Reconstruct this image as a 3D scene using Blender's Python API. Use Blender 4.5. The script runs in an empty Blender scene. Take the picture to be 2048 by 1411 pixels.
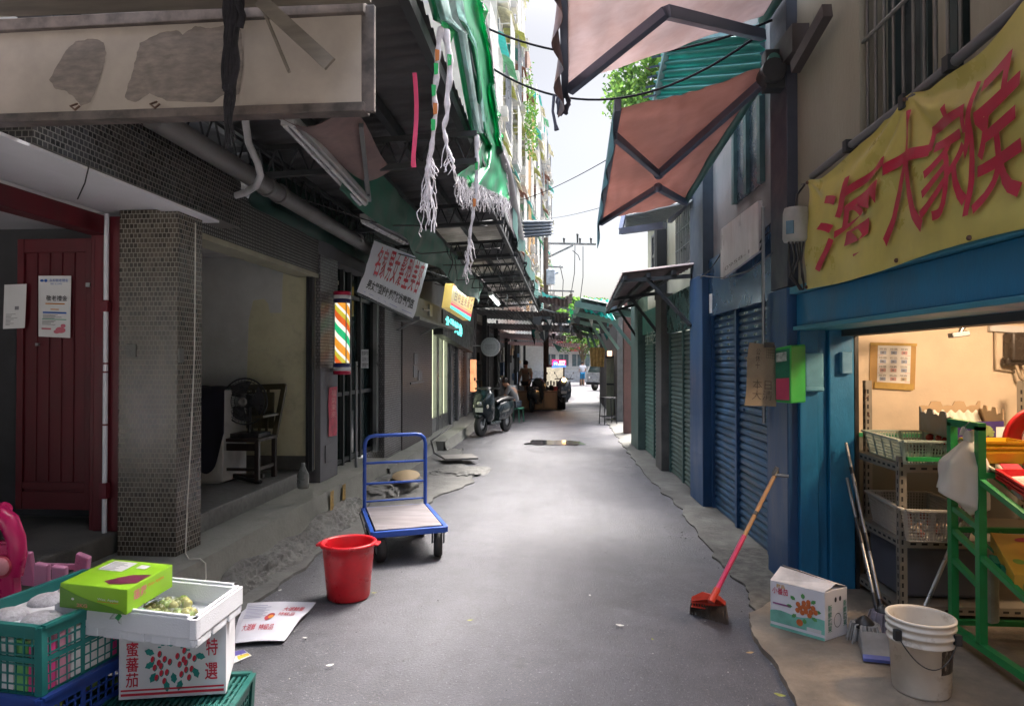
import bpy, math, random
from mathutils import Vector, Matrix, noise as mnoise
V = Vector
R = math.radians
rnd = random.Random(7)
scene = bpy.context.scene
COL = scene.collection

# ---------------------------------------------------------------- camera, sky, sun, exposure
F, CAMH = 1365.0, 1.7                      # focal length in photo pixels (2048 wide), eye height
YAW, PITCH = math.atan(106 / F), math.atan(17 / F)
cam_d = bpy.data.cameras.new('camera')
cam = bpy.data.objects.new('camera', cam_d)
COL.objects.link(cam)
cam.location = (0, 0, CAMH)
cam.rotation_euler = (math.pi / 2 + PITCH, 0, YAW)
cam_d.sensor_width = 36
cam_d.lens = 36 * F / 2048
cam_d.clip_start, cam_d.clip_end = 0.05, 2000
scene.camera = cam

world = bpy.data.worlds.new('World')
scene.world = world
world.use_nodes = True
wn, wl = world.node_tree.nodes, world.node_tree.links
wn.clear()
w_out = wn.new('ShaderNodeOutputWorld')
w_bg = wn.new('ShaderNodeBackground')
w_sky = wn.new('ShaderNodeTexSky')
w_sky.sky_type = 'NISHITA'
w_sky.sun_disc = False
w_sky.sun_elevation = R(62)
w_sky.sun_rotation = R(25)
w_sky.air_density = 1.0
w_sky.dust_density = 6.0
w_sky.ozone_density = 1.0
w_hs = wn.new('ShaderNodeHueSaturation')    # overcast: the blue is mostly washed out
w_hs.inputs['Saturation'].default_value = 0.62
# an overcast sky is about three times brighter overhead than at the horizon
w_tc = wn.new('ShaderNodeTexCoord')
w_sx = wn.new('ShaderNodeSeparateXYZ')
w_fc = wn.new('ShaderNodeFloatCurve')        # brightness by height: pale band low down, grey veil, bright overhead
cv = w_fc.mapping.curves[0]
for k, (px_, py_) in enumerate(((0.0, .145), (.16, .105), (.30, .082), (.50, .092), (.72, .75), (1.0, 1.0))):
    if k < 2: cv.points[k].location = (px_, py_)
    else: cv.points.new(px_, py_)
w_fc.mapping.update()
w_mr = wn.new('ShaderNodeMath'); w_mr.operation = 'MULTIPLY'; w_mr.inputs[1].default_value = 3.4
w_mul = wn.new('ShaderNodeVectorMath')
w_mul.operation = 'SCALE'
wl.new(w_tc.outputs['Generated'], w_sx.inputs[0])
wl.new(w_sx.outputs['Z'], w_fc.inputs['Value'])
wl.new(w_fc.outputs[0], w_mr.inputs[0])
wl.new(w_sky.outputs[0], w_hs.inputs['Color'])
wl.new(w_hs.outputs[0], w_mul.inputs[0])
wl.new(w_mr.outputs[0], w_mul.inputs['Scale'])
wl.new(w_mul.outputs[0], w_bg.inputs['Color'])
w_bg.inputs['Strength'].default_value = 0.12
wl.new(w_bg.outputs[0], w_out.inputs[0])

sun_d = bpy.data.lights.new('sun', 'SUN')
sun_d.energy = 0.9
sun_d.angle = R(18)
sun_d.color = (1.0, 0.96, 0.9)
sun = bpy.data.objects.new('sun', sun_d)
COL.objects.link(sun)
sun.rotation_euler = (R(90 - 62), 0, R(180 - 25))

scene.view_settings.view_transform = 'Standard'
scene.view_settings.look = 'None'
scene.view_settings.gamma = 1
scene.view_settings.exposure = 2.42
scene.render.engine = 'CYCLES'
scene.cycles.max_bounces = 8
scene.cycles.diffuse_bounces = 5
scene.cycles.sample_clamp_indirect = 6

# ---------------------------------------------------------------- where a photo pixel lies in the alley (x right, y along the alley, z up)
def ray(px, py):
    x, y, z = (px - 1024) / F, 1.0, -(py - 705) / F
    y, z = y * math.cos(PITCH) - z * math.sin(PITCH), y * math.sin(PITCH) + z * math.cos(PITCH)
    x, y = x * math.cos(YAW) - y * math.sin(YAW), x * math.sin(YAW) + y * math.cos(YAW)
    return V((x, y, z))
def onx(px, py, X):
    r = ray(px, py); return V((0, 0, CAMH)) + r * (X / r.x)
def ony(px, py, Y):
    r = ray(px, py); return V((0, 0, CAMH)) + r * (Y / r.y)
def onz(px, py, Z=0.0):
    r = ray(px, py); return V((0, 0, CAMH)) + r * ((Z - CAMH) / r.z)
RA, RB = V((1.70, 5.66, 0)), V((1.42, 13.6, 0))      # the line of the right-hand shopfronts
RD = (RB - RA).normalized()
RN = V((-RD.y, RD.x, 0))                              # points to the street (-x)
def onr(px, py, off=0.0):                             # on the right shopfront plane, off metres towards the street
    r = ray(px, py); a = RA + RN * off; o = V((0, 0, CAMH))
    return o + r * ((a - o).dot(RN) / r.dot(RN))
def rp(Y, z, off=0.0):                                # point on the right shopfronts at distance Y
    t = (Y - RA.y) / RD.y
    p = RA + RD * t + RN * off
    return V((p.x, p.y, z))

# ---------------------------------------------------------------- mesh builder
class MB:
    def __init__(s): s.v = []; s.f = []; s.mi = []; s.sm = []; s.m = 0
    def add(s, vs, fs, smooth=False):
        n = len(s.v); s.v += [V(p) for p in vs]
        for f in fs:
            s.f.append([i + n for i in f]); s.mi.append(s.m); s.sm.append(smooth)
        return s
    def hexa(s, p):     # bottom 4, top 4
        return s.add(p, [(0, 3, 2, 1), (4, 5, 6, 7), (0, 1, 5, 4), (1, 2, 6, 5), (2, 3, 7, 6), (3, 0, 4, 7)])
    def box(s, x0, x1, y0, y1, z0, z1):
        return s.hexa([(x0, y0, z0), (x1, y0, z0), (x1, y1, z0), (x0, y1, z0), (x0, y0, z1), (x1, y0, z1), (x1, y1, z1), (x0, y1, z1)])
    def obox(s, c, size, rz=0, rx=0, ry=0, taper=1.0):
        M = Matrix.Translation(V(c)) @ Matrix.Rotation(rz, 4, 'Z') @ Matrix.Rotation(ry, 4, 'Y') @ Matrix.Rotation(rx, 4, 'X')
        a, b, h = size[0] / 2, size[1] / 2, size[2] / 2
        p = [(-a, -b, -h), (a, -b, -h), (a, b, -h), (-a, b, -h)]
        p += [(x * taper, y * taper, h) for x, y, z in p]
        return s.hexa([M @ V(q) for q in p])
    def quad(s, a, b, c, d): return s.add([a, b, c, d], [(0, 1, 2, 3)])
    def bar(s, a, b, w, h, up=(0, 0, 1)):
        a, b = V(a), V(b); d = (b - a).normalized(); u = V(up)
        if abs(d.dot(u)) > .97: u = V((0, 1, 0)) if abs(d.y) < .9 else V((1, 0, 0))
        x = d.cross(u).normalized(); u = x.cross(d)
        x, u = x * w / 2, u * h / 2
        return s.hexa([a - x - u, a + x - u, b + x - u, b - x - u, a - x + u, a + x + u, b + x + u, b - x + u])
    def tube(s, pts, r, n=8, cap=True):
        pts = [V(p) for p in pts]; k = len(pts)
        rs = r if isinstance(r, (list, tuple)) else [r] * k
        vs = []; up = None
        for i, p in enumerate(pts):
            d = (pts[min(i + 1, k - 1)] - pts[max(i - 1, 0)]).normalized()
            if up is None:
                up = V((0, 0, 1)) if abs(d.z) < .9 else V((1, 0, 0))
            x = d.cross(up).normalized(); up = x.cross(d).normalized()
            for j in range(n):
                t = 2 * math.pi * j / n
                vs.append(p + (x * math.cos(t) + up * math.sin(t)) * rs[i])
        fs = [(i * n + j, i * n + (j + 1) % n, (i + 1) * n + (j + 1) % n, (i + 1) * n + j) for i in range(k - 1) for j in range(n)]
        s.add(vs, fs, True)
        if cap: s.add(vs[:n], [tuple(range(n))[::-1]]); s.add(vs[-n:], [tuple(range(n))])
        return s
    def lathe(s, c, prof, n=28, M=None, sx=1, sy=1):
        c = V(c); vs = []; k = len(prof)
        for r, z in prof:
            for j in range(n):
                t = 2 * math.pi * j / n
                q = V((r * math.cos(t) * sx, r * math.sin(t) * sy, z))
                vs.append(c + (M @ q if M else q))
        fs = [(i * n + j, i * n + (j + 1) % n, (i + 1) * n + (j + 1) % n, (i + 1) * n + j) for i in range(k - 1) for j in range(n)]
        return s.add(vs, fs, True)
    def prism(s, pts, ext):
        pts = [V(p) for p in pts]; e = V(ext); n = len(pts)
        return s.add(pts + [p + e for p in pts], [tuple(range(n))[::-1], tuple(range(n, 2 * n))] + [(i, (i + 1) % n, n + (i + 1) % n, n + i) for i in range(n)])
    def grid(s, fn, nu, nv, smooth=True, skip=None, thick=None):
        vs = [V(fn(i / nu, j / nv)) for j in range(nv + 1) for i in range(nu + 1)]
        w = nu + 1
        fs = [(j * w + i, j * w + i + 1, (j + 1) * w + i + 1, (j + 1) * w + i) for j in range(nv) for i in range(nu) if not (skip and skip(i, j))]
        s.add(vs, fs, smooth)
        if thick:
            t = V(thick); s.add([p + t for p in vs], [f[::-1] for f in fs], smooth)
            e = [j * w for j in range(nv + 1)], [j * w + nu for j in range(nv + 1)], list(range(w)), [nv * w + i for i in range(w)]
            for L in e:
                for a, b in zip(L, L[1:]): s.add([vs[a], vs[b], vs[b] + t, vs[a] + t], [(0, 1, 2, 3)])
        return s
    def ball(s, c, r, n=12, m=8, sc=(1, 1, 1), M=None):
        prof = [(max(r * math.sin(math.pi * i / m), 1e-4), -r * math.cos(math.pi * i / m)) for i in range(m + 1)]
        S = Matrix.Diagonal((sc[0], sc[1], sc[2]))
        return s.lathe(c, prof, n, (M.to_3x3() @ S) if M else S)

WL = {}
SPLIT = set('pillar post bracket eyelet hook grip latch cover_plate pipe_clip stretcher insulator drop_cable splat tape steel_column coupling window light_strip goods jujube wires frame_post notice bottle lamp rung cap crossarm torn_edge vent_slot handle_rung fork shelf_board scrap'.split())
def islands(mb):
    par = list(range(len(mb.v)))
    def find(i):
        while par[i] != i: par[i] = par[par[i]]; i = par[i]
        return i
    for f in mb.f:
        for i in f[1:]: par[find(i)] = find(f[0])
    g = {}
    for k, f in enumerate(mb.f): g.setdefault(find(f[0]), []).append(k)
    out = []
    for ks in g.values():
        n = MB(); mp = {}
        for k in ks:
            for i in mb.f[k]:
                if i not in mp: mp[i] = len(n.v); n.v.append(mb.v[i])
            n.f.append([mp[i] for i in mb.f[k]]); n.mi.append(mb.mi[k]); n.sm.append(mb.sm[k])
        out.append(n)
    return out
def ob(name, mb, mats, parent=None, bevel=0, sub=0, origin=None):
    if parent and name in SPLIT:               # separate pieces of one part become parts of their own
        isl = islands(mb)
        if 1 < len(isl) <= 60:
            return [ob1(name, i, mats, parent, bevel, sub) for i in isl][-1]
    return ob1(name, mb, mats, parent, bevel, sub, origin)
def ob1(name, mb, mats, parent=None, bevel=0, sub=0, origin=None):
    if not isinstance(mats, (list, tuple)): mats = [mats]
    xs = [p.x for p in mb.v]; ys = [p.y for p in mb.v]; zs = [p.z for p in mb.v]
    o = V(origin) if origin is not None else V(((min(xs) + max(xs)) / 2, (min(ys) + max(ys)) / 2, min(zs)))
    me = bpy.data.meshes.new(name)
    me.from_pydata([p - o for p in mb.v], [], mb.f)
    for m in mats: me.materials.append(m)
    me.polygons.foreach_set('material_index', [min(i, len(mats) - 1) for i in mb.mi])
    me.polygons.foreach_set('use_smooth', mb.sm)
    me.update()
    q = bpy.data.objects.new(name, me); COL.objects.link(q)
    WL[q] = o
    if parent: q.parent = parent; q.location = o - WL[parent]
    else: q.location = o
    if bevel:
        b = q.modifiers.new('bevel', 'BEVEL'); b.width = bevel; b.segments = 2; b.limit_method = 'ANGLE'; b.angle_limit = R(50)
    if sub:
        b = q.modifiers.new('sub', 'SUBSURF'); b.levels = b.render_levels = sub
    return q
def tag(o, label=None, cat=None, group=None, kind=None):
    if label: o['label'] = label
    if cat: o['category'] = cat
    if group: o['group'] = group
    if kind: o['kind'] = kind
    return o
def thing(name, label, cat, loc, group=None):
    o = bpy.data.objects.new(name, None); COL.objects.link(o)
    o.empty_display_size = .1; o.location = V(loc); WL[o] = V(loc)
    return tag(o, label, cat, group)
def solo(name, mb, mats, label, cat, group=None, bevel=0, sub=0): return tag(ob(name, mb, mats, None, bevel, sub), label, cat, group)
def many(name, mb, mats, label, cat, group):      # every loose piece of the builder is a thing of its own
    for i in islands(mb):
        n = MB(); n.v, n.f, n.sm = i.v, i.f, i.sm; n.mi = [0] * len(i.f)
        m = mats[min(i.mi[0], len(mats) - 1)]
        tag(ob1(name, n, m), label, cat, group)
def structure(name, mb, mats, bevel=0): return tag(ob(name, mb, mats, None, bevel), kind='structure')
def copy_tree(o, parent=None, loc=None, rz=None):
    c = o.copy(); COL.objects.link(c); WL[c] = WL[o]
    if parent: c.parent = parent
    if loc is not None: c.location = loc; WL[c] = V(loc)
    if rz is not None: c.rotation_euler = (0, 0, rz)
    for ch in list(o.children): copy_tree(ch, c)
    return c

# ---------------------------------------------------------------- writing
_tcache = {}
def text_mesh(body, bold=0.0):
    k = (body, bold)
    if k in _tcache: return _tcache[k]
    cu = bpy.data.curves.new('writing', 'FONT'); cu.body = body; cu.offset = bold; cu.resolution_u = 3
    o = bpy.data.objects.new('writing', cu); COL.objects.link(o)
    dg = bpy.context.evaluated_depsgraph_get(); dg.update()
    me = bpy.data.meshes.new_from_object(o.evaluated_get(dg))
    vs = [v.co.copy() for v in me.vertices]; fs = [tuple(p.vertices) for p in me.polygons]
    bpy.data.objects.remove(o); bpy.data.curves.remove(cu); bpy.data.meshes.remove(me)
    x0, x1 = min(v.x for v in vs), max(v.x for v in vs); y0, y1 = min(v.y for v in vs), max(v.y for v in vs)
    vs = [((v.x - x0) / (x1 - x0), (v.y - y0) / (y1 - y0)) for v in vs]
    _tcache[k] = (vs, fs); return _tcache[k]
def write(mb, body, fn, bold=0.0):          # fn maps the unit square to the surface
    vs, fs = text_mesh(body, bold)
    mb.add([fn(u, v) for u, v in vs], fs)
def rect(o, U, W): return lambda u, v: V(o) + V(U) * u + V(W) * v
def bil(p00, p10, p11, p01, off=(0, 0, 0)):
    p00, p10, p11, p01, off = V(p00), V(p10), V(p11), V(p01), V(off)
    return lambda u, v: p00 * (1 - u) * (1 - v) + p10 * u * (1 - v) + p11 * u * v + p01 * (1 - u) * v + off
def subrect(fn, u0, u1, v0, v1): return lambda u, v: fn(u0 + (u1 - u0) * u, v0 + (v1 - v0) * v)
def patch(mb, fn, n=1):
    mb.grid(fn, n, n, False)
def disc(mb, fn, cu, cv, ru, rv, rot=0, n=14):
    pts = [(ru * math.cos(2 * math.pi * i / n), rv * math.sin(2 * math.pi * i / n)) for i in range(n)]
    c, s_ = math.cos(rot), math.sin(rot)
    mb.add([fn(cu + x * c - y * s_, cv + x * s_ + y * c) for x, y in pts], [tuple(range(n))])

# ---------------------------------------------------------------- materials
MATS = {}
def new_mat(name):
    m = bpy.data.materials.new(name); m.use_nodes = True
    nt = m.node_tree; nt.nodes.clear()
    out = nt.nodes.new('ShaderNodeOutputMaterial'); bs = nt.nodes.new('ShaderNodeBsdfPrincipled')
    nt.links.new(bs.outputs[0], out.inputs[0])
    return m, nt, bs, out
def mixc(nt, fac, a, b):
    n = nt.nodes.new('ShaderNodeMix'); n.data_type = 'RGBA'
    for sock, val in ((n.inputs[0], fac), (n.inputs[6], a), (n.inputs[7], b)):
        if hasattr(val, 'is_output'): nt.links.new(val, sock)
        elif isinstance(val, (int, float)): sock.default_value = val
        else: sock.default_value = (*val[:3], 1)
    return n.outputs[2]
def noisef(nt, vec, scale, detail=5, rough=.6, lo=.35, hi=.65, dist=0):
    n = nt.nodes.new('ShaderNodeTexNoise'); n.inputs['Scale'].default_value = scale; n.inputs['Detail'].default_value = detail
    n.inputs['Roughness'].default_value = rough; n.inputs['Distortion'].default_value = dist
    if vec is not None: nt.links.new(vec, n.inputs['Vector'])
    m = nt.nodes.new('ShaderNodeMapRange'); m.inputs['From Min'].default_value = lo; m.inputs['From Max'].default_value = hi
    nt.links.new(n.outputs['Fac'], m.inputs['Value'])
    return m.outputs[0]
def coords(nt, stretch=(1, 1, 1)):
    t = nt.nodes.new('ShaderNodeTexCoord'); mp = nt.nodes.new('ShaderNodeMapping')
    mp.inputs['Scale'].default_value = stretch
    nt.links.new(t.outputs['Object'], mp.inputs['Vector']); return mp.outputs[0]
def bumpn(nt, bs, h, strength, dist=.01):
    b = nt.nodes.new('ShaderNodeBump'); b.inputs['Strength'].default_value = strength; b.inputs['Distance'].default_value = dist
    nt.links.new(h, b.inputs['Height']); nt.links.new(b.outputs[0], bs.inputs['Normal'])
def M(name, col, rough=.6, metal=0, var=.25, scale=5, bump=0, bscale=60, dirt=0, dirtcol=(.045, .04, .035), dscale=2.5, stretch=(1, 1, 1), trans=0, emit=0, spec=.5, chips=None, rvar=.12):
    if name in MATS: return MATS[name]
    m, nt, bs, out = new_mat(name); vec = coords(nt, stretch)
    n1 = noisef(nt, vec, scale)
    c = mixc(nt, n1, [x * (1 - var) for x in col], [min(1, x * (1 + var)) for x in col])
    if dirt:
        d = noisef(nt, vec, dscale, 8, .7, .42, .72)
        dm = nt.nodes.new('ShaderNodeMath'); dm.operation = 'MULTIPLY'; dm.inputs[1].default_value = dirt
        nt.links.new(d, dm.inputs[0]); c = mixc(nt, dm.outputs[0], c, dirtcol)
    if chips:                                  # (colour, threshold, scale): paint that has flaked off in patches
        k = noisef(nt, vec, chips[2], 9, .68, chips[1], chips[1] + .012, .4)
        c = mixc(nt, k, c, chips[0])
    nt.links.new(c, bs.inputs['Base Color'])
    rr = nt.nodes.new('ShaderNodeMapRange'); rr.inputs['To Min'].default_value = max(.03, rough - rvar); rr.inputs['To Max'].default_value = min(1, rough + rvar)
    nt.links.new(n1, rr.inputs['Value']); nt.links.new(rr.outputs[0], bs.inputs['Roughness'])
    bs.inputs['Metallic'].default_value = metal
    bs.inputs['Specular IOR Level'].default_value = spec
    if bump:
        bumpn(nt, bs, noisef(nt, vec, bscale, 6, .65, .2, .8), bump, .008)
    if emit:
        nt.links.new(c, bs.inputs['Emission Color']); bs.inputs['Emission Strength'].default_value = emit
    if trans:
        tr = nt.nodes.new('ShaderNodeBsdfTranslucent'); nt.links.new(c, tr.inputs[0])
        mx = nt.nodes.new('ShaderNodeMixShader'); mx.inputs[0].default_value = trans
        nt.links.new(bs.outputs[0], mx.inputs[1]); nt.links.new(tr.outputs[0], mx.inputs[2]); nt.links.new(mx.outputs[0], out.inputs[0])
    MATS[name] = m; return m
def tile_mat(name, tile, grout, tw, th, offset=.5, mortar=.12, rough=.3, var=.5, dirt=.4, floor=False):
    m, nt, bs, out = new_mat(name)
    t = nt.nodes.new('ShaderNodeTexCoord'); sp = nt.nodes.new('ShaderNodeSeparateXYZ'); cb = nt.nodes.new('ShaderNodeCombineXYZ')
    nt.links.new(t.outputs['Object'], sp.inputs[0])
    ad = nt.nodes.new('ShaderNodeMath'); nt.links.new(sp.outputs['X'], ad.inputs[0])
    if floor:
        ad.inputs[1].default_value = 0; nt.links.new(sp.outputs['Y'], cb.inputs['Y'])
    else:
        nt.links.new(sp.outputs['Y'], ad.inputs[1]); nt.links.new(sp.outputs['Z'], cb.inputs['Y'])
    nt.links.new(ad.outputs[0], cb.inputs['X'])
    br = nt.nodes.new('ShaderNodeTexBrick'); nt.links.new(cb.outputs[0], br.inputs['Vector'])
    br.inputs['Scale'].default_value = 1; br.inputs['Brick Width'].default_value = tw; br.inputs['Row Height'].default_value = th
    br.inputs['Mortar Size'].default_value = mortar * min(tw, th); br.inputs['Mortar Smooth'].default_value = .2
    br.offset = offset; br.inputs['Bias'].default_value = 0
    br.inputs['Color1'].default_value = (*[x * (1 - var) for x in tile], 1); br.inputs['Color2'].default_value = (*[x * (1 + var) for x in tile], 1)
    br.inputs['Mortar'].default_value = (*grout, 1)
    vec = t.outputs['Object']
    d = noisef(nt, vec, 1.6, 8, .7, .42, .75); dm = nt.nodes.new('ShaderNodeMath'); dm.operation = 'MULTIPLY'; dm.inputs[1].default_value = dirt
    nt.links.new(d, dm.inputs[0])
    c = mixc(nt, dm.outputs[0], br.outputs['Color'], (.05, .04, .03))
    nt.links.new(c, bs.inputs['Base Color'])
    rr = nt.nodes.new('ShaderNodeMapRange'); rr.inputs['To Min'].default_value = rough; rr.inputs['To Max'].default_value = .9
    nt.links.new(br.outputs['Fac'], rr.inputs['Value']); nt.links.new(rr.outputs[0], bs.inputs['Roughness'])
    inv = nt.nodes.new('ShaderNodeMath'); inv.operation = 'SUBTRACT'; inv.inputs[0].default_value = 1
    nt.links.new(br.outputs['Fac'], inv.inputs[1]); bumpn(nt, bs, inv.outputs[0], .5, .003)
    return m

concrete = M('concrete', (.22, .215, .2), .85, var=.3, bump=.5, bscale=30, dirt=.55)
concrete_dark = M('concrete_dark', (.13, .13, .12), .85, var=.35, bump=.5, bscale=30, dirt=.5)
plaster_grey = M('plaster_grey', (.30, .285, .22), .85, var=.18, bump=.25, bscale=40, dirt=.5, stretch=(1, 1, .35))
plaster_cream = M('plaster_cream', (.55, .54, .40), .85, var=.12, bump=.2, dirt=.4, stretch=(1, 1, .35))
plaster_warm = M('plaster_warm', (.68, .57, .44), .8, var=.1, bump=.15, dirt=.18, dirtcol=(.2, .13, .07))
white_paint = M('white_paint', (.6, .6, .6), .7, var=.08, dirt=.2)
steel = M('steel', (.30, .31, .32), .38, .9, var=.2, dirt=.3)
steel_dark = M('steel_dark', (.034, .038, .042), .6, .3, var=.3, dirt=.3)
rust = M('rust', (.13, .07, .05), .8, .2, var=.45, bump=.4, dirt=.4)
rubber = M('rubber', (.018, .018, .018), .75, var=.3)
black_plastic = M('black_plastic', (.02, .02, .022), .4, var=.3)
wood = M('wood', (.34, .2, .1), .6, var=.3, scale=8, stretch=(1, 1, .15), dirt=.3)
wood_grey = M('wood_grey', (.2, .17, .14), .8, var=.35, scale=9, stretch=(.15, 1, 1), dirt=.4)
card = M('cardboard', (.40, .29, .18), .85, var=.12, dirt=.25)
red_ink = M('red_ink', (.55, .02, .05), .6, var=.15)
black_ink = M('black_ink', (.02, .02, .025), .6, var=.1)
white_card = M('white_card', (.66, .66, .70), .6, var=.06, dirt=.12, dirtcol=(.3, .28, .26))
paper = M('paper', (.7, .7, .7), .8, var=.06, dirt=.12, dirtcol=(.3, .28, .25))
# ================================================================ GROUND
def asphalt_mat():
    m, nt, bs, out = new_mat('asphalt'); vec = coords(nt)
    big = noisef(nt, vec, .55, 5, .6, .3, .7)
    c = mixc(nt, big, (.053, .054, .066), (.092, .093, .110))
    mid = noisef(nt, vec, 5, 8, .75, .3, .7)
    c2 = mixc(nt, mid, (.5, .5, .5), (1.15, 1.15, 1.15))
    mul = nt.nodes.new('ShaderNodeMix'); mul.data_type = 'RGBA'; mul.blend_type = 'MULTIPLY'; mul.inputs[0].default_value = .75
    nt.links.new(c, mul.inputs[6]); nt.links.new(c2, mul.inputs[7])
    sp = noisef(nt, vec, 62, 3, .85, .60, .70)
    c = mixc(nt, sp, mul.outputs[2], (.34, .34, .36))
    sp2 = noisef(nt, vec, 90, 2, .8, .60, .68)
    c = mixc(nt, sp2, c, (.025, .025, .03))
    st = noisef(nt, vec, .9, 9, .75, .56, .66, .5)
    dm = nt.nodes.new('ShaderNodeMath'); dm.operation = 'MULTIPLY'; dm.inputs[1].default_value = .35
    nt.links.new(st, dm.inputs[0]); c = mixc(nt, dm.outputs[0], c, (.035, .034, .034))
    # streaks worn along the lane by wheels
    tr = noisef(nt, coords(nt, (2.2, .12, 1)), 1.6, 6, .6, .35, .7)
    tm = nt.nodes.new('ShaderNodeMath'); tm.operation = 'MULTIPLY'; tm.inputs[1].default_value = .45
    nt.links.new(tr, tm.inputs[0]); c = mixc(nt, tm.outputs[0], c, (.105, .105, .122))
    oil = noisef(nt, vec, 2.4, 4, .5, .66, .74); om = nt.nodes.new('ShaderNodeMath'); om.operation = 'MULTIPLY'; om.inputs[1].default_value = .6
    nt.links.new(oil, om.inputs[0]); c = mixc(nt, om.outputs[0], c, (.03, .03, .033))
    # fine cracks
    vo = nt.nodes.new('ShaderNodeTexVoronoi'); vo.feature = 'DISTANCE_TO_EDGE'; vo.inputs['Scale'].default_value = .42
    wv = nt.nodes.new('ShaderNodeTexNoise'); wv.inputs['Scale'].default_value = 2.2; wv.inputs['Detail'].default_value = 7
    nt.links.new(vec, wv.inputs['Vector'])
    va = nt.nodes.new('ShaderNodeVectorMath'); va.operation = 'MULTIPLY_ADD'; va.inputs[1].default_value = (.9, .9, .9)
    nt.links.new(wv.outputs['Color'], va.inputs[0]); nt.links.new(vec, va.inputs[2]); nt.links.new(va.outputs[0], vo.inputs['Vector'])
    cr = nt.nodes.new('ShaderNodeMapRange'); cr.inputs['From Min'].default_value = .002; cr.inputs['From Max'].default_value = .006
    cr.inputs['To Min'].default_value = .28; cr.inputs['To Max'].default_value = 0
    nt.links.new(vo.outputs['Distance'], cr.inputs['Value']); c = mixc(nt, cr.outputs[0], c, (.03, .03, .03))
    nt.links.new(c, bs.inputs['Base Color'])
    rg = noisef(nt, vec, 1.3, 6, .65, .3, .7)
    rr = nt.nodes.new('ShaderNodeMapRange'); rr.inputs['To Min'].default_value = .33; rr.inputs['To Max'].default_value = .56
    nt.links.new(rg, rr.inputs['Value']); nt.links.new(rr.outputs[0], bs.inputs['Roughness'])
    bs.inputs['Specular IOR Level'].default_value = .6
    bumpn(nt, bs, noisef(nt, vec, 70, 4, .8, .2, .8), .8, .008)
    return m
asphalt = asphalt_mat()
b = MB(); b.quad((-400, -200, -.03), (400, -200, -.03), (400, 800, -.03), (-400, 800, -.03))
structure('ground', b, concrete)
def ragged(x, y): return mnoise.noise(V((x * 2.3, y * 2.3, 3.1))) * .10 + mnoise.noise(V((x * 9, y * 9, 1.1))) * .035
b = MB()
N = 150
def roadf(u, v):
    y = -3 + 63 * v; x = -2.6 + 5.0 * u
    z = .006 * mnoise.noise(V((x * .8, y * .5, 0))) + .012 * (1 - (x / 2.4) ** 2)
    return (x, y, z)
b.grid(roadf, 40, N)
structure('road', b, asphalt)

def sheet(name, outline, z, mat, t=.03):
    b = MB(); b.prism([(p[0], p[1], z - t) for p in outline], (0, 0, t)); return structure(name, b, mat)
def rag_line(pts, step=.09, amp=1.0, seed=0):
    out = []
    for a, c in zip(pts, pts[1:]):
        a, c = V(a), V(c); n = max(1, int((c - a).length / step)); nrm = V((-(c - a).y, (c - a).x, 0)).normalized()
        for i in range(n):
            p = a.lerp(c, i / n); out.append(p + nrm * ragged(p.x + seed, p.y) * amp)
    out.append(V(pts[-1])); return out
# broken concrete apron in front of the right-hand shutters
apron = M('apron_concrete', (.115, .115, .105), .85, var=.4, scale=3, bump=.9, bscale=18, dirt=.7)
edge = rag_line([(1.30, 6.2, 0), (1.30, 8, 0), (1.2, 10, 0), (1.15, 14, 0), (1.15, 20, 0)], seed=4, amp=.7)
sheet('apron', [(1.75, 20, 0)] + [(1.9, 6.2, 0)] + edge, .026, apron)
shop_floor = M('shop_floor', (.21, .175, .135), .75, var=.3, scale=2.2, bump=.5, bscale=22, dirt=.6)
e2 = rag_line([tuple(onz(1600, 1440)), tuple(onz(1560, 1345)), tuple(onz(1515, 1285)), tuple(onz(1490, 1235)), tuple(onz(1575, 1195)), tuple(onz(1590, 1160))], .05, .7, 9)
sheet('shop_floor', [tuple(p) for p in e2] + [(1.9, 5.6, 0), (5.2, 5.6, 0), (5.2, 1.2, 0), (.95, 1.2, 0)], .045, shop_floor, .05)
# dark rubble and soil gap between asphalt and apron
soil = M('soil', (.085, .083, .075), .95, var=.5, scale=12, bump=1, bscale=25)
e3 = rag_line([(1.28, 4.6, 0), (1.3, 5.4, 0), (1.3, 6.3, 0)], .05, .8, 2)
sheet('soil_strip', [(1.8, 6.3, 0), (1.75, 4.6, 0)] + [tuple(p) for p in e3], .028, soil)
# rusty concrete edge strip beside the left platform
e4 = rag_line([(-2.3, 3.0, 0), (-2.2, 4.3, 0), (-2.1, 6.0, 0), (-1.75, 7.6, 0), (-1.3, 9.4, 0), (-1.35, 10.2, 0), (-1.8, 11.5, 0), (-1.95, 13, 0)], .08, .9, 6)
sheet('gutter_strip', [(-2.6, 13, 0), (-2.6, 3.0, 0)] + [tuple(p) for p in e4], .027, M('gutter_concrete', (.12, .12, .115), .8, var=.4, scale=3, bump=.7, bscale=20, dirt=.4))
# puddle
b = MB()
pc = onz(1105, 886); pts = []
for i in range(60):
    t = 2 * math.pi * i / 60
    rr_ = 1 + .5 * mnoise.noise(V((math.cos(t) * 1.4, math.sin(t) * 1.4, 5))) + .25 * mnoise.noise(V((math.cos(t) * 5, math.sin(t) * 5, 5)))
    pts.append((pc.x + .62 * rr_ * math.cos(t), pc.y + .62 * rr_ * math.sin(t) * (.55 + .45 * abs(math.cos(t))), .021))
b.add(pts, [tuple(range(60))])
wm, nt, bs, out = new_mat('water'); bs.inputs['Base Color'].default_value = (.02, .022, .025, 1); bs.inputs['Roughness'].default_value = .07
structure('puddle', b, wm)

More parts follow.
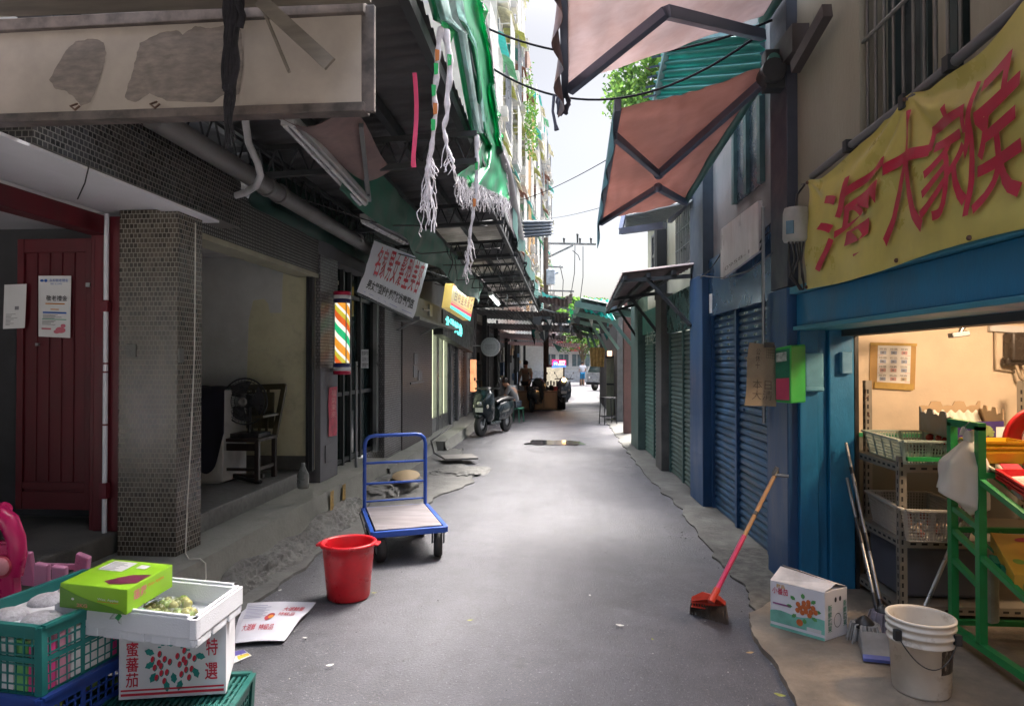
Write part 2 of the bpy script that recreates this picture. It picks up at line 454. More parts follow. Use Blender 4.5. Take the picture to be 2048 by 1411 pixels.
# grit swept to the edges of the lane
b = MB(); r2_ = random.Random(21)
for k in range(900):
    y = 3.2 + 9 * r2_.random() ** 1.5; sd = r2_.random() < .55
    x = (-2.05 + abs(r2_.gauss(0, .3))) if sd else (1.28 - abs(r2_.gauss(0, .22)))
    if r2_.random() < .25: x = -1.8 + 3 * r2_.random()
    s = .002 + .006 * r2_.random() ** 3; a = r2_.random() * 6; z = .014 + .012 * (1 - (x / 2.4) ** 2) * .5
    p = [V((x + s * math.cos(a + i * 2.1) * (1 + .4 * r2_.random()), y + s * math.sin(a + i * 2.1), z)) for i in range(3)]; b.m = k % 3
    b.add(p + [V((x, y, z + s * .9))], [(0, 1, 3), (1, 2, 3), (2, 0, 3)])
tag(ob('grit', b, [M('grit_grey', (.2, .2, .2), .8), M('grit_pale', (.42, .41, .38), .8), M('grit_dark', (.06, .06, .06), .8)]), 'loose grit and crumbs scattered along the edges of the asphalt', 'grit', kind='stuff')
# left raised pavement
step_mat = M('pavement_concrete', (.235, .235, .21), .75, var=.3, scale=2.5, bump=.45, bscale=28, dirt=.65)
def pavement(x0, x1, y0, y1, z):
    b = MB()
    def front(u, v):
        y = y0 + (y1 - y0) * u; zz = -.03 + (z + .03) * v
        w = (1 - v) ** 2
        return (x1 + .05 * w + .018 * mnoise.noise(V((y * 3, zz * 6, 2))) * (1 if v < .95 else .3), y, zz)
    b.grid(front, int((y1 - y0) * 12), 6)
    b.box(x0, x1 - .03, y0, y1, -.03, z - .001)
    b.grid(lambda u, v: (x1 + (-.03 - .4) * v + (0 if v > 0 else .004 * mnoise.noise(V((y0 + (y1 - y0) * u, 1, 1)))), y0 + (y1 - y0) * u, z), 40, 2)
    return structure('pavement', b, step_mat)
pavement(-4.6, -2.47, -3.0, 9.4, .35)
pavement(-4.6, -2.42, 9.3, 12.75, .22)
pavement(-4.6, -2.25, 12.7, 30, .2)

# ================================================================ LEFT: shophouse with red folding door
tile_brown = tile_mat('mosaic_brown', (.062, .05, .04), (.25, .235, .20), .030, .034, .5, .10, .25, .7, .5)
tile_dark = tile_mat('mosaic_dark', (.03, .03, .032), (.13, .125, .115), .034, .032, .5, .09, .25, .6, .5)
tile_white = tile_mat('mosaic_white', (.20, .205, .19), (.045, .045, .045), .031, .031, 0, .24, .35, .2, .5)
soffit_white = M('soffit_white', (.70, .70, .74), .8, var=.06, dirt=.15, dirtcol=(.25, .25, .25))
red_door = M('red_door', (.095, .005, .011), .5, var=.25, scale=3, dirt=.35, dirtcol=(.03, .005, .006), stretch=(1, 1, .3))
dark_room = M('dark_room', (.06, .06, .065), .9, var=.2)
t = thing('tiled_shophouse', 'brown mosaic tiled shophouse corner with a dark red folding door, behind the fruit crates', 'building', (-3.2, 4.5, .35))
b = MB(); b.box(-3.11, -2.68, 4.54, 4.86, .35, 2.76); ob('pillar', b, tile_brown, t, bevel=.006)
b = MB(); b.box(-2.80, -2.58, 3.12, 5.26, 2.762, 3.2); ob('beam', b, tile_dark, t, bevel=.006)
b = MB(); b.box(-3.45, -2.802, 1.0, 4.95, 2.764, 2.83); ob('soffit', b, soffit_white, t)
b = MB(); b.box(-2.802, -2.60, 1.0, 4.95, 2.745, 2.7615); ob('soffit_edge', b, soffit_white, t)
b = MB(); b.box(-3.38, -3.24, 4.62, 4.99, .5, 2.73); b.box(-3.38, -3.24, 2.0, 4.62, 2.6, 2.73)
b.box(-3.34, -3.22, 4.60, 4.66, .5, 2.6); b.box(-3.24, -3.12, 4.60, 4.64, .5, 2.73); ob('door_frame', b, red_door, t, bevel=.008)
b = MB(); b.box(-6, -3.17, 1.0, 5.0, .34, .5); ob('door_step', b, concrete_dark, t, bevel=.02)
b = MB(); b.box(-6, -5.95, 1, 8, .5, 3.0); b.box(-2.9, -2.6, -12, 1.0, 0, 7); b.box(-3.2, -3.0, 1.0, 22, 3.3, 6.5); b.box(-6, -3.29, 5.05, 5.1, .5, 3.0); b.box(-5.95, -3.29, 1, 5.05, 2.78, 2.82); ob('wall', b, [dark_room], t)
b = MB(); b.box(-5.95, -3.29, 1.5, 5.05, 2.74, 2.779); ob('ceiling', b, soffit_white, t)
# folding door leaf standing open, seen face on
d = MB(); Y = 4.74; x0, x1 = -4.02, -3.42; zb, zt = .62, 2.60
d.box(x0, x1, Y, Y + .03, zb, zt)
for xa, xb_ in ((x0, x0 + .05), (x1 - .07, x1)): d.box(xa, xb_, Y - .022, Y - .001, zb, zt)
for za, zc in ((zb, zb + .13), (zb + .15, zb + .2), (zt - .1, zt)): d.box(x0 + .05, x1 - .07, Y - .018, Y - .0005, za, zc)
for k in range(1, 5):
    x = x0 + .05 + k * (x1 - x0 - .12) / 5; d.box(x - .004, x + .004, Y - .012, Y - .0004, zb + .2, zt - .1)
leaf = ob('door_leaf', d, red_door, t, bevel=.004)
b = MB(); b.obox(ony(177, 569, Y - .03), (.03, .02, .03)); b.obox(ony(75, 688, Y - .03), (.02, .02, .02)); ob('latch', b, steel, leaf)
b = MB(); pts = [(-3.225, 4.57, .5), (-3.225, 4.57, 2.74)]; b.tube(pts, .017, 10); pipe = ob('door_pipe', b, M('pvc_white', (.62, .63, .68), .45, var=.05, dirt=.1), t)
b = MB()
for z in (.78, 1.25, 1.62, 1.68, 2.12): b.tube([(-3.225, 4.57, z), (-3.225, 4.57, z + .012)], .0185, 10)
b.box(-3.25, -3.20, 4.548, 4.59, .74, .85); b.box(-3.25, -3.20, 4.548, 4.59, 2.05, 2.12)
ob('pipe_clip', b, M('red_tape', (.12, .01, .02), .6), t)
# switch plates left in the tiles
b = MB(); b.obox(ony(263, 700, 4.535), (.07, .012, .09)); b.obox(onx(362, 710, -2.674), (.012, .06, .1)); ob('cover_plate', b, concrete_dark, t, bevel=.003)
# thin white cable along the pillar
cb = [onx(391, 445, -2.66), onx(389, 700, -2.66), onx(381, 900, -2.66), onx(375, 1000, -2.66), onx(371, 1105, -2.66), onz(378, 1117, .36), onz(400, 1116, .36), onx(411, 1125, -2.42), onx(412, 1155, -2.41), onx(402, 1190, -2.4)]
b = MB(); b.tube(cb, .0045, 6); solo('power_cable', b, M('cable_white', (.6, .58, .52), .5), 'thin white cable running down the tiled pillar edge onto the pavement', 'cable')
b = MB(); b.tube([onz(175, 322, 2.76), onz(177, 335, 2.73), ony(170, 365, 3.6), ony(155, 398, 3.62)], .004, 5); solo('ceiling_wire', b, black_plastic, 'short bare wire hanging from the white soffit over the red door', 'wire')
# papers on the leaf
b = MB(); f = bil(ony(77, 672, Y - .028), ony(140, 675, Y - .028), ony(142, 551, Y - .028), ony(77, 551, Y - .028))
b.grid(lambda u, v: f(u, v) + V((0, -.004 * math.sin(3 * u), 0)), 6, 6, thick=(0, .004, 0))
poster = solo('door_poster', b, [paper], 'white printed notice with blue heading taped in the middle of the red door', 'poster')
ink = MB(); fo = lambda u, v: f(u, v) + V((0, -.0075, 0))
ink.m = 0; write(ink, '永和敬老禮金', subrect(fo, .36, .94, .90, .95)); disc(ink, fo, .13, .92, .06, .02); disc(ink, fo, .25, .92, .05, .025)
write(ink, '區公所', subrect(fo, .4, .75, .855, .88))
ink.m = 1; write(ink, '敬老禮金', subrect(fo, .26, .92, .59, .68), .01)
ink.m = 2; patch(ink, subrect(fo, .24, .84, .535, .553)); patch(ink, subrect(fo, .4, .66, .445, .46))
ink.m = 3; patch(ink, subrect(fo, .16, .9, .385, .412))
for k in range(4): ink.m = 1; patch(ink, subrect(fo, .16, .5 + .38 * rnd.random(), .36 - .018 * k, .366 - .018 * k))
ink.m = 4; patch(ink, subrect(fo, .14, .9, .285, .297))
for k in range(4): ink.m = 1; patch(ink, subrect(fo, .14, .4 + .3 * rnd.random(), .26 - .02 * k, .266 - .02 * k))
ink.m = 5; patch(ink, subrect(fo, .12, .42, .12, .145)); disc(ink, fo, .72, .12, .16, .05); disc(ink, fo, .8, .19, .08, .03); disc(ink, fo, .6, .09, .1, .03)
blue_ink = M('blue_ink', (.03, .12, .45), .6, var=.1); orange_ink = M('orange_ink', (.6, .22, .03), .6, var=.1); green_ink = M('green_ink', (.02, .28, .14), .6, var=.1); pink_ink = M('pink_ink', (.6, .15, .2), .6, var=.1)
ob('print', ink, [blue_ink, black_ink, orange_ink, blue_ink, green_ink, pink_ink], poster)
b = MB(); f2 = bil(ony(8, 657, Y - .03), ony(50, 655, Y - .03), ony(54, 567, Y - .03), ony(11, 569, Y - .03))
b.grid(lambda u, v: f2(u, v) + V((0, -.014 * abs(u - .7), 0)), 6, 4, thick=(0, .003, 0)); slip = solo('door_slip', b, paper, 'small folded grey paper slip on the left edge of the red door', 'paper')
ink = MB(); fo = lambda u, v: f2(u, v) + V((0, -.014 * abs(u - .7) - .002, 0))
for k in range(9): patch(ink, subrect(fo, .12, .3 + .4 * rnd.random(), .08 + .03 * k, .09 + .03 * k))
patch(ink, subrect(fo, .5, .68, .42, .5)); ob('print', ink, M('grey_ink', (.2, .2, .22), .7), slip)

# ================================================================ LEFT: open shophouse with the fan
room_wall = None
def paint_wall():
    m, nt, bs, out = new_mat('two_tone_plaster'); vec = coords(nt)
    n1 = noisef(nt, vec, 6, 6); c = mixc(nt, n1, (.50, .49, .33), (.58, .57, .40))
    d = noisef(nt, vec, 3, 8, .7, .5, .8); c = mixc(nt, d, c, (.25, .24, .17))
    nt.links.new(c, bs.inputs['Base Color']); bs.inputs['Roughness'].default_value = .85
    bumpn(nt, bs, n1, .15, .004); return m
green_wall = paint_wall()
t = thing('open_shophouse', 'open fronted shophouse room with patchy cream wall and a tiled lintel over it', 'building', (-3.2, 6.5, .35))
b = MB(); b.box(-2.95, -2.75, 4.90, 8.05, 2.68, 3.12); ob('lintel', b, tile_white, t, bevel=.005)
b = MB(); b.box(-2.96, -2.74, 4.86, 8.1, 2.63, 2.678); ob('lintel_sill', b, M('sill_cream', (.34, .33, .24), .8, dirt=.4), t, bevel=.004)
YW = 7.35
b = MB(); b.box(-6, -2.78, YW, YW + .12, .5, 2.9); ob('back_wall', b, green_wall, t)
b = MB()   # newer grey-white paint rolled over the left of the wall, its edge in steps
P = lambda px, py: ony(px, py, YW - .004)
poly = [P(340, 940), P(487, 940), P(492, 800), P(497, 640), P(506, 600), P(528, 597), P(536, 606), P(540, 625), P(563, 625), P(565, 560), P(572, 480), P(340, 420)]
b.prism(poly, (0, .0035, 0)); ob('paint_patch', b, M('paint_grey', (.50, .52, .51), .8, var=.08, scale=3, dirt=.25, dirtcol=(.22, .23, .2)), t)
b = MB(); b.box(-6, -2.79, YW - .02, YW - .0045, .5, .66); ob('skirting', b, concrete_dark, t)
b = MB(); b.box(-6, -2.86, 5.0, YW + .1, .34, .5); ob('floor', b, M('terrazzo', (.13, .13, .125), .4, var=.4, scale=20, dirt=.4), t, bevel=.012)
b = MB(); b.box(-6, -2.96, 5.15, YW, 2.86, 2.92); b.box(-6.0, -5.9, 5.1, YW, .5, 2.9); ob('ceiling', b, M('ceiling_grey', (.5, .5, .48), .9), t)
b = MB(); b.box(-2.83, -2.80, YW - .07, YW - .02, .5, 2.68); b.box(-2.80, -2.765, YW - .05, YW + .02, .5, 2.68); ob('shutter_rail', b, steel_dark, t)

# ================================================================ LEFT: barber shop
tile_grey = tile_mat('mosaic_grey', (.13, .125, .13), (.045, .043, .045), .036, .036, .5, .1, .4, .3, .5)
stone_grey = M('stone_grey', (.14, .14, .15), .8, var=.25, bump=.3, dirt=.5)
glass_dark, nt, bs, out = new_mat('glass_dark'); bs.inputs['Base Color'].default_value = (.012, .022, .022, 1); bs.inputs['Roughness'].default_value = .06
t = thing('barber_shop', 'dark barber shop front with mosaic pillars and dark glass doors', 'building', (-3, 10, .35))
b = MB(); b.box(-3.0, -2.72, 7.42, 8.0, 1.62, 2.9); b.box(-3.0, -2.72, 10.15, 11.2, .22, 2.9); ob('pillar', b, tile_grey, t, bevel=.005)
b = MB(); b.box(-3.0, -2.715, 7.42, 8.0, .35, 1.62); b.box(-2.71, -2.70, 7.55, 7.75, .55, .75); ob('pillar_render', b, stone_grey, t, bevel=.005)
b = MB(); b.box(-3.0, -2.74, 7.42, 12.0, 2.9, 3.5); ob('wall', b, stone_grey, t)
dr = ob('door', (lambda q: (q.box(-2.95, -2.93, 8.0, 10.15, .35, 2.9), q)[1])(MB()), glass_dark, t)
b = MB()
for y in (8.02, 8.7, 9.0, 9.45, 10.1): b.box(-2.93, -2.88, y, y + .05, .35, 2.9)
for z in (.38, 1.25, 2.55): b.box(-2.93, -2.895, 8.07, 10.1, z, z + .05)
ob('door_frame', b, steel_dark, dr)
b = MB(); f = bil(onx(722, 735, -2.86), onx(737, 735, -2.86), onx(737, 698, -2.86), onx(722, 698, -2.86)); patch(b, f)
ink = MB(); ink.m = 0
ob('notice', b, M('paper_grey', (.35, .35, .36), .8), dr)
for k in range(3):
    write(ink, ['營業時間', '公休日', '請推門'][k], subrect(lambda u, v: f(u, v) + V((.004, 0, 0)), .08, .92, .68 - .32 * k, .92 - .32 * k), .01)
ob('notice_print', ink, black_ink, dr)
b = MB(); b.box(-2.86, -2.80, 10.0, 10.12, .35, 2.9); b.tube([(-2.66, 8.55, .35), (-2.66, 8.55, 1.7)], .018, 8); ob('post', b, steel, t)
# couplet strip
b = MB(); f = bil(onx(657, 872, -2.70), onx(673, 870, -2.70), onx(674, 772, -2.70), onx(658, 774, -2.70))
b.grid(lambda u, v: f(u, v) + V((.006 * math.sin(7 * v), 0, 0)), 2, 10, thick=(-.003, 0, 0))
cp = solo('spring_couplet', b, M('couplet_red', (.42, .05, .08), .7, var=.35, scale=12, dirt=.3, dirtcol=(.5, .3, .3)), 'faded red paper couplet strip pasted beside the dark glass barber door', 'couplet')
ink = MB(); write(ink, '福\n氣\n東\n來', lambda u, v: f(.2 + .6 * u, .38 + .56 * v) + V((.009, 0, 0))); ob('lettering', ink, M('couplet_ink', (.6, .25, .25), .7), cp)
# brown wall with notice board, then the lit doorway and the shutter shop
tile_choc = tile_mat('mosaic_chocolate', (.045, .035, .038), (.06, .055, .055), .036, .036, .5, .1, .35, .4, .3)
t = thing('noodle_shop', 'narrow shopfront with a chocolate tiled wall and a lit glass door under a green sign', 'building', (-3, 14, .2))
b = MB(); b.box(-3.0, -2.70, 11.2, 13.75, .2, 3.4); ob('wall', b, tile_choc, t)
b = MB(); b.box(-2.698, -2.68, 11.75, 12.9, 1.30, 1.33)
for y, z, w, h in ((12.0, 1.42, .3, .2), (12.4, 1.35, .3, .18), (12.05, 1.65, .28, .2)): b.box(-2.698, -2.69, y, y + w, z, z + h)
ob('notice', b, M('paper_dim', (.16, .16, .17), .8), t)
b = MB(); b.box(-2.86, -2.84, 13.95, 15.9, .45, 2.45)
lit_glass, nt, bs, out = new_mat('lit_glass'); bs.inputs['Base Color'].default_value = (.5, .52, .4, 1); bs.inputs['Emission Color'].default_value = (.75, .8, .5, 1); bs.inputs['Emission Strength'].default_value = .3; bs.inputs['Roughness'].default_value = .2
dr = ob('door', b, lit_glass, t)
b = MB()
for y in (13.76, 14.55, 14.75, 15.25, 15.9): b.box(-2.84, -2.76, y, y + (.18 if y in (13.76, 15.9) else .09), .2, 2.6)
b.box(-2.84, -2.77, 13.9, 15.95, .2, .5); b.box(-2.84, -2.77, 13.9, 15.95, 2.42, 2.6); ob('door_frame', b, steel, dr)
b = MB(); b.box(-3.0, -2.72, 13.75, 16.1, 2.6, 3.4); ob('lintel', b, stone_grey, t)
def shutter(mb, p0, p1, z0, z1, n, depth, nrm, seg=1):
    # horizontal roller-shutter slats, rounded towards the street
    p0, p1, nrm = V(p0), V(p1), V(nrm)
    prof = []
    for i in range(n):
        zb = z0 + (z1 - z0) * i / n; h = (z1 - z0) / n
        prof += [(0, zb), (depth, zb + .18 * h), (depth, zb + .58 * h), (depth * .35, zb + .86 * h)]
    prof.append((0, z1))
    vs = []
    for d, z in prof:
        for q in (p0, p1): vs.append(V((q.x, q.y, z)) + nrm * d)
    mb.add(vs, [(2 * i, 2 * i + 1, 2 * i + 3, 2 * i + 2) for i in range(len(prof) - 1)])
t = thing('shuttered_shop', 'closed shop with grey roller shutters beside the parked dark scooter', 'building', (-3, 18, .2))
b = MB(); shutter(b, (-2.80, 16.3, 0), (-2.80, 20.4, 0), .2, 2.5, 30, .025, (1, 0, 0)); ob('shutter', b, steel, t)
b = MB()
for y in (16.1, 17.1, 18.6, 20.4): b.box(-2.84, -2.70, y, y + .2, .2, 3.4)
b.box(-3, -2.72, 16.3, 20.4, 2.5, 3.4); ob('frame', b, stone_grey, t)
b = MB()
for y in (17.35, 18.85):
    for k in range(38): b.box(-2.70, -2.69, y, y + .1, .3 + k * .06, .335 + k * .06)
o = ob('light_strip', b, M('strip_white', (.6, .6, .6), .4), t)
# the far left shops, one dark frontage
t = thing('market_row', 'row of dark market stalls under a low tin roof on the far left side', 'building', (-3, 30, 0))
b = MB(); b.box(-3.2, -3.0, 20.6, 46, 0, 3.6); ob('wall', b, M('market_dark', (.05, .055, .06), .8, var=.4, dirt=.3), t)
b = MB()
for i, y in enumerate((21, 22.6, 24.6, 26.4, 28.6, 31, 34, 37, 41, 45)): b.box(-2.9 + .15 * (i % 2), -2.75 + .15 * (i % 2), y, y + .2, 0, 3.3)
ob('post', b, steel_dark, t)
b = MB()
for i in range(26):
    y = 20.8 + rnd.random() * 22; z = .2 + rnd.random() * 2.4; x = -2.99; w = .2 + rnd.random() * .8
    b.m = i % 4; b.box(x, x + .08 + .2 * rnd.random(), y, y + w, z, z + .15 + rnd.random() * .6)
ob('goods', b, [card, steel_dark, M('goods_blue', (.06, .12, .22), .6), M('goods_pale', (.3, .3, .28), .7)], t)
# ================================================================ RIGHT: teal shop with the lit room
teal = M('teal_paint', (.010, .165, .34), .5, var=.22, scale=3, dirt=.35, dirtcol=(.03, .05, .055), stretch=(1, 1, .4), chips=((.30, .24, .2), .70, 3.2), bump=.15)
teal_light = M('teal_flange', (.04, .24, .34), .5, var=.2, dirt=.25, chips=((.2, .12, .08), .74, 5))
def rbox(b, y0, y1, z0, z1, o0, o1):       # a box along the right shopfront line, offsets o0<o1 towards the street
    b.hexa([rp(y0, z0, o0), rp(y1, z0, o0), rp(y1, z0, o1), rp(y0, z0, o1), rp(y0, z1, o0), rp(y1, z1, o0), rp(y1, z1, o1), rp(y0, z1, o1)])
t = thing('fruit_shop', 'teal painted fruit shop with a lit cream room, open to the lane on the right', 'building', (2.6, 3.5, 0))
zl0 = onr(1700, 632).z; zl1 = onr(1700, 555).z
b = MB(); rbox(b, 1.0, 5.22, 1.96, 2.195, -.30, 0); ob('lintel', b, teal, t, bevel=.008)
b = MB(); rbox(b, 1.0, 5.22, 2.197, 2.25, -.2, .05); rbox(b, 1.0, 5.21, 1.93, 1.958, -.3, .03); ob('lintel_flange', b, teal_light, t, bevel=.005)
b = MB(); rbox(b, 1.0, 5.30, 1.885, 2.0, -.42, -.302); ob('shutter_box', b, M('shutter_box_dark', (.05, .055, .06), .6, dirt=.5), t)
# the folded post at the far jamb
b = MB()
b.box(1.725, 1.86, 5.18, 5.58, 0, 2.19); b.box(1.86, 1.93, 5.21, 5.56, 0, 2.19); b.box(1.93, 2.11, 5.17, 5.5, 0, 2.19)
ob('post', b, M('teal_post', (.008, .155, .33), .5, var=.25, scale=4, dirt=.4, dirtcol=(.03, .05, .05), stretch=(1, 1, .35), chips=((.30, .25, .21), .665, 2.6), bump=.2), t, bevel=.01)
b = MB(); b.box(2.112, 2.14, 5.17, 5.42, 0, 2.0); ob('guide_rail', b, black_plastic, t)
b = MB(); b.obox((1.81, 5.15, 1.62), (.13, .06, .28)); b.obox((1.81, 5.145, 1.5), (.135, .065, .03)); b2 = b; ob('meter_case', b, M('case_blue', (.10, .30, .42), .45, dirt=.2), t, bevel=.008)
b = MB(); b.obox((2.04, 5.145, 1.69), (.075, .05, .16)); ob('switch_box', b, M('switch_blue', (.10, .27, .44), .4, dirt=.3, dirtcol=(.2, .1, .06)), t, bevel=.008)
# upper wall, window, steel column
b = MB(); rbox(b, -12.0, 3.18, 2.25, 7.5, -.3, -.02); rbox(b, 4.24, 5.3, 2.25, 7.5, -.3, -.02); rbox(b, 3.18, 4.24, 2.25, 3.07, -.3, -.02); ob('wall', b, plaster_grey, t)
w = MB()
rbox(w, 3.18, 4.24, 3.07, 7.5, -.26, -.25)
win = ob('window', w, M('window_dim', (.05, .06, .06), .15), t)
b = MB()
for y in (3.18, 3.56, 3.82, 4.17): rbox(b, y, y + .07, 3.07, 7.5, -.248, -.19)
rbox(b, 3.18, 4.24, 3.07, 3.12, -.248, -.18); ob('frame', b, M('frame_green', (.03, .05, .05), .5), win)
b = MB()
rbox(b, 3.63, 3.82, 3.12, 7.5, -.22, -.215); ob('curtain', b, M('curtain', (.25, .23, .17), .9, var=.2, stretch=(3, 3, .1)), win)
b = MB()
for k in range(11): b.tube([rp(3.2 + k * .1, 3.05, -.05), rp(3.2 + k * .1, 7.5, -.05)], .009, 6)
b.tube([rp(3.15, 3.62, -.04), rp(4.3, 3.62, -.04)], .012, 6); ob('window_bars', b, M('bar_grey', (.16, .16, .15), .5, .4), win)
b = MB(); rbox(b, 5.23, 5.6, 2.26, 7.5, -.2, .06); ob('steel_column', b, M('column_blue', (.05, .06, .085), .5, .2, dirt=.4), t, bevel=.006)
b = MB(); a = onr(1575, 130, .05); rbox(b, 5.0, 5.4, a.z, a.z + .2, -.1, .1); b.bar(onr(1590, 135, .08), onr(1655, 20, .08), .06, .09); ob('bracket', b, M('bracket_brown', (.06, .05, .05), .6), t)
# room behind
b = MB()
b.box(2.0, 5.1, 5.5, 5.6, 0, 2.6); ob('end_wall', b, plaster_warm, t)
b = MB(); b.box(5.0, 5.1, 1.0, 5.5, 0, 2.6); b.box(2.0, 5.1, .9, 1.0, 0, 2.6); ob('back_wall', b, plaster_warm, t)
b = MB(); b.box(1.98, 5.1, 1.0, 5.6, 2.5, 2.6); ob('ceiling', b, white_paint, t)
b = MB(); b.box(2.16, 5, 5.485, 5.498, 0, 1.12); ob('dado', b, M('dado_grey', (.20, .2, .18), .8, dirt=.5, var=.2), t)
b = MB(); b.box(2.16, 5, 5.476, 5.484, 1.12, 1.15); ob('dado_rail', b, M('rail_green', (.02, .28, .12), .5), t)
# lamp in the room
lamp = thing('ceiling_lamp', 'warm lamp under the ceiling of the lit fruit shop, out of sight behind the lintel', 'lamp', (3.0, 3.9, 2.49))
b = MB(); b.lathe((3.0, 3.9, 2.4), [(.16, 0), (.05, .07), (.02, .09)], 16); ob('lamp_shade', b, steel, lamp)
lm = MB(); lm.ball((3.0, 3.9, 2.38), .045); mm, nt, bs, out = new_mat('bulb'); bs.inputs['Emission Color'].default_value = (1, .75, .45, 1); bs.inputs['Emission Strength'].default_value = 12
ob('bulb', lm, mm, lamp)
ld = bpy.data.lights.new('shop_light', 'POINT'); ld.energy = 28; ld.color = (1, .68, .42); ld.shadow_soft_size = .12
lo = bpy.data.objects.new('shop_light', ld); COL.objects.link(lo); lo.parent = lamp; lo.location = (0, 0, -.2)

# pipe along the wall above the banner
b = MB(); pts = [onr(1625, 352, .03), onr(1700, 292, .04), onr(1800, 215, .04), onr(1890, 140, .04), onr(2060, -5, .04)]
b.tube(pts, .025, 10); pp = solo('wall_conduit', b, M('conduit_grey', (.14, .14, .15), .5, dirt=.3), 'grey pipe running along the wall under the barred window, above the yellow banner', 'pipe')
b = MB()
for p in ((1700, 292), (1815, 203), (1905, 127)): q = onr(*p, .04); b.obox(q, (.07, .05, .07))
ob('pipe_clip', b, steel_dark, pp)
# electric meter housing
mt = thing('electric_meter', 'round grey electricity meter with loose wires, on the wall left of the yellow banner', 'meter', onr(1592, 480, .1))
b = MB(); c = onr(1592, 483, .12); b.lathe((c.x, c.y, c.z), [(.001, 0), (.08, 0), (.088, .02), (.085, .2), (.075, .235), (.001, .24)], 24); ob('housing', b, M('meter_grey', (.38, .39, .38), .5, dirt=.3), mt)
b = MB(); q = c + V((-.06, -.065, .09)); b.obox(q, (.05, .02, .09), R(-40)); ob('dial_window', b, M('dial', (.1, .2, .28), .1), mt)
b = MB()
for k in range(5):
    x = c.x - .05 + .025 * k; b.tube([(x, c.y, c.z), (x + .02 * math.sin(k), c.y, c.z - .12), (x + .03 * math.cos(k * 2), c.y + .02, c.z - .24), (c.x + .04 + .01 * k, c.y + .05, c.z - .33)], .007, 6)
b.tube([(c.x, c.y, c.z + .24), (c.x + .01, c.y, c.z + .33), (c.x + .06, c.y, c.z + .4)], .008, 6); ob('wires', b, black_plastic, mt)
# yellow banner
yel = M('banner_yellow', (.62, .54, .15), .35, var=.1, scale=3, dirt=.15, dirtcol=(.3, .2, .05), trans=.12)
B00, B10, B11, B01 = onr(1622, 578, .03), onr(2120, 448, .03), onr(2120, -55, .03), onr(1624, 362, .03)
tops = [(0, 0), (.12, -.11), (.38, -.07), (.567, 0), (.68, -.11), (.82, -.14), (1, 0)]
def bsag(u):
    for (a, ya), (c, yc) in zip(tops, tops[1:]):
        if a <= u <= c:
            s = (u - a) / (c - a); return ya + (yc - ya) * (3 * s * s - 2 * s ** 3)
    return 0
def banf(u, v, off=0.0):
    p = bil(B00, B10, B11, B01)(u, v + v * bsag(u) * .75 - (1 - v) * .02 * math.sin(6 * u))
    fold = 0
    for cu, cv in ((.56, 1), (0, 1), (.575, 1)):
        a = math.atan2((v - cv) * .55, u - cu + 1e-4); d = math.hypot(u - cu, (v - cv) * .55)
        fold += math.sin(a * 9 + cu) * .016 * math.exp(-d * 3.2) * min(1, d * 5)
    fold += .014 * math.sin(11 * u + 5 * v) * v * (1 - v) * 3 + .010 * mnoise.noise(V((u * 6, v * 5, 0)))
    return p + RN * (.035 + fold + off)
ban = thing('banner', 'yellow vinyl banner with large red characters on the wall above the lit shop', 'banner', banf(.5, 0))
b = MB(); b.grid(lambda u, v: banf(u, v), 180, 80); b.grid(lambda u, v: banf(u, v, -.003), 110, 44); ob('sheet', b, yel, ban)
def dense_write(mb, body, fn, bold, off, passes=2):
    vs, fs = text_mesh(body, bold)
    vs = [V((u, v, 0)) for u, v in vs]; fs = [list(f) for f in fs]
    for _ in range(passes):                    # split long edges so that the letters follow the folds
        mid = {}; nf = []
        def m(i, j):
            k = (min(i, j), max(i, j))
            if k not in mid: vs.append((vs[i] + vs[j]) / 2); mid[k] = len(vs) - 1
            return mid[k]
        for f in fs:
            if len(f) != 3:
                tris = [(f[0], f[i], f[i + 1]) for i in range(1, len(f) - 1)]
            else: tris = [tuple(f)]
            for a, c, d in tris:
                ab, bc, ca = m(a, c), m(c, d), m(d, a)
                nf += [[a, ab, ca], [ab, c, bc], [ca, bc, d], [ab, bc, ca]]
        fs = nf
    mb.add([fn(p.x, p.y) for p in vs], fs)
ink = MB()
for ch, u0, u1, v0, v1, sk in (('海', .10, .50, .13, .80, .0), ('大', .49, .67, .14, .90, 0), ('家', .655, .80, .18, .84, 0), ('侯', .775, .95, .14, .86, 0)):
    dense_write(ink, ch, (lambda u0, u1, v0, v1: lambda u, v: banf(u0 + (u1 - u0) * (u + .1 * (v - .5)), v0 + (v1 - v0) * v, .017))(u0, u1, v0, v1), .006, 0, 4)
ob('lettering', ink, M('banner_red', (.46, .012, .05), .4, var=.08), ban)
b = MB()
for u, v in ((.005, .985), (.565, .985), (.005, .02), (.53, .03), (.8, .02)): p = banf(u, v, .005); b.ball(p, .012, 8, 5)
ob('eyelet', b, rust, ban)
b = MB(); b.tube([banf(.005, .985), onr(1603, 368, .03)], .006, 5); b.tube([banf(.565, .985), onr(1812, 208, .03)], .006, 5); ob('tie', b, black_plastic, ban)

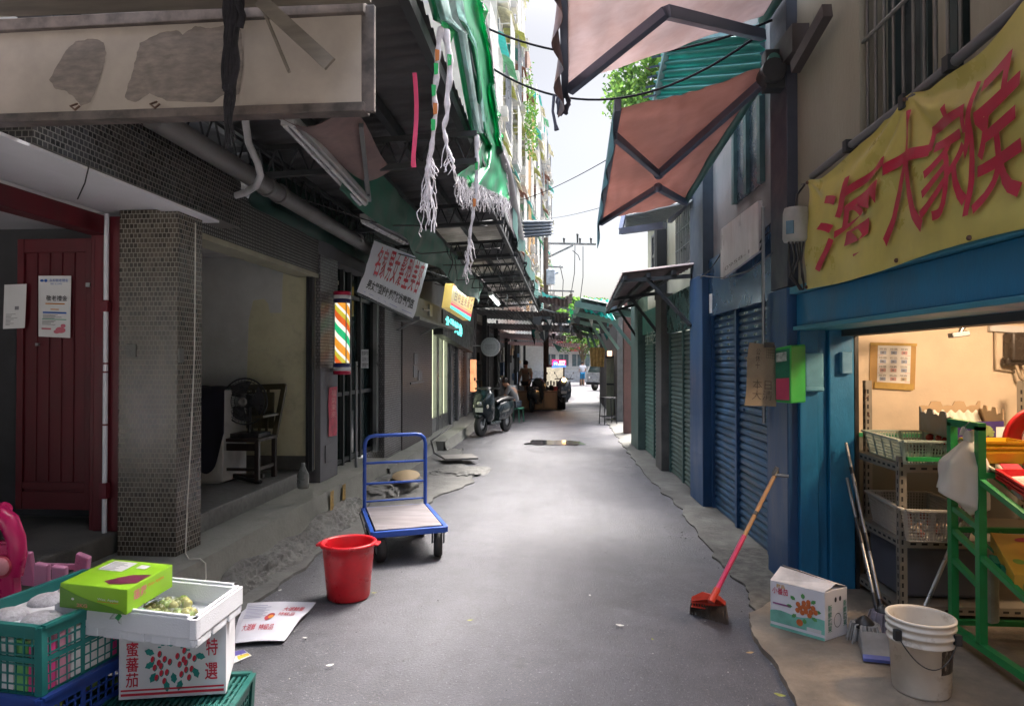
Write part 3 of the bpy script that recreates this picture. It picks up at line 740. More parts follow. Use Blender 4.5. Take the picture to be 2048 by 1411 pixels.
# ================================================================ RIGHT: blue shop with roller shutters
blue = M('blue_paint', (.012, .062, .165), .45, var=.25, scale=3, dirt=.3, dirtcol=(.03, .04, .06), stretch=(1, 1, .3), bump=.12)
blue_sh = M('blue_shutter', (.024, .085, .18), .42, .25, var=.4, scale=2.5, dirt=.6, dirtcol=(.04, .045, .055), dscale=1.6, bump=.1, chips=((.12, .08, .06), .73, 6))
t = thing('blue_shop', 'closed shop with dark blue roller shutters and blue pillars beside the teal shop', 'building', rp(6.8, 0))
b = MB(); rbox(b, 5.23, 5.68, 0, 2.255, -.25, .065); rbox(b, 8.05, 8.72, 0, 2.72, -.3, .03); ob('pillar', b, blue, t, bevel=.01)
pz = [5.70, 6.07, 7.07, 8.03]
sh = MB()
for a, c in zip(pz, pz[1:]): shutter(sh, rp(a, 0, -.12), rp(c, 0, -.12), .02, 2.22, 30, .022, RN)
sht = ob('shutter', sh, blue_sh, t)
b = MB()
for y in pz: rbox(b, y - .03, y + .035, .01, 2.22, -.13, -.07)
b.obox(onr(1487, 818, -.09), (.02, .05, .03)); ob('shutter_rail', b, blue, sht)
b = MB()
for r_ in range(7):
    for k in range(7):
        y = 5.8 + .31 * k + .03 * (r_ % 2); z = 2.175 - .0733 * r_
        rbox(b, y, y + .11, z - .012, z + .012, -.0985, -.0965)
ob('vent_slot', b, M('slot_pale', (.22, .25, .27), .3, .5), sht)
b = MB(); q = onr(1421, 608, -.035); rbox(b, q.y - .06, q.y + .06, q.z - .1, q.z + .12, -.0398, -.036); ob('sticker', b, paper, sht)
b = MB(); rbox(b, 5.68, 8.05, 2.22, 2.87, -.14, -.04); ob('header', b, M('blue_header', (.03, .09, .19), .25, .3, var=.3, scale=2, dirt=.2), t, bevel=.005)
b = MB(); rbox(b, 5.62, 8.05, 2.87, 8, -.3, -.1); ob('wall', b, M('blue_shop_wall', (.27, .275, .285), .85, var=.2, dirt=.55, stretch=(1, 1, .3), bump=.2), t)
b = MB(); a = onr(1505, 395); c = onr(1455, 340)
rbox(b, 6.25, 7.07, 3.3, 4.75, -.099, -.085); win = ob('window', b, M('window_slate', (.05, .075, .10), .25), t)
b = MB()
for y in (6.25, 6.66, 7.07): rbox(b, y - .04, y + .04, 3.3, 4.75, -.098, -.05)
ob('frame', b, M('frame_teal', (.06, .12, .13), .5), win)
b = MB(); rbox(b, 8.05, 8.72, 2.72, 6, -.3, 0.02); ob('wall_column', b, M('column_slate', (.05, .075, .105), .6, dirt=.4), t)
b = MB(); b.tube([rp(5.66, 1.2, .1), rp(5.66, 2.95, .1)], .014, 8); ob('silver_pipe', b, steel, t)
# blank board above the header
b = MB(); f = bil(onr(1441, 558, .05), onr(1517, 502, .05), onr(1517, 400, .05), onr(1441, 458, .05))
b.grid(f, 4, 4, False, thick=-RN * .03); bd = solo('signboard', b, M('board_worn', (.62, .6, .62), .35, var=.2, scale=3, dirt=.55, dirtcol=(.32, .24, .22), stretch=(1.5, 1.5, .5)), 'blank weathered white signboard on the wall above the blue shutters', 'sign')
ink = MB(); write(ink, '0958-1', subrect(lambda u, v: f(u, v) + RN * .003, .14, .8, .10, .17)); ob('lettering', ink, M('grey_ink2', (.22, .2, .2), .7), bd)
b = MB(); b.tube([onr(1520, 485, .06), onr(1532, 455, .05), onr(1548, 440, .05)], .006, 5); b.tube([onr(1520, 500, .06), onr(1530, 470, .05), onr(1550, 455, .05)], .006, 5); ob('bracket', b, steel_dark, bd)
# wires draped on that wall
b = MB()
b.tube([onr(1400, 556, .05), onr(1420, 540, .05), onr(1440, 510, .05), onr(1452, 470, -.05)], .006, 5)
b.tube([onr(1395, 550, .06), onr(1450, 556, .06), onr(1500, 540, .06), onr(1545, 505, .06)], .006, 5)
solo('loose_wire', b, black_plastic, 'two loose black wires sagging across the wall above the blue header', 'wire')

# ================================================================ RIGHT: green shop and the ones beyond
green_p = M('green_paint', (.055, .115, .105), .5, var=.3, scale=3, dirt=.45, stretch=(1, 1, .3))
green_s = M('green_shutter', (.09, .14, .128), .5, .2, var=.4, scale=2, dirt=.7, dirtcol=(.06, .055, .04), stretch=(1, 1, .4), chips=((.12, .07, .05), .73, 6))
t = thing('green_shop', 'closed shop with grey-green roller shutters beside the blue shop', 'building', rp(10, 0))
sh = MB(); shutter(sh, rp(8.72, 0, -.1), rp(9.6, 0, -.1), .02, 2.12, 32, .022, RN); shutter(sh, rp(9.6, 0, -.1), rp(10.6, 0, -.1), .02, 2.12, 32, .022, RN); sht = ob('shutter', sh, green_s, t)
b = MB()
for y in (8.76, 9.6, 10.55): rbox(b, y - .03, y + .03, 0, 2.14, -.11, -.055)
ob('shutter_rail', b, green_p, sht)
b = MB(); rbox(b, 8.72, 10.6, 2.13, 2.68, -.12, -.03); ob('header', b, M('green_header', (.025, .11, .105), .3, .2, var=.25, dirt=.3), t)
b = MB(); rbox(b, 10.6, 11.1, 0, 2.75, -.2, .06); ob('pillar', b, M('pillar_grey', (.10, .095, .09), .8, var=.4, dirt=.6, bump=.3), t, bevel=.01)
b = MB(); rbox(b, 8.72, 11.3, 2.68, 4.7, -.3, -.12); ob('wall', b, plaster_cream, t)
b = MB(); rbox(b, 8.98, 9.8, 3.05, 4.0, -.118, -.1); win = ob('window', b, M('window_dark', (.07, .08, .075), .3), t)
b = MB()
for k in range(9): b.tube([rp(8.94 + k * .115, 2.95, -.03), rp(8.94 + k * .115, 4.05, -.03)], .011, 5)
for k in range(5): b.tube([rp(8.9, 3.0 + k * .25, -.03), rp(9.9, 3.0 + k * .25, -.03)], .011, 5)
ob('window_bars', b, steel, win)
t = thing('pale_green_shop', 'closed shop with pale green shutters under the rusty tin canopy', 'building', rp(12.2, 0))
sh = MB(); shutter(sh, rp(11.1, 0, -.1), rp(13.1, 0, -.1), .02, 2.2, 30, .022, RN); sht = ob('shutter', sh, M('pale_green_shutter', (.11, .2, .175), .55, .2, var=.3, dirt=.5, dirtcol=(.07, .07, .05)), t)
b = MB(); rbox(b, 12.0, 12.06, 0, 2.2, -.11, -.055); ob('shutter_rail', b, green_p, sht)
b = MB(); rbox(b, 11.1, 13.1, 2.2, 2.62, -.12, -.03); hd = ob('header', b, M('pale_green_header', (.07, .25, .2), .5, dirt=.3), t)
ink = MB(); f = bil(onr(1290, 690, -.02), onr(1312, 685, -.02), onr(1312, 655, -.02), onr(1290, 665, -.02)); write(ink, '小吃', f); ob('lettering', ink, M('sign_pale', (.4, .45, .4), .6), hd)
b = MB(); rbox(b, 13.1, 14.1, 0, 3.0, -.2, .06); ob('pillar', b, M('pillar_green', (.08, .13, .115), .7, var=.3, dirt=.5), t, bevel=.01)
# cream upper storey further on
t = thing('cream_house', 'cream upper storey with a small grille window beyond the rusty canopy', 'building', rp(12, 2.6))
b = MB(); rbox(b, 11.3, 12.9, 2.63, 4.35, -1.5, -.1); ob('wall', b, plaster_cream, t)
b = MB(); rbox(b, 11.05, 11.3, 2.7, 4.6, -.11, .04); ob('drain_column', b, steel_dark, t)
b = MB(); rbox(b, 11.5, 12.1, 3.2, 3.85, -.098, -.07); win = ob('window', b, M('window_dark2', (.07, .08, .08), .3), t)
b = MB()
for y in (11.5, 11.8, 12.1): rbox(b, y - .03, y + .03, 3.16, 3.9, -.07, -.04)
for z in (3.16, 3.5, 3.85): rbox(b, 11.5, 12.1, z, z + .05, -.069, -.045)
ob('frame', b, steel, win)
b = MB(); rbox(b, 11.2, 13.0, 4.352, 4.42, -1.6, .1); ob('roof', b, M('roof_slate', (.12, .13, .14), .7), t)
# beyond: brown post, dark frontage on the right
t = thing('right_market_row', 'dark open market frontage with a red-brown post at the far right of the lane', 'building', rp(20, 0))
b = MB(); b.box(1.45, 1.8, 19.2, 29, 0, 3.4); ob('wall', b, M('market_dark_r', (.09, .095, .095), .8, var=.4, dirt=.4), t)
b = MB(); p = onz(1256, 868); b.box(p.x - .09, p.x + .09, p.y, p.y + .3, 0, 3.1); p = onz(1290, 890); b.box(p.x - .12, p.x + .1, p.y + .3, p.y + .5, 0, 3.0); ob('post', b, M('post_redbrown', (.11, .055, .05), .7, var=.3, dirt=.4), t)
# ================================================================ OVERHEAD: retractable awnings on the right
fab_r = M('awning_orange', (.40, .265, .24), .85, var=.14, scale=2, dirt=.35, dirtcol=(.26, .14, .12), trans=.45, bump=.2, bscale=25)
fab_g = M('awning_beige', (.47, .41, .41), .85, var=.14, scale=2, dirt=.35, dirtcol=(.3, .18, .13), trans=.55)
alu = M('aluminium_blue', (.16, .18, .24), .45, .6, var=.2, dirt=.3)
tube_g = M('tube_green', (.05, .16, .14), .45, .2, var=.2)
def awning(name, label, fab, w0, w1, f0, f1, e0, e1, sag=.05):
    # w0,w1 near/far end on the wall, f0,f1 near/far end of the front bar, e0,e1 elbows of the folding arms
    w0, w1, f0, f1 = map(V, (w0, w1, f0, f1))
    t = thing(name, label, 'awning', w0)
    def fn(u, v):
        p = bil(w0, w1, f1, f0)(u, v); p.z -= sag * math.sin(math.pi * v) * .6 + .012 * math.sin(9 * u + 2 * v) + .014 * mnoise.noise(V((u * 3, v * 4, w0.x))) + .006 * math.sin(30 * v + 9 * mnoise.noise(V((u * 2, v * 2, 0)))); return p
    b = MB(); b.grid(fn, 60, 44, thick=(0, 0, .006)); ob('fabric', b, fab, t)
    b = MB(); d = (w1 - w0).normalized(); b.tube([w0 - d * .1, w1 + d * .1], .045, 12); ob('roller_tube', b, tube_g, t)
    b = MB(); d = (f1 - f0).normalized(); b.bar(f0 - d * .05, f1 + d * .05, .05, .09); ob('front_bar', b, alu, t, bevel=.006)
    return t, fn
w0, w1 = onr(1540, 130, .15), onr(1372, 398, .15)
f0 = ony(1235, 215, 5.0); f1 = ony(1200, 440, 8.2)
t, fn = awning('awning', 'salmon retractable awning with crossed folding arms over the blue shutters', fab_r, w0, w1, f0, f1, None, None)
def proj(p):
    q = cam_inv @ V(p); return 1024 + F * q.x / -q.z, 705 - F * q.y / -q.z
cam_inv = (Matrix.Translation((0, 0, CAMH)) @ cam.rotation_euler.to_matrix().to_4x4()).inverted()
def on_cloth(fn, px, py):      # the point of a cloth seen at a photo pixel
    return fn(*min(((i / 60, j / 60) for i in range(61) for j in range(61)), key=lambda s: (V(proj(fn(*s))) - V((px, py))).length))
dz = V((0, 0, -.07))
E0, E1 = on_cloth(fn, 1316, 335) + dz, on_cloth(fn, 1316, 362) + dz
for a, e, f in ((w0 + V((-.05, .05, -.12)), E0, f0.lerp(f1, .12) + V((0, 0, -.06))), (w1 + V((-.02, -.05, -.05)), E1, f0.lerp(f1, .97) + V((0, 0, -.06)))):
    b = MB(); b.bar(a, e, .055, .07); b.bar(e, f, .05, .06); b.ball(e, .05, 10, 6); ob('folding_arm', b, alu, t, bevel=.005)
b = MB()
def val(u, v):
    p = f0.lerp(f1, u) + V((-.03, 0, -.04 - .16 * v * (1 + .25 * math.sin(u * 9)) - (.12 * max(0, u - .9) * 10 * v))); p.x += .02 * math.sin(u * 22) * v; return p
b.grid(val, 40, 4, thick=(-.004, 0, 0)); ob('valance', b, M('valance_teal', (.05, .16, .2), .8, var=.3, trans=.3), t)
b = MB(); b.obox(w0 + V((.03, 0, -.05)), (.16, .12, .3)); b.tube([w0 + V((0, .06, -.08)), w0 + V((0, -.12, -.08))], .09, 12); ob('bracket', b, steel_dark, t, bevel=.01)
w0b, w1b = V((1.72, 1.6, 4.42)), onr(1535, 25, .12)
f0b, f1b = V((-.02, 1.9, 3.92)), ony(1130, 175, 5.0)
t, fn2 = awning('awning', 'large faded beige awning overhead at the top edge with a torn front', fab_g, w0b, w1b, f0b, f1b, None, None, .03)
e = on_cloth(fn2, 1335, 2) + dz
b = MB(); a = onr(1525, 70, .15); b.bar(a, e, .06, .08); b.bar(e, f1b + V((.03, -.1, -.06)), .055, .07); ob('folding_arm', b, alu, t, bevel=.005)
b = MB()
def val2(u, v):
    p = f0b.lerp(f1b, u) + V((-.035, 0, -.02 - .2 * v * (1 + .35 * mnoise.noise(V((u * 9, 1, 0)))))); p.x += .035 * math.sin(u * 35) * v; return p
b.grid(val2, 60, 5, thick=(-.004, 0, 0)); ob('valance', b, M('valance_rust', (.12, .10, .12), .85, var=.6, scale=9, dirt=.7, dirtcol=(.3, .12, .06)), t)
b = MB(); q = f1b + V((-.02, 0, -.05))
for k in range(9): b.tube([q + V((.03 * math.sin(k * 2), .03 * math.cos(k * 2), 0)), q + V((.05 * math.sin(k * 2), .05 * math.cos(k), -.06)), q + V((.03 * math.cos(k * 3), .03 * math.sin(k * 3), -.14))], .016, 6)
b.tube([q + V((-.06, 0, 0)), q + V((-.07, 0, -.12)), q + V((-.05, 0, -.22)), q + V((-.04, 0, -.26))], [.012, .01, .012, .02], 8); ob('tassel', b, M('tassel_slate', (.07, .07, .1), .85), t)

# corrugated sheets
def corrug(b, p00, p10, p11, p01, waves, amp, n=8):
    """waves ridges along u; ridges run along v"""
    p00, p10, p11, p01 = map(V, (p00, p10, p11, p01))
    nrm = (p10 - p00).cross(p01 - p00).normalized()
    f = bil(p00, p10, p11, p01)
    b.grid(lambda u, v: f(u, v) + nrm * amp * math.sin(2 * math.pi * waves * u), waves * n, 2, thick=nrm * .003)
tq = M('turquoise_sheet', (.10, .42, .40), .4, var=.15, dirt=.25, trans=.45)
t = thing('canopy_sheet', 'turquoise translucent corrugated canopy high on the wall behind the salmon awning', 'canopy', onr(1500, 60))
b = MB(); corrug(b, onr(1525, 55, .05), onr(1525, 190, .05), ony(1302, 200, 7.5), ony(1335, 78, 7.0), 7, .035); ob('roofing', b, tq, t)
b = MB(); b.bar(ony(1338, 82, 6.95), ony(1310, 205, 7.4), .06, .05); b.bar(onr(1515, 55, .1), onr(1420, 175, .1), .06, .05); b.bar(onr(1525, 55, .1), ony(1335, 85, 6.95), .05, .05); ob('frame', b, M('frame_aqua', (.14, .28, .30), .5), t)
b = MB()
for k in range(6): a = ony(1312 + k * 4, 190 - 20 * k, 7.3); b.bar(a, a + V((-.13, 0, -.02)), .05, .004)
ob('torn_edge', b, M('torn_blue', (.05, .08, .14), .7), t)
# smaller grey canopy under the awning
t = thing('canopy_sheet', 'small grey corrugated canopy on brackets above the cream house window', 'canopy', onr(1375, 420))
b = MB(); corrug(b, ony(1250, 430, 11.4), ony(1250, 455, 12.6), onr(1330, 440, .05) , onr(1385, 398, .05), 8, .03); ob('roofing', b, M('tin_grey', (.3, .33, .34), .5, .4, var=.3, dirt=.4), t)
b = MB(); b.bar(ony(1242, 462, 11.2), onr(1330, 450, .05), .08, .1); b.bar(ony(1248, 430, 11.3), ony(1242, 458, 11.2), .07, .05); b.bar(onr(1340, 440, .02), onr(1385, 390, .02), .06, .08); ob('frame', b, alu, t)
# rusty corrugated canopy above the green shutters
tin = M('tin_rusty', (.15, .12, .12), .65, .3, var=.4, dirt=.5, dirtcol=(.08, .04, .03))
t = thing('tin_canopy', 'rusty corrugated tin canopy over the green shutters', 'canopy', onr(1385, 540))
c0, c1 = onr(1388, 528, .02), rp(13.6, 2.95, .02)
q0, q1 = ony(1245, 545, 9.6), ony(1212, 615, 13.4)
b = MB(); corrug(b, c0, c1, q1, q0, 26, .03, 6); ob('roofing', b, tin, t)
b = MB()
for s in (.25, .6, .95): b.bar(c0.lerp(q0, s) - V((0, 0, .07)), c1.lerp(q1, s) - V((0, 0, .07)), .05, .06)
for s in (.02, .5, .98): b.bar(c0.lerp(c1, s) - V((0, 0, .13)), q0.lerp(q1, s) - V((0, 0, .1)), .05, .05); b.bar(c0.lerp(c1, s) - V((.02, 0, .75)), c0.lerp(c1, s).lerp(q0.lerp(q1, s), .6) - V((0, 0, .12)), .04, .04)
ob('frame', b, steel_dark, t)
# green steel canopy further along on the right
t = thing('steel_canopy', 'green steel canopy roof with diagonal braces across the far right of the lane', 'canopy', rp(17, 3))
b = MB(); corrug(b, rp(14, 2.75, 0), rp(27, 2.9, 0), V((.1, 27, 3.0)), V((.35, 14.6, 3.05)), 60, .03, 4); ob('roofing', b, M('tin_dark_green', (.05, .085, .08), .7, .2, var=.4, dirt=.4), t)
b = MB()
for y in (14.3, 17, 20, 23, 26): b.bar(rp(y, 2.66, -.02), V((.2, y, 2.9)), .08, .12); b.bar(rp(y, 2.0, -.02), V((.8, y, 2.75)), .07, .07)
b.bar(V((.3, 14.3, 2.92)), V((.15, 26, 2.92)), .08, .1); ob('frame', b, M('frame_green_pale', (.12, .22, .19), .55, var=.25, dirt=.4), t)
t = thing('roof_panel', 'bright turquoise plastic roof panels beside the rusty canopy', 'roof', V((.6, 15, 3.4)))
b = MB()
b.m = 0; corrug(b, ony(1160, 595, 16), ony(1232, 600, 15), ony(1235, 615, 14.5), ony(1165, 608, 15.5), 6, .02)
corrug(b, ony(1165, 612, 15.5), ony(1225, 628, 14), ony(1232, 640, 13.8), ony(1170, 622, 15), 6, .02); ob('roofing', b, M('turquoise_lit', (.04, .50, .44), .4, trans=.55), t)
b = MB(); b.bar(ony(1163, 600, 15.2), ony(1235, 618, 14.2), .1, .12); b.bar(ony(1190, 625, 14.5), ony(1200, 610, 14.5), .1, .1); ob('frame', b, alu, t)

# ================================================================ OVERHEAD: left tin roof, trusses, valance
roof_dk = M('tin_left', (.17, .17, .175), .7, .2, var=.35, scale=4, dirt=.55, dirtcol=(.07, .06, .055), stretch=(.3, 1, 1))
t = thing('tin_roof', 'long grey corrugated tin roof along the left side of the lane', 'roof', (-2, 12, 3.6))
b = MB(); corrug(b, (-2.95, 3.3, 3.55), (-2.95, 22, 3.45), (-1.9, 22, 3.535), (-1.9, 3.3, 3.665), 110, .022, 4); corrug(b, (-1.9, 3.3, 3.665), (-1.9, 9.6, 3.62), (-.82, 9.6, 3.73), (-.82, 3.3, 3.78), 40, .022, 4)
for y0 in (11.2, 14.6, 18): corrug(b, (-1.9, y0, 3.61), (-1.9, y0 + 1.8, 3.6), (-.82, y0 + 1.8, 3.69), (-.82, y0, 3.71), 12, .022, 4); ob('roofing', b, roof_dk, t)
b = MB()
for x in (-2.6, -2.0, -1.4, -.86): b.bar((x, 3.3, 3.47 + (x + 2.95) * .1), (x, 22, 3.36 + (x + 2.95) * .08), .06, .09)
ob('purlin', b, steel_dark, t)
def truss(mb, a, c, h, n, r=.018, dn=V((0, 0, -1))):
    a, c = V(a), V(c)
    mb.bar(a, c, r * 2, r * 2); mb.bar(a + dn * h, c + dn * h, r * 2, r * 2)
    for i in range(n):
        p, q, m_ = a.lerp(c, i / n), a.lerp(c, (i + 1) / n), a.lerp(c, (i + .5) / n) + dn * h
        mb.tube([p, m_, q], r * .55, 5, False)
for y in (5.4, 7.8, 10.2, 12.6, 15.4, 19):
    b = MB(); truss(b, (-2.9, y, 3.42), (-.7, y, 3.52), .22, 12, .022); ob('truss', b, steel_dark, t)
b = MB(); truss(b, (-.80, 6.0, 3.62), (-.76, 21.5, 3.42), .26, 44, .024); ob('edge_truss', b, steel_dark, t)
b = MB(); truss(b, (-2.45, 3.4, 3.44), (-2.45, 8.6, 3.38), .24, 22, .016); ob('truss', b, steel_dark, t)
# green valance strip
b = MB()
for y0, y1 in ((9.6, 11.2), (13.0, 14.6), (16.4, 18), (19.8, 22)): corrug(b, (-1.9, y0, 3.6), (-1.9, y1, 3.59), (-.85, y1, 3.68), (-.85, y0, 3.70), 10, .022, 4)
ob('skylight', b, M('skylight_cream', (.36, .35, .33), .7, var=.3, scale=2, dirt=.5, dirtcol=(.14, .12, .1), trans=.22), t)
b = MB(); b.grid(lambda u, v: (-.73 + .03 * math.sin(40 * u), 9.5 + 12.5 * u, 3.86 - .02 * 12.5 * u - (.3 + .08 * math.sin(23 * u)) * v), 80, 4, thick=(.004, 0, 0)); solo('edge_tarp', b, M('tarp_teal_dark', (.02, .11, .10), .6, var=.5, dirt=.4), 'ragged dark teal tarp strip along the far edge of the left tin roof', 'tarp')
t = thing('tarp_valance', 'long dark green tarpaulin strip under the left roof, receding along the lane', 'tarp', (-1.6, 9, 3.2))
gt = M('tarp_dark_green', (.012, .10, .062), .55, var=.3, scale=3, dirt=.35, dirtcol=(.06, .07, .055))
def vf(u, v):
    y = 5.2 + 8.2 * u; return (-1.62 + .05 * math.sin(y * 2.1) * v + .03 * mnoise.noise(V((y * 2, v * 3, 1))) - .10 * v, y, 3.48 - .02 * y - .36 * v - .03 * v * math.sin(y * 3.3))
b = MB(); b.grid(vf, 90, 8, thick=(-.004, 0, 0)); ob('sheet', b, gt, t)
b = MB(); b.bar((-1.64, 5.2, 3.40), (-1.64, 13.4, 3.23), .04, .05); ob('rail', b, steel_dark, t)
b = MB(); b.grid(lambda u, v: (-1.42 - .5 * v, 4.3 + 1.3 * u, 3.34 + .06 * math.sin(6 * u) * (1 - v) - .12 * math.sin(math.pi * v)), 16, 10, thick=(0, 0, .004)); solo('tarp_sheet', b, M('tarp_dusty', (.22, .15, .14), .8, var=.35, scale=2, dirt=.4), 'dusty pinkish tarpaulin folded under the left roof above the white pipes', 'tarp')
# dark tarpaulin lining on the upper left wall
b = MB(); b.grid(lambda u, v: (-2.66 + .05 * mnoise.noise(V((u * 9, v * 4, 2))), 5.6 + 5 * u, 3.02 + .45 * v), 50, 8, thick=(-.004, 0, 0)); solo('wall_tarp', b, M('tarp_black_green', (.012, .05, .04), .7, var=.5, dirt=.3), 'dark green sheet hanging on the upper left wall behind the trusses', 'tarp')

# PVC pipes
pvc = M('pvc_grey', (.15, .145, .145), .55, var=.15, dirt=.45)
b = MB(); b.tube([(-2.47, 3.9, 3.17), (-2.47, 8.9, 3.12)], .075, 16); dp = solo('drain_pipe', b, pvc, 'thick grey drain pipe running along the left wall above the tiled lintel', 'pipe')
b = MB()
for y in (5.45, 5.7, 7.9): b.tube([(-2.47, y, 3.155), (-2.47, y + .05, 3.155)], .088, 16)
b.tube([(-2.47, 5.45, 3.155), (-2.6, 5.3, 3.05)], .014, 6); ob('coupling', b, pvc, dp)
b = MB(); pts = [ony(482, 200, 4.75), ony(490, 235, 4.75), ony(497, 285, 4.78), ony(515, 325, 4.85), ony(521, 350, 4.9), ony(512, 372, 5.0), ony(490, 385, 5.1), ony(463, 393, 5.2)]
b.tube(pts, .026, 12); solo('bent_pipe', b, M('pvc_pale', (.48, .48, .5), .5, dirt=.2), 'pale bent drain pipe curving under the peeling signboard', 'pipe')
# fluorescent fittings
fit = M('fitting_white', (.42, .42, .42), .5, var=.1, dirt=.3)
tube_lit, nt, bs, out = new_mat('tube_lit'); bs.inputs['Emission Color'].default_value = (.9, 1, .97, 1); bs.inputs['Emission Strength'].default_value = 6
tube_off = M('tube_off', (.5, .5, .52), .3, var=.05)
def tubelamp(a, c, label, lit=False, w=.09):
    a, c = V(a), V(c); t = thing('fluorescent_lamp', label, 'lamp', a)
    b = MB(); b.bar(a, c, w, .05); b.bar(a.lerp(c, .01) - V((0, 0, .03)), a.lerp(c, .04) - V((0, 0, .03)), w * .9, .05); b.bar(a.lerp(c, .96) - V((0, 0, .03)), a.lerp(c, .99) - V((0, 0, .03)), w * .9, .05); ob('fitting', b, fit, t, bevel=.004)
    b = MB(); o = V((0, 0, -.055))
    for s in ((0,) if lit else (-.022, .022)): b.tube([a.lerp(c, .02) + o + V((s, 0, 0)), a.lerp(c, .98) + o + V((s, 0, 0))], .015, 8)
    ob('tube', b, tube_lit if lit else tube_off, t)
tubelamp(ony(572, 230, 4.3), ony(728, 398, 5.7), 'unlit twin tube lamp slanting beside the white bent pipe', w=.1)
tubelamp(onx(780, -20, -1.35), onx(812, 165, -1.35), 'unlit twin tube lamp at the top edge between signboard and green tarp', w=.12)
tubelamp(onx(728, 432, -1.95), onx(812, 478, -1.95), 'unlit tube lamp just above the white hair salon banner', w=.09)
tubelamp(onx(880, 512, -1.85), onx(914, 540, -1.85), 'lit tube lamp at the end of the dark green valance', True)
tubelamp(onx(930, 565, -1.75), onx(953, 585, -1.75), 'lit tube lamp along the top of the yellow lightbox sign', True)
tubelamp(onx(980, 585, -1.45), onx(997, 604, -1.45), 'lit tube lamp beyond the yellow lightbox, furthest along the lane', True)
b = MB(); b.bar(ony(738, 400, 5.75), ony(722, 250, 4.6), .03, .03); b.bar(ony(738, 400, 5.75), ony(728, 320, 5.3), .04, .03); solo('lamp_bracket', b, steel, 'thin metal strut holding the slanting tube lamp to the roof', 'bracket')

# signboard box in the upper left
t = thing('peeling_signboard', 'long cream plywood signboard with peeling paint across the upper left corner', 'sign', (-2, 2.9, 2.75))
ply = M('ply_cream', (.42, .36, .31), .75, var=.1, scale=4, dirt=.3, dirtcol=(.25, .2, .17))
S00, S10, S11, S01 = ony(-130, 236, 3.02), ony(722, 208, 2.9), ony(722, 26, 2.9), ony(-130, 70, 3.02)
b = MB(); b.grid(bil(S00, S10, S11, S01), 4, 4, False, thick=(0, .05, 0)); ob('panel', b, ply, t)
b = MB()
up = V((0, 0, 1))
b.bar(S00 + V((0, .02, -.015)), S10 + V((.02, .02, -.015)), .08, .04); b.bar(S01 + V((0, .02, .02)), S11 + V((.02, .02, .02)), .09, .055); b.bar(S10 + V((.012, .02, -.03)), S11 + V((.012, .02, .04)), .025, .09, (1, 0, 0))
ob('frame', b, M('sign_frame', (.10, .085, .08), .75, var=.5, scale=10, dirt=.4, dirtcol=(.2, .13, .1)), t, bevel=.004)
sf = bil(S00, S10, S11, S01, (0, -.003, 0))
def sp_(px, py): u = (px + 130) / 852; yb = 236 - 28 * u; yt = 70 - 44 * u; return sf(u, (yb - py) / (yb - yt))
def blob(px_pts, sm=3):
    out = []
    n = len(px_pts)
    for i in range(n):
        a, c = V((*px_pts[i], 0)), V((*px_pts[(i + 1) % n], 0))
        for k in range(6):
            p = a.lerp(c, k / 6); out.append(sp_(p.x + sm * mnoise.noise(V((p.x * .1, p.y * .1, 0))), p.y + sm * mnoise.noise(V((p.x * .1, p.y * .1, 7)))))
    return out
b = MB()
for pl in ([(150, 100), (170, 82), (205, 76), (228, 84), (232, 108), (225, 140), (212, 175), (200, 205), (180, 212), (168, 195), (150, 182), (130, 178), (115, 160)],
           [(300, 85), (340, 65), (372, 60), (385, 68), (410, 52), (440, 55), (470, 50), (498, 58), (503, 130), (494, 190), (470, 188), (440, 205), (355, 202), (320, 186), (292, 205), (268, 196), (280, 160), (290, 125)]):
    pts = blob(pl); b.add(pts, [tuple(range(len(pts)))])
ob('peeled_patch', b, M('ply_bare', (.235, .195, .17), .85, var=.25, scale=14, dirt=.45, dirtcol=(.1, .085, .085), stretch=(1, 1, 3)), t)
b = MB()
for px, py in ((175, 212), (335, 208)): q = sp_(px, py); b.tube([q + V((0, -.005, .01)), q + V((-.015, -.03, -.01)), q + V((.01, -.035, -.03)), q + V((.03, -.03, -.01))], .005, 5)
ob('hook', b, rust, t)
# canopy board above it
b = MB(); a0, a1 = V((-4.2, 2.95, 3.30)), V((-.83, 2.86, 3.24)); b.grid(bil(a0, a1, (-.75, -6.0, 3.5), (-4.2, -6.0, 3.5)), 6, 6, False, thick=(0, 0, .03)); solo('canopy_board', b, wood_grey, 'weathered brown board canopy above the peeling signboard', 'canopy')
# dark cloth strap hanging in front
def strand(b, pts, r, n=6, wob=.01, seed=0):
    out = []; pts = [V(p) for p in pts]
    for i, (a, c) in enumerate(zip(pts, pts[1:])):
        for k in range(6): p = a.lerp(c, k / 6); out.append(p + V((mnoise.noise(V((p.z * 8, seed, 0))), mnoise.noise(V((p.z * 8, seed, 9))), 0)) * wob)
    out.append(pts[-1]); b.tube(out, r if not isinstance(r, (list, tuple)) else [r[0] + (r[1] - r[0]) * i / (len(out) - 1) for i in range(len(out))], n)
b = MB()
for k in range(7):
    s = k - 3; strand(b, [ony(468 + s * 5, -20, 2.75), ony(464 + s * 4, 60, 2.75), ony(459 + s * 3.4, 150, 2.75), ony(458 + s * 3, 190 - abs(s) * 4, 2.75)], .011, 6, .018, k)
for k in range(5): strand(b, [ony(455 + k * 3, 180, 2.75), ony(447 + k * 4, 245, 2.76), ony(452 + k * 5, 300 - 5 * k, 2.78)], (.007, .003), 5, .015, k + 20)
strand(b, [ony(476, 0, 2.73), ony(486, 30, 2.72), ony(480, 55, 2.73)], .014, 6, .01, 3)
solo('cloth_strap', b, M('cloth_black', (.022, .02, .025), .95, var=.5, scale=30), 'frayed black cloth strap hanging in front of the peeling signboard', 'cloth')
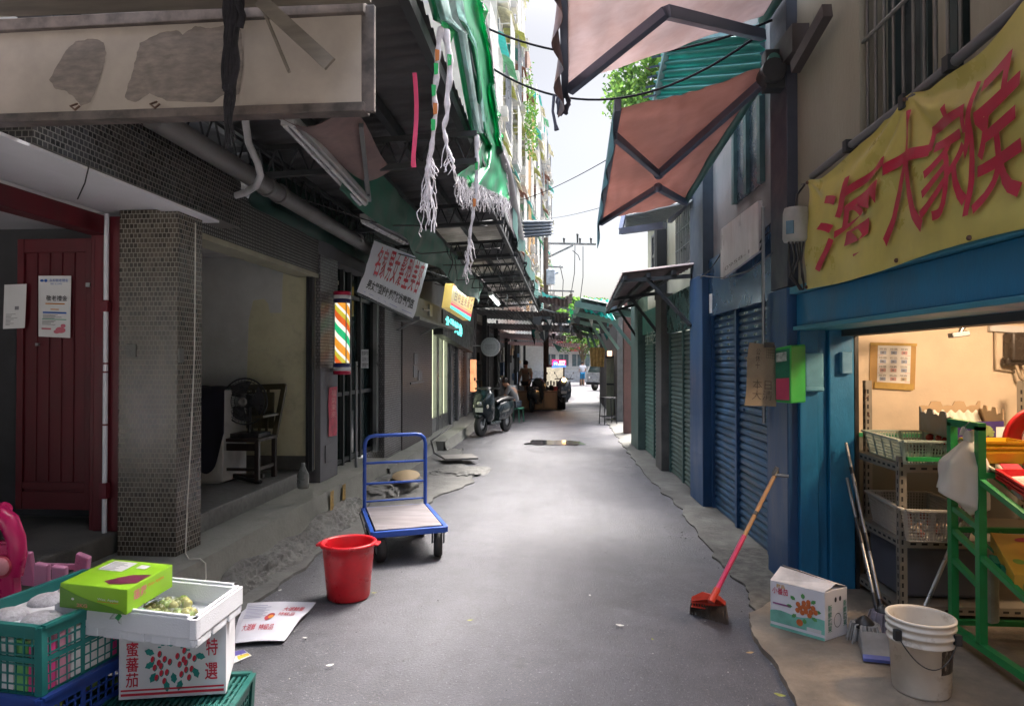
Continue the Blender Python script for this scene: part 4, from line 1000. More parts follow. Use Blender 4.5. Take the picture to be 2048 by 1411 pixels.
b = MB(); b.bar(ony(520, 0, 2.6), ony(660, 128, 2.55), .055, .014, (0, 1, 0)); solo('wood_batten', b, wood_grey, 'broad weathered wood batten dangling over the right end of the signboard', 'batten')
b = MB(); b.bar(ony(518, 0, 2.62), ony(578, 143, 2.58), .01, .018, (0, 1, 0)); solo('wood_batten', b, wood_grey, 'thin wood splinter dangling left of the broad batten', 'batten')

# big green tarp hanging from the roof edge
b = MB()
L = [(846, -40), (868, 40), (905, 60), (928, 190), (942, 262), (965, 285), (950, 325), (914, 350)]
Rr = [(958, -40), (972, 40), (985, 120), (992, 190), (1000, 262), (1008, 300), (1014, 345), (1018, 398)]
def tarpf(u, v):
    k = v * (len(L) - 1); i = min(int(k), len(L) - 2); s = k - i
    l = V((*L[i], 0)).lerp(V((*L[i + 1], 0)), s); r = V((*Rr[i], 0)).lerp(V((*Rr[i + 1], 0)), s)
    p = l.lerp(r, u)
    X = -.72 - .07 * (1 - u) + .03 * math.sin(u * 13 + v * 2) * (1 - .4 * v) + .03 * mnoise.noise(V((u * 6, v * 9, 0)))
    return onx(p.x, p.y, X)
b.grid(tarpf, 70, 70, thick=(-.004, 0, 0))
tg = thing('green_tarp', 'torn bright green tarpaulin hanging from the left roof edge', 'tarp', tarpf(.5, 0))
ob('sheet', b, M('tarp_green', (.012, .30, .13), .38, var=.25, scale=2, dirt=.15, dirtcol=(.2, .35, .3), trans=.42), tg)
b2_ = MB(); b2_.grid(lambda u, v: tarpf(.02 + .5 * u * (1 - .35 * v), .6 * v) + V((.035 + .02 * math.sin(u * 21), -.01, 0)), 44, 40, thick=(-.003, 0, 0)); ob('painted_gloss', b2_, M('gloss_pale', (.42, .56, .55), .25, var=.2, scale=2, stretch=(1, 2, .3), trans=.45), tg)  # pale sheet added over the tarp's left part, imitating its glossy reflection
# white frayed edge and fringe
rope = M('rope_white', (.62, .6, .64), .85, var=.15, scale=20)
b = MB()
for k in range(220):
    u = k / 219; p = tarpf(u, 1); l = .08 + .16 * rnd.random()
    d = V((-.02 + .05 * rnd.random(), -.1 + .2 * rnd.random(), -l)); strand(b, [p, p + d * .5 + V((.03 * (rnd.random() - .5), 0, 0)), p + d], .0022, 4, .045, k)
for k in range(34):
    v = k / 34; p = tarpf(.97, v); strand(b, [p, p + V((.02, 0, -.04 - .06 * rnd.random()))], .004, 4, .02, k)
strand(b, [tarpf(1, v / 10) for v in range(11)], .009, 5, .01, 3); strand(b, [tarpf(.45, v / 10) for v in range(8)], .006, 5, .02, 4)
ob('fringe', b, rope, tg)
b = MB()
for u, v in ((.2, 1), (.97, .99), (1.0, .6), (.98, .5), (1, .1), (.02, .25), (.1, .17)):
    p = tarpf(u, v); b.prism([p + V((0, 0, .04)), p + V((.03, .05, 0)), p + V((.0, .08, -.06)), p + V((0, -.05, -.04))], (.004, 0, 0))
ob('scrap', b, M('scrap_green', (.02, .45, .12), .5), tg)
def tassel(pts, Y, label, cols, w=(.018, .012), n=16, frl=.25):
    P3 = [ony(x, y, Y) for x, y in pts]
    t = thing('rope_tassel', label, 'rope', P3[-1])
    b = MB(); k = 28; out = []
    tot = len(P3) - 1
    for i in range(k + 1):
        s = i / k * tot; j = min(int(s), tot - 1); p = P3[j].lerp(P3[j + 1], s - j); out.append(p + V((mnoise.noise(V((p.z * 9, 3, Y))) * .012, 0, 0)))
    b.tube(out, [w[0] + (w[1] - w[0]) * i / k + .004 * math.sin(i * 1.7) for i in range(k + 1)], 8); ob('cord', b, rope, t)
    b = MB(); q = P3[-1]
    for i in range(n):
        a = out[int(k * (.72 + .28 * rnd.random()))]; d = V(((rnd.random() - .5) * .1, (rnd.random() - .5) * .08, -frl * (.3 + .7 * rnd.random()) * .6)); strand(b, [a, a + d * .5 + V(((rnd.random() - .5) * .05, 0, 0)), a + d], .003, 4, .03, i)
    ob('fray', b, rope, t)
    b = MB()
    for i, c in enumerate(cols):
        a = out[int(k * (.18 + .5 * i / max(1, len(cols))))]; b.m = c; b.prism([a + V((-.012, -.022, .035)), a + V((.014, -.022, .03)), a + V((.012, -.022, -.03)), a + V((-.01, -.022, -.035))], (0, .004, 0))
    if cols: ob('scrap', b, [MATS['scrap_green'], M('scrap_orange', (.6, .2, .05), .6)], t)
tassel([(882, 55), (874, 120), (870, 200), (868, 260), (858, 330), (855, 400)], 3.95, 'longest white rope tassel, hanging left of the green tarp', [1, 0, 0, 1, 0], n=40, frl=.5)
tassel([(892, 60), (900, 130), (896, 200), (888, 255), (895, 300), (908, 325)], 4.0, 'short white rope tassel hanging beside the longest one', [0], (.022, .008), n=14, frl=.3)
tassel([(952, 270), (954, 340), (952, 400), (945, 440), (938, 490), (934, 530)], 5.4, 'thin white rope tassel below the torn bottom of the green tarp', [0, 1], (.02, .008), n=22, frl=.35)
b = MB(); 
def rib(u, v): p = ony(829 + 3 * math.sin(v * 4), 145 + 187 * v, 3.7); return p + V((-.012 + .024 * u, .01 * math.sin(5 * v), 0))
b.grid(rib, 2, 24, thick=(0, .003, 0)); b.grid(lambda u, v: rib(u, .9 + .1 * v) + V((.006 * v, -.004, -.01 * v)), 2, 4, thick=(0, .003, 0)); solo('ribbon', b, M('ribbon_red', (.5, .03, .10), .5, var=.15), 'red plastic ribbon hanging under the left roof beside the rope tassels', 'ribbon')
# rolled tube along the edge
b = MB(); b.tube([onx(998, 300, -.74), onx(1010, 345, -.74), onx(1038, 482, -.80)], [.05, .09, .10], 14); solo('rolled_tarp', b, M('tube_grey', (.22, .2, .24), .4, .3, var=.25, dirt=.4), 'thick grey rolled tube lying along the edge of the left roof', 'tube')
b = MB(); corrug(b, onx(1045, 440, -.76), onx(1048, 475, -.76), ony(1105, 470, 14), ony(1103, 440, 14), 5, .03); tt = solo('gutter_sheet', b, M('sheet_slate', (.09, .12, .17), .5, .3, var=.3), 'slate blue corrugated sheet jutting from the left roof edge', 'sheet')
# hanging plants/wires cluttering the roof edge
b = MB()
for k in range(40):
    y = 8 + 9 * rnd.random(); x = -.75 - 1.0 * rnd.random() ** 2; z = 3.35 - .02 * y; l = .1 + .35 * rnd.random()
    strand(b, [(x, y, z), (x + .05 * (rnd.random() - .5), y, z - l * .5), (x + .1 * (rnd.random() - .5), y + .1, z - l)], .006, 4, .05, k)
for k in range(10):
    y = 6 + 1.4 * k; strand(b, [(-2.5, y, 3.2), (-1.7, y + .5, 2.95 + .1 * rnd.random()), (-.8, y + 1, 3.1)], .007, 4, .06, k + 50)
solo('loose_cables', b, black_plastic, 'tangle of loose black cables hanging under the left tin roof', 'cables')

# far end roofs
for i, (x0, x1, y0, y1, z0, z1, c, lb) in enumerate((
        (-1.0, .25, 22, 24.5, 3.2, 3.9, 0, 'brown tin awning sloping up over the middle of the lane far off'),
        (-2.9, .12, 20.2, 24.0, 3.28, 3.12, 1, 'black tin roof joining the end of the left roof'),
        (-2.9, .30, 23.2, 27.2, 3.02, 2.92, 1, 'black tin roof over the far wooden stall'),
        (-2.9, .05, 26.4, 31.5, 2.82, 2.70, 0, 'brown tin roof low over the lane behind the red sign'),
        (.2, 1.6, 26.8, 29.5, 2.86, 2.72, 1, 'black tin roof over the right stall boards'),
        (-3.0, .7, 30.8, 35.5, 2.62, 2.52, 2, 'reddish tin roof spanning the lane beyond the stalls'),
        (-.9, .1, 18.5, 20, 3.5, 3.36, 0, 'small brown tin awning at the end of the left roof'),
        (-3.2, -.5, 34.5, 46, 2.9, 2.75, 1, 'long black tin roof along the left market row at the lane end'))):
    b = MB(); corrug(b, (x0, y0, z0), (x1, y0, z1), (x1, y1, z1 - .1), (x0, y1, z0 - .05), int((x1 - x0) * 9), .016, 6)
    solo('tin_awning', b, [M('tin_brown', (.15, .09, .09), .7, .2, var=.4, dirt=.4), M('tin_black', (.05, .06, .065), .7, var=.4), M('tin_red', (.22, .09, .08), .7, var=.3)][c], lb, 'awning')
def scrap(name, pts, mat, label):
    b = MB(); b.prism(pts, (0, .02, 0)); solo(name, b, mat, label, 'tarp')
scrap('tarp_scrap', [ony(1083, 580, 20), ony(1092, 588, 20), ony(1130, 598, 20), ony(1112, 592, 20), ony(1088, 606, 20)], tq, 'turquoise scrap of tarp at the end of the left roof')
scrap('tarp_scrap', [ony(1139, 612, 20), ony(1152, 628, 20), ony(1143, 640, 20), ony(1140, 628, 20)], MATS['scrap_green'], 'bright green scrap of tarp hanging in mid lane')
scrap('tarp_scrap', [ony(1105, 685, 22), ony(1124, 693, 22), ony(1117, 704, 22)], M('tarp_pale', (.16, .34, .3), .7, trans=.4), 'pale green triangular scrap of tarp below the far roofs')
b = MB()
for k in range(26):
    y = 20 + 8 * rnd.random(); a = V((-.9 + 1.3 * rnd.random(), y, 2.6 + .9 * rnd.random())); b.bar(a, a + V(((rnd.random() - .3) * .9, rnd.random(), (rnd.random() - .6) * .35)), .03 + .05 * rnd.random(), .03)
many('roof_batten', b, [M('batten_dark', (.09, .10, .10), .7, var=.5)], 'dark batten or strut holding the far roofs over the lane', 'batten', 'battens under the far roofs')

cable = M('cable_black', (.012, .012, .016), .95, spec=.05)
def wire(a, c, sag, label, r=.008):
    a, c = V(a), V(c); b = MB(); b.tube([a.lerp(c, k / 24) - V((0, 0, sag * 4 * (k / 24) * (1 - k / 24))) for k in range(25)], r, 5); solo('overhead_wire', b, cable, label, 'wire', 'cables between the far roofs' if 'one of several' in label else None)
b = MB(); r2_ = random.Random(31)
for k in range(70):
    y = 17.5 + 8 * r2_.random(); x = -1.3 + 2.6 * r2_.random(); z = 2.45 + .75 * r2_.random() ** .7; w = .05 + .22 * r2_.random(); h = .06 + .3 * r2_.random(); t_ = (r2_.random() - .5) * .5
    b.m = r2_.choice((0, 0, 0, 1, 2, 3)); b.prism([(x, y, z), (x + w, y + t_ * w, z + .1 * t_), (x + w * (.5 + .5 * r2_.random()), y + t_ * w, z - h), (x + .2 * w, y, z - h * r2_.random())], (0, .012, 0))
many('hanging_scrap', b, [M('scrap_black', (.03, .035, .04), .8), M('scrap_brown', (.13, .08, .06), .8), M('scrap_teal', (.03, .20, .18), .6, trans=.3), M('scrap_pale', (.35, .36, .34), .7, trans=.3)], 'scrap of tarp or board among those hanging under the far roofs', 'scrap', 'scraps under the far roofs')
for k in range(7):
    y = 15 + 1.6 * k; wire((-.8, y, 3.35), (1.3, y + 1.5 * (k % 3), 2.95), .12 + .05 * (k % 3), 'thin cable strung across the lane between the far roofs, one of several', .006)
# ================================================================ power lines and pole
wire(ony(965, 52, 6.5), onr(1545, 40, .1), .28, 'upper thick black overhead wire crossing below the beige awning', .011)
wire(ony(975, 130, 6.8), onr(1530, 60, .1), .45, 'lower thick black overhead wire crossing below the beige awning', .011)
wire(ony(1040, 400, 14), ony(1212, 320, 9), .05, 'thin wire rising to the far front corner of the salmon awning', .006)
wire(ony(1098, 436, 22), ony(1200, 415, 12), .03, 'faint thin wire below the salmon awning', .005)
pole = thing('utility_pole', 'utility pole with crossarm and grey transformer at the far left behind the roofs', 'pole', (-.85, 27, 0))
Yp = 27
b = MB(); p = ony(1092, 480, Yp); b.tube([(p.x, Yp, 0), (p.x, Yp, p.z + .1)], [.12, .09], 10); ob('post', b, M('pole_brown', (.10, .075, .06), .8), pole)
b = MB(); b.bar(ony(1085, 486, Yp), ony(1192, 488, Yp), .07, .07); b.bar(ony(1092, 516, Yp), ony(1146, 490, Yp), .06, .06); b.bar(ony(1090, 532, Yp), ony(1126, 534, Yp), .05, .05); b.bar(ony(1085, 580, Yp), ony(1148, 582, Yp), .05, .06); ob('crossarm', b, steel, pole)
b = MB()
for x in (1128, 1155, 1160, 1182): a = ony(x, 486, Yp); h = .35 if x == 1155 else .18; b.tube([a, a + V((0, 0, h))], [.03, .04], 8); b.ball(a + V((0, 0, h)), .05, 8, 5)
ob('insulator', b, steel_dark, pole)
b = MB(); a, c = ony(1093, 570, Yp), ony(1110, 540, Yp); b.box(a.x, c.x, Yp - .35, Yp - .1, a.z, c.z); b.tube([V((c.x, Yp - .2, c.z - .15)), V((c.x + .12, Yp - .2, c.z - .1))], .05, 8); ob('transformer', b, M('transformer', (.32, .37, .42), .5), pole, bevel=.03)
b = MB()
for x0, y0, x1, y1 in ((1150, 490, 1140, 600), (1166, 492, 1158, 615), (1120, 530, 1125, 590), (1145, 500, 1160, 520), (1125, 580, 1120, 640), (1140, 580, 1150, 640)): b.tube([ony(x0, y0, Yp), ony((x0 + x1) / 2 + 4, (y0 + y1) / 2, Yp), ony(x1, y1, Yp)], .014, 5)
ob('drop_cable', b, cable, pole)

# ================================================================ apartment blocks on the left
fA, fB = V((-3.0, 16, 0)), V((-1.75, 56, 0)); fD = (fB - fA).normalized(); fN = V((fD.y, -fD.x, 0))
def fp(s, z, off=0): p = fA + fD * s + fN * off; return V((p.x, p.y, z))
def fbox(b, s0, s1, z0, z1, o0, o1):
    b.hexa([fp(s0, z0, o0), fp(s0, z0, o1), fp(s1, z0, o1), fp(s1, z0, o0), fp(s0, z1, o0), fp(s0, z1, o1), fp(s1, z1, o1), fp(s1, z1, o0)])
wall_c = [M('apt_cream', (.40, .40, .36), .85, var=.2, dirt=.5, dirtcol=(.16, .14, .11)), M('apt_grey', (.32, .33, .33), .85, var=.2, dirt=.5, dirtcol=(.14, .13, .12)), M('apt_tan', (.40, .31, .22), .85, var=.2, dirt=.5, dirtcol=(.15, .11, .08))]
awn_c = [M('apt_awn_green', (.20, .42, .28), .6, trans=.3), M('apt_awn_cream', (.52, .5, .38), .6, trans=.3), M('apt_awn_olive', (.36, .38, .14), .6, trans=.3), tq, M('apt_awn_rust', (.22, .1, .07), .7)]
glz = M('apt_glass', (.10, .14, .16), .12)
shp = [(4, 10.5, 12.4), (10.6, 17.5, 17.6), (17.6, 24.5, 16.6), (24.6, 31, 19.0), (31.1, 42, 18.2)]
lab = ['nearest apartment block above the left roof, topmost floors out of the picture', 'cream apartment block with a curved rooftop canopy above the left roof', 'tan timber-fronted apartment block with caged balconies in the middle of the row', 'tall grey apartment block with a brick-red rooftop hut further along', 'last apartment block in the row on the left, with pale awnings']
for bi, (s0, s1, H) in enumerate(shp):
    t = thing('apartment_block', lab[bi], 'building', fp((s0 + s1) / 2, 0))
    b = MB(); fbox(b, s0, s1, 3.0, H, -8, 0); ob('wall', b, wall_c[(0, 0, 1, 1, 0)[bi]], t)
    rf = MB(); fbox(rf, s0, s1, H + .002, H + .25, -8, .12); ob('roof', rf, wall_c[1], t)
    z = 4.2; r2 = random.Random(bi + 3)
    while z < H - 1.5:
        nb = max(3, int((s1 - s0) / 1.7))
        for k in range(nb):
            a = s0 + (s1 - s0) * (k + .08) / nb; c = s0 + (s1 - s0) * (k + .92) / nb; dep = .35 + .3 * r2.random()
            w = MB(); fbox(w, a + .2, c - .2, z + .9, z + 2.3, .002, .04); win = ob('window', w, glz, t)
            fr = MB()
            for j in range(4): q = a + .2 + (c - a - .4) * j / 3; fbox(fr, q - .04, q + .04, z + .86, z + 2.34, .04, .08)
            fbox(fr, a + .16, c - .16, z + .84, z + .9, .04, .09); ob('frame', fr, white_paint, win)
            bal = MB(); fbox(bal, a, c, z - .12, z + .02, .02, dep); 
            if r2.random() < .6: fbox(bal, a, c, z + .02, z + .75, dep - .06, dep)
            ob('balcony', bal, wall_c[r2.randrange(2)], t)
            cg = MB()
            for j in range(int((c - a) / .16) + 1): q = a + j * .16; cg.tube([fp(q, z + .02, dep + .02), fp(q, z + 2.35, dep + .02)], .016, 4, False)
            for zz in (z + .1, z + .8, z + 1.6, z + 2.35): cg.tube([fp(a, zz, dep + .02), fp(c, zz, dep + .02)], .016, 4, False)
            for zz in (z + .4, z + 1.2, z + 2): cg.tube([fp(a, zz, .05), fp(a, zz, dep)], .014, 4, False)
            ob('window_cage', cg, [steel, M('cage_white', (.5, .5, .48), .6), M('cage_wood', (.36, .24, .12), .7)][r2.randrange(2) if bi != 2 or k % 2 else 2], t)
            if r2.random() < .92:
                aw = MB(); h = .25 + .3 * r2.random(); pr = dep + .05 + .25 * r2.random()
                aw.grid(lambda u, v: fp(a + (c - a) * u, z + 2.4 + h * (1 - v * v), .02 + pr * v) + V((0, 0, .02 * math.sin(40 * u))), 20, 5, thick=(0, 0, .02)); ob('awning', aw, awn_c[r2.randrange(5)], t)
            if r2.random() < .6:
                ac = MB(); fbox(ac, c - .62, c - .1, z + .1, z + .48, dep + .03, dep + .25)
                for j in range(5): fbox(ac, c - .58, c - .2, z + .15 + j * .06, z + .17 + j * .06, dep + .251, dep + .26)
                ob('air_conditioner', ac, M('ac_grey', (.42, .42, .40), .6, dirt=.4), t, bevel=.015)
        z += 2.95
    if bi == 1:
        rm = MB(); 
        for j in range(5): fbox(rm, s0 + j * 1.4, s0 + .07 + j * 1.4, H + .25, H + 1.6, .2, .27)
        rm.grid(lambda u, v: fp(s0 + (s1 - s0) * u, H + 1.5 + .5 * math.cos(math.pi * .5 * v), -.6 + 1.2 * v), 8, 8, thick=(0, 0, .03)); ob('roof_canopy', rm, awn_c[1], t)
    if bi == 3:
        rm = MB(); fbox(rm, s0 + 1, s0 + 4, H + .25, H + 2.2, -3, -.1); ob('rooftop_hut', rm, rust, t)
# creeper on the second block
b = MB()
leafm = M('leaf', (.07, .16, .03), .6, var=.5, scale=6, trans=.3)
for k in range(320):
    s = 15.8 + rnd.gauss(0, .8); z = 13.0 + rnd.gauss(0, .9); o = .7 + .5 * rnd.random(); p = fp(s, z, o); r = .05 + .07 * rnd.random()
    d = V((rnd.random() - .5, rnd.random() - .5, rnd.random() - .5)).normalized() * r; e_ = d.cross(V((.3, .5, .8))).normalized() * r * .6
    b.add([p - d, p + e_, p + d, p - e_], [(0, 1, 2, 3)])
solo('creeper', b, leafm, 'leafy creeper spilling off a balcony of the apartment blocks', 'plant')

# ================================================================ trees, hill
def tree(name, c, h, cr, label, n=2600, seed=1, leaf=.12, group=None):
    r3 = random.Random(seed); t = thing(name, label, 'tree', c, group); c = V(c)
    b = MB(); b.tube([c, c + V((.1, 0, h * .4)), c + V((0, .1, h * .8))], [.16, .12, .05], 8)
    limbs = []
    for k in range(7):
        a = k * 2.4; e = c + V((math.cos(a) * cr * .7, math.sin(a) * cr * .7, h * (.62 + .35 * r3.random()))); limbs.append(e); b.tube([c + V((.05, 0, h * (.35 + .05 * k))), (c + e) / 2 + V((0, 0, h * .28)), e], [.07, .05, .02], 6)
    ob('trunk', b, M('bark', (.12, .09, .06), .9, var=.4), t)
    b = MB(); cl = [(e + V((r3.gauss(0, cr * .22), r3.gauss(0, cr * .22), r3.gauss(0, cr * .22))), cr * (.25 + .25 * r3.random())) for e in limbs for _ in range(4)]
    for k in range(n):
        q, rr = cl[r3.randrange(len(cl))]; d = V((r3.gauss(0, 1), r3.gauss(0, 1), r3.gauss(0, 1))).normalized() * rr * (.5 + .5 * r3.random()); p = q + d
        a = V((r3.random() - .5, r3.random() - .5, r3.random() - .5)).normalized() * leaf * (.7 + .6 * r3.random()); e = a.cross(V((.3, .5, .8))).normalized() * leaf * .5
        b.m = r3.randrange(3); b.add([p - a, p + e, p + a, p - e], [(0, 1, 2, 3)])
    ob('crown', b, [leafm, M('leaf_dark', (.035, .09, .02), .6, var=.4, trans=.25), M('leaf_lime', (.13, .24, .05), .6, var=.3, trans=.35)], t)
p = ony(1300, 120, 14)
tree('street_tree', (2.7, 14.5, 5.0), 4.4, 1.6, 'leafy tree showing between the two awnings beside the turquoise sheet', 9000, 4, .075)
tree('street_tree', (1.9, 13.5, 5.6), 1.7, .8, 'low leafy tree branch behind the top edge of the salmon awning', 2600, 9, .06)
hm = M('hill_green', (.05, .11, .03), .9, var=.4, scale=.6)
b = MB(); b.grid(lambda u, v: (-60 + 140 * u, 140 + 60 * v, (18 - 22 * (u - .42) ** 2 * 3) * math.sin(math.pi * min(v * .5 + .02, .5)) - .2 + .9 * mnoise.noise(V((u * 30, v * 9, 0)))), 70, 10); structure('hill', b, hm)
r3 = random.Random(5); b = MB()
for k in range(7000):
    u, v = r3.random() * .4 + .25, r3.random(); x, y = -60 + 140 * u, 140 + 60 * v; z = (18 - 66 * (u - .42) ** 2) * math.sin(math.pi * min(v * .5 + .02, .5)) + r3.random() * 1.8
    p = V((x, y, z)); a = V((r3.random() - .5, r3.random() - .5, r3.random() - .5)).normalized() * (.5 + .5 * r3.random()); e = a.cross(V((.3, .5, .8))).normalized() * .5
    b.m = r3.randrange(3); b.add([p - a, p + e, p + a, p - e], [(0, 1, 2, 3)])
tag(ob('far_woods', b, [leafm, MATS['leaf_dark'], MATS['leaf_lime']]), 'wooded green hillside far behind the utility pole', 'woods', kind='stuff')
# ================================================================ FOREGROUND LEFT: crates, cartons, bucket, trolley
def frame_of(c, rz):
    ux = V((math.cos(rz), math.sin(rz), 0)); uy = V((-math.sin(rz), math.cos(rz), 0)); c = V(c)
    return lambda x, y, z: c + ux * x + uy * y + V((0, 0, z))
def crate(name, label, c, L, W, H, rz, mat, cell=.036, rim=.05, ribs=4, flare=1.04, group=None, solid_top=False, bands=(.5,)):
    """plastic crate: corner posts, rim, base, window grid on the four walls"""
    t = thing(name, label, 'crate', c, group); f = frame_of(c, rz)
    b = MB(); th = .006
    def wall(p0, p1, q0, q1, nrm):     # bottom edge p0p1, top edge q0q1
        ln = (p1 - p0).length
        up = lambda s, v: p0.lerp(p1, s).lerp(q0.lerp(q1, s), v)
        n = max(3, int(ln / cell))
        for k in range(n + 1): b.bar(up(k / n, 0), up(k / n, 1), .006 if k % 5 else .02, .006, nrm)
        m = max(3, int(H / cell))
        for k in range(m + 1): b.bar(up(0, k / m), up(1, k / m), .006, .006 if k % m else .012, nrm)
        for v in bands: b.bar(up(0, v), up(1, v), .009, .02)
        # solid rim band
        r = 1 - rim / H
        b.hexa([up(0, r) - nrm * th, up(1, r) - nrm * th, up(1, r) + nrm * th, up(0, r) + nrm * th, q0 - nrm * th, q1 - nrm * th, q1 + nrm * th, q0 + nrm * th])
        b.bar(q0 + nrm * .01, q1 + nrm * .01, .025, .012)
    cs = [(-L / 2, -W / 2), (L / 2, -W / 2), (L / 2, W / 2), (-L / 2, W / 2)]
    bt = [f(x / flare, y / flare, 0) for x, y in cs]; tp = [f(x, y, H) for x, y in cs]
    for i in range(4):
        j = (i + 1) % 4; nr = (bt[j] - bt[i]).cross(V((0, 0, 1))).normalized(); wall(bt[i], bt[j], tp[i], tp[j], nr); b.bar(bt[i], tp[i], .03, .03)
    ob('basket', b, mat, t)
    b = MB(); b.prism(bt, (0, 0, .01))
    ob('base', b, mat, t)
    if solid_top:
        b = MB(); z = H - .012; n = int(L / .024)
        for k in range(n + 1): x = -L / 2 + L * k / n; b.bar(f(x, -W / 2, z), f(x, W / 2, z), .012, .012)
        for k in range(9): y = -W / 2 + W * k / 8; b.bar(f(-L / 2, y, z - .006), f(L / 2, y, z - .006), .016, .012)
        b.prism([f(-L / 2, -W / 2, z - .03), f(L / 2, -W / 2, z - .03), f(L / 2, W / 2, z - .03), f(-L / 2, W / 2, z - .03)], (0, 0, .006)); ob('lid', b, mat, t)
    return t
cg_teal = M('crate_teal', (.012, .17, .16), .4, var=.2, dirt=.25, dirtcol=(.05, .09, .08))
cg_blue = M('crate_blue', (.02, .06, .30), .4, var=.2, dirt=.25, dirtcol=(.05, .06, .1))
cg_dark = M('crate_dark_green', (.012, .10, .085), .45, var=.25, dirt=.35)
# green crate: its right end is seen obliquely, long side runs away to the left
crate('fruit_crate', 'teal plastic crate full of pink and white packs, on top of the blue crate', (-2.13, 2.78, .43), .40, .62, .27, R(-8), cg_teal)
crate('fruit_crate', 'blue plastic crate at the bottom of the stack under the teal crate', (-2.13, 2.78, .13), .41, .63, .30, R(-8), cg_blue)
crate('fruit_crate', 'green plastic crate standing on the ground under the blue crate', (-2.13, 2.78, 0), .41, .63, .129, R(-8), cg_dark)
# its contents
pk = MB(); r4 = random.Random(3); f = frame_of((-2.13, 2.78, .445), R(-8))
for i in range(6):
    for j in range(9):
        pk.m = r4.choice((0, 0, 1, 1, 2, 3)); x = -.165 + .066 * i; y = -.27 + .067 * j
        pk.hexa([f(x + sx * .03, y + sy * .03, z) for z in (0, .17 + .03 * r4.random()) for sx, sy in ((-1, -1), (1, -1), (1, 1), (-1, 1))])
many('fruit_pack', pk, [M('pack_pink', (.6, .05, .2), .4, var=.3), M('pack_white', (.65, .62, .62), .4, var=.1), M('pack_rose', (.55, .22, .3), .4, var=.3), M('pack_green', (.15, .4, .12), .4, var=.3)], 'small upright fruit pack among the others inside the teal crate', 'fruit pack', 'fruit packs in the teal crate')
t = thing('egg_tray', 'white moulded fruit tray with four domes lying in the top of the teal crate', 'tray', (-2.16, 2.82, .66)); f = frame_of((-2.15, 2.76, .652), R(-8))
b = MB(); b.hexa([f(x, y, z) for z in (0, .012) for x, y in ((-.17, -.27), (.17, -.27), (.17, .25), (-.17, .25))]); ob('tray_base', b, white_card, t)
b = MB()
for x in (-.08, .085):
    for y in (-.16, .02, .17): b.ball(f(x, y, .012), .075, 18, 10, (1, .95, .5))
ob('dome', b, M('dome_white', (.46, .45, .5), .45, var=.2, scale=60, bump=.4, bscale=120), t)
b = MB(); r4 = random.Random(8)
for k in range(46): b.m = k % 4; p = f(-.16 + .32 * r4.random(), -.26 + .5 * r4.random(), -.5 + .25 * r4.random()); b.ball(p, .03, 8, 6)
many('fruit', b, [M('f_white', (.6, .6, .55), .4), M('f_green', (.2, .3, .08), .4), M('f_grey', (.3, .32, .35), .4), M('f_pink', (.5, .2, .25), .4)], 'round wrapped fruit among the others inside the blue crate', 'fruit', 'fruit in the blue crate')
# low green crate with carton on it
crate('fruit_crate', 'dark green upturned plastic crate on the ground carrying the tomato carton', (-1.72, 2.72, 0), .68, .50, .28, R(9), cg_dark, .03, solid_top=True, bands=(.8,))
# small pink paper bag print leaning behind
b = MB(); f = bil(ony(205, 1330, 2.95), ony(240, 1322, 2.95), ony(238, 1268, 2.97), ony(188, 1275, 2.97)); b.grid(f, 2, 2, False, thick=(0, .02, 0)); bg = solo('fruit_bag', b, white_card, 'white bag printed with a red fruit squeezed between crate and tomato carton', 'bag')
ink = MB(); fo = lambda u, v: f(u, v) + V((0, -.003, 0)); disc(ink, fo, .35, .5, .28, .42); disc(ink, fo, .8, .55, .1, .1); ob('print', ink, red_ink, bg)
# carton
def carton(name, label, P00, P10, H, D, mat, cat='box', open_top=False):
    """front bottom edge P00-P10 in world, height H, depth vector D; returns (thing, front face fn)"""
    P00, P10, D = V(P00), V(P10), V(D); up = V((0, 0, H)); th = .005
    t = thing(name, label, cat, P00)
    b = MB()
    if not open_top: b.hexa([P00, P10, P10 + D, P00 + D, P00 + up, P10 + up, P10 + D + up, P00 + D + up])
    else:
        nx = (P10 - P00).normalized() * th; ny = D.normalized() * th
        b.hexa([P00, P10, P10 + D, P00 + D] + [q + V((0, 0, th)) for q in (P00, P10, P10 + D, P00 + D)])
        for a, c, n_ in ((P00, P10, ny), (P10 + D, P00 + D, -ny), (P10, P10 + D, -nx), (P00 + D, P00, nx)): b.hexa([a + V((0, 0, th)), c + V((0, 0, th)), c + n_ + V((0, 0, th)), a + n_ + V((0, 0, th)), a + up, c + up, c + n_ + up, a + n_ + up])
    ob('shell', b, mat, t, bevel=.003)
    off = -D.normalized() * .002
    return t, bil(P00, P10, P10 + up, P00 + up, off)
def leafshape(b, fn, cu, cv, ln, w, rot, asp=1.0):
    c, s = math.cos(rot), math.sin(rot); pts = []
    for k in range(13):
        tt = k / 6 if k <= 6 else (12 - k) / 6; sg = 1 if k <= 6 else -1
        x = ln * tt; y = sg * w * math.sin(math.pi * min(1, tt * 1.0)) * (1.1 - .3 * (k % 2))
        pts.append(fn(cu + (x * c - y * s), cv + (x * s + y * c) * asp))
    b.add(pts, [tuple(range(13))])
pA, pB = onz(237, 1399, .285), onz(452, 1386, .285)
t, ff = carton('tomato_carton', 'white carton with red cherry tomatoes printed on it, set on the dark green crate', pA, pB, .30, V((-.13, .34, 0)), white_card)
asp = .48 / .3
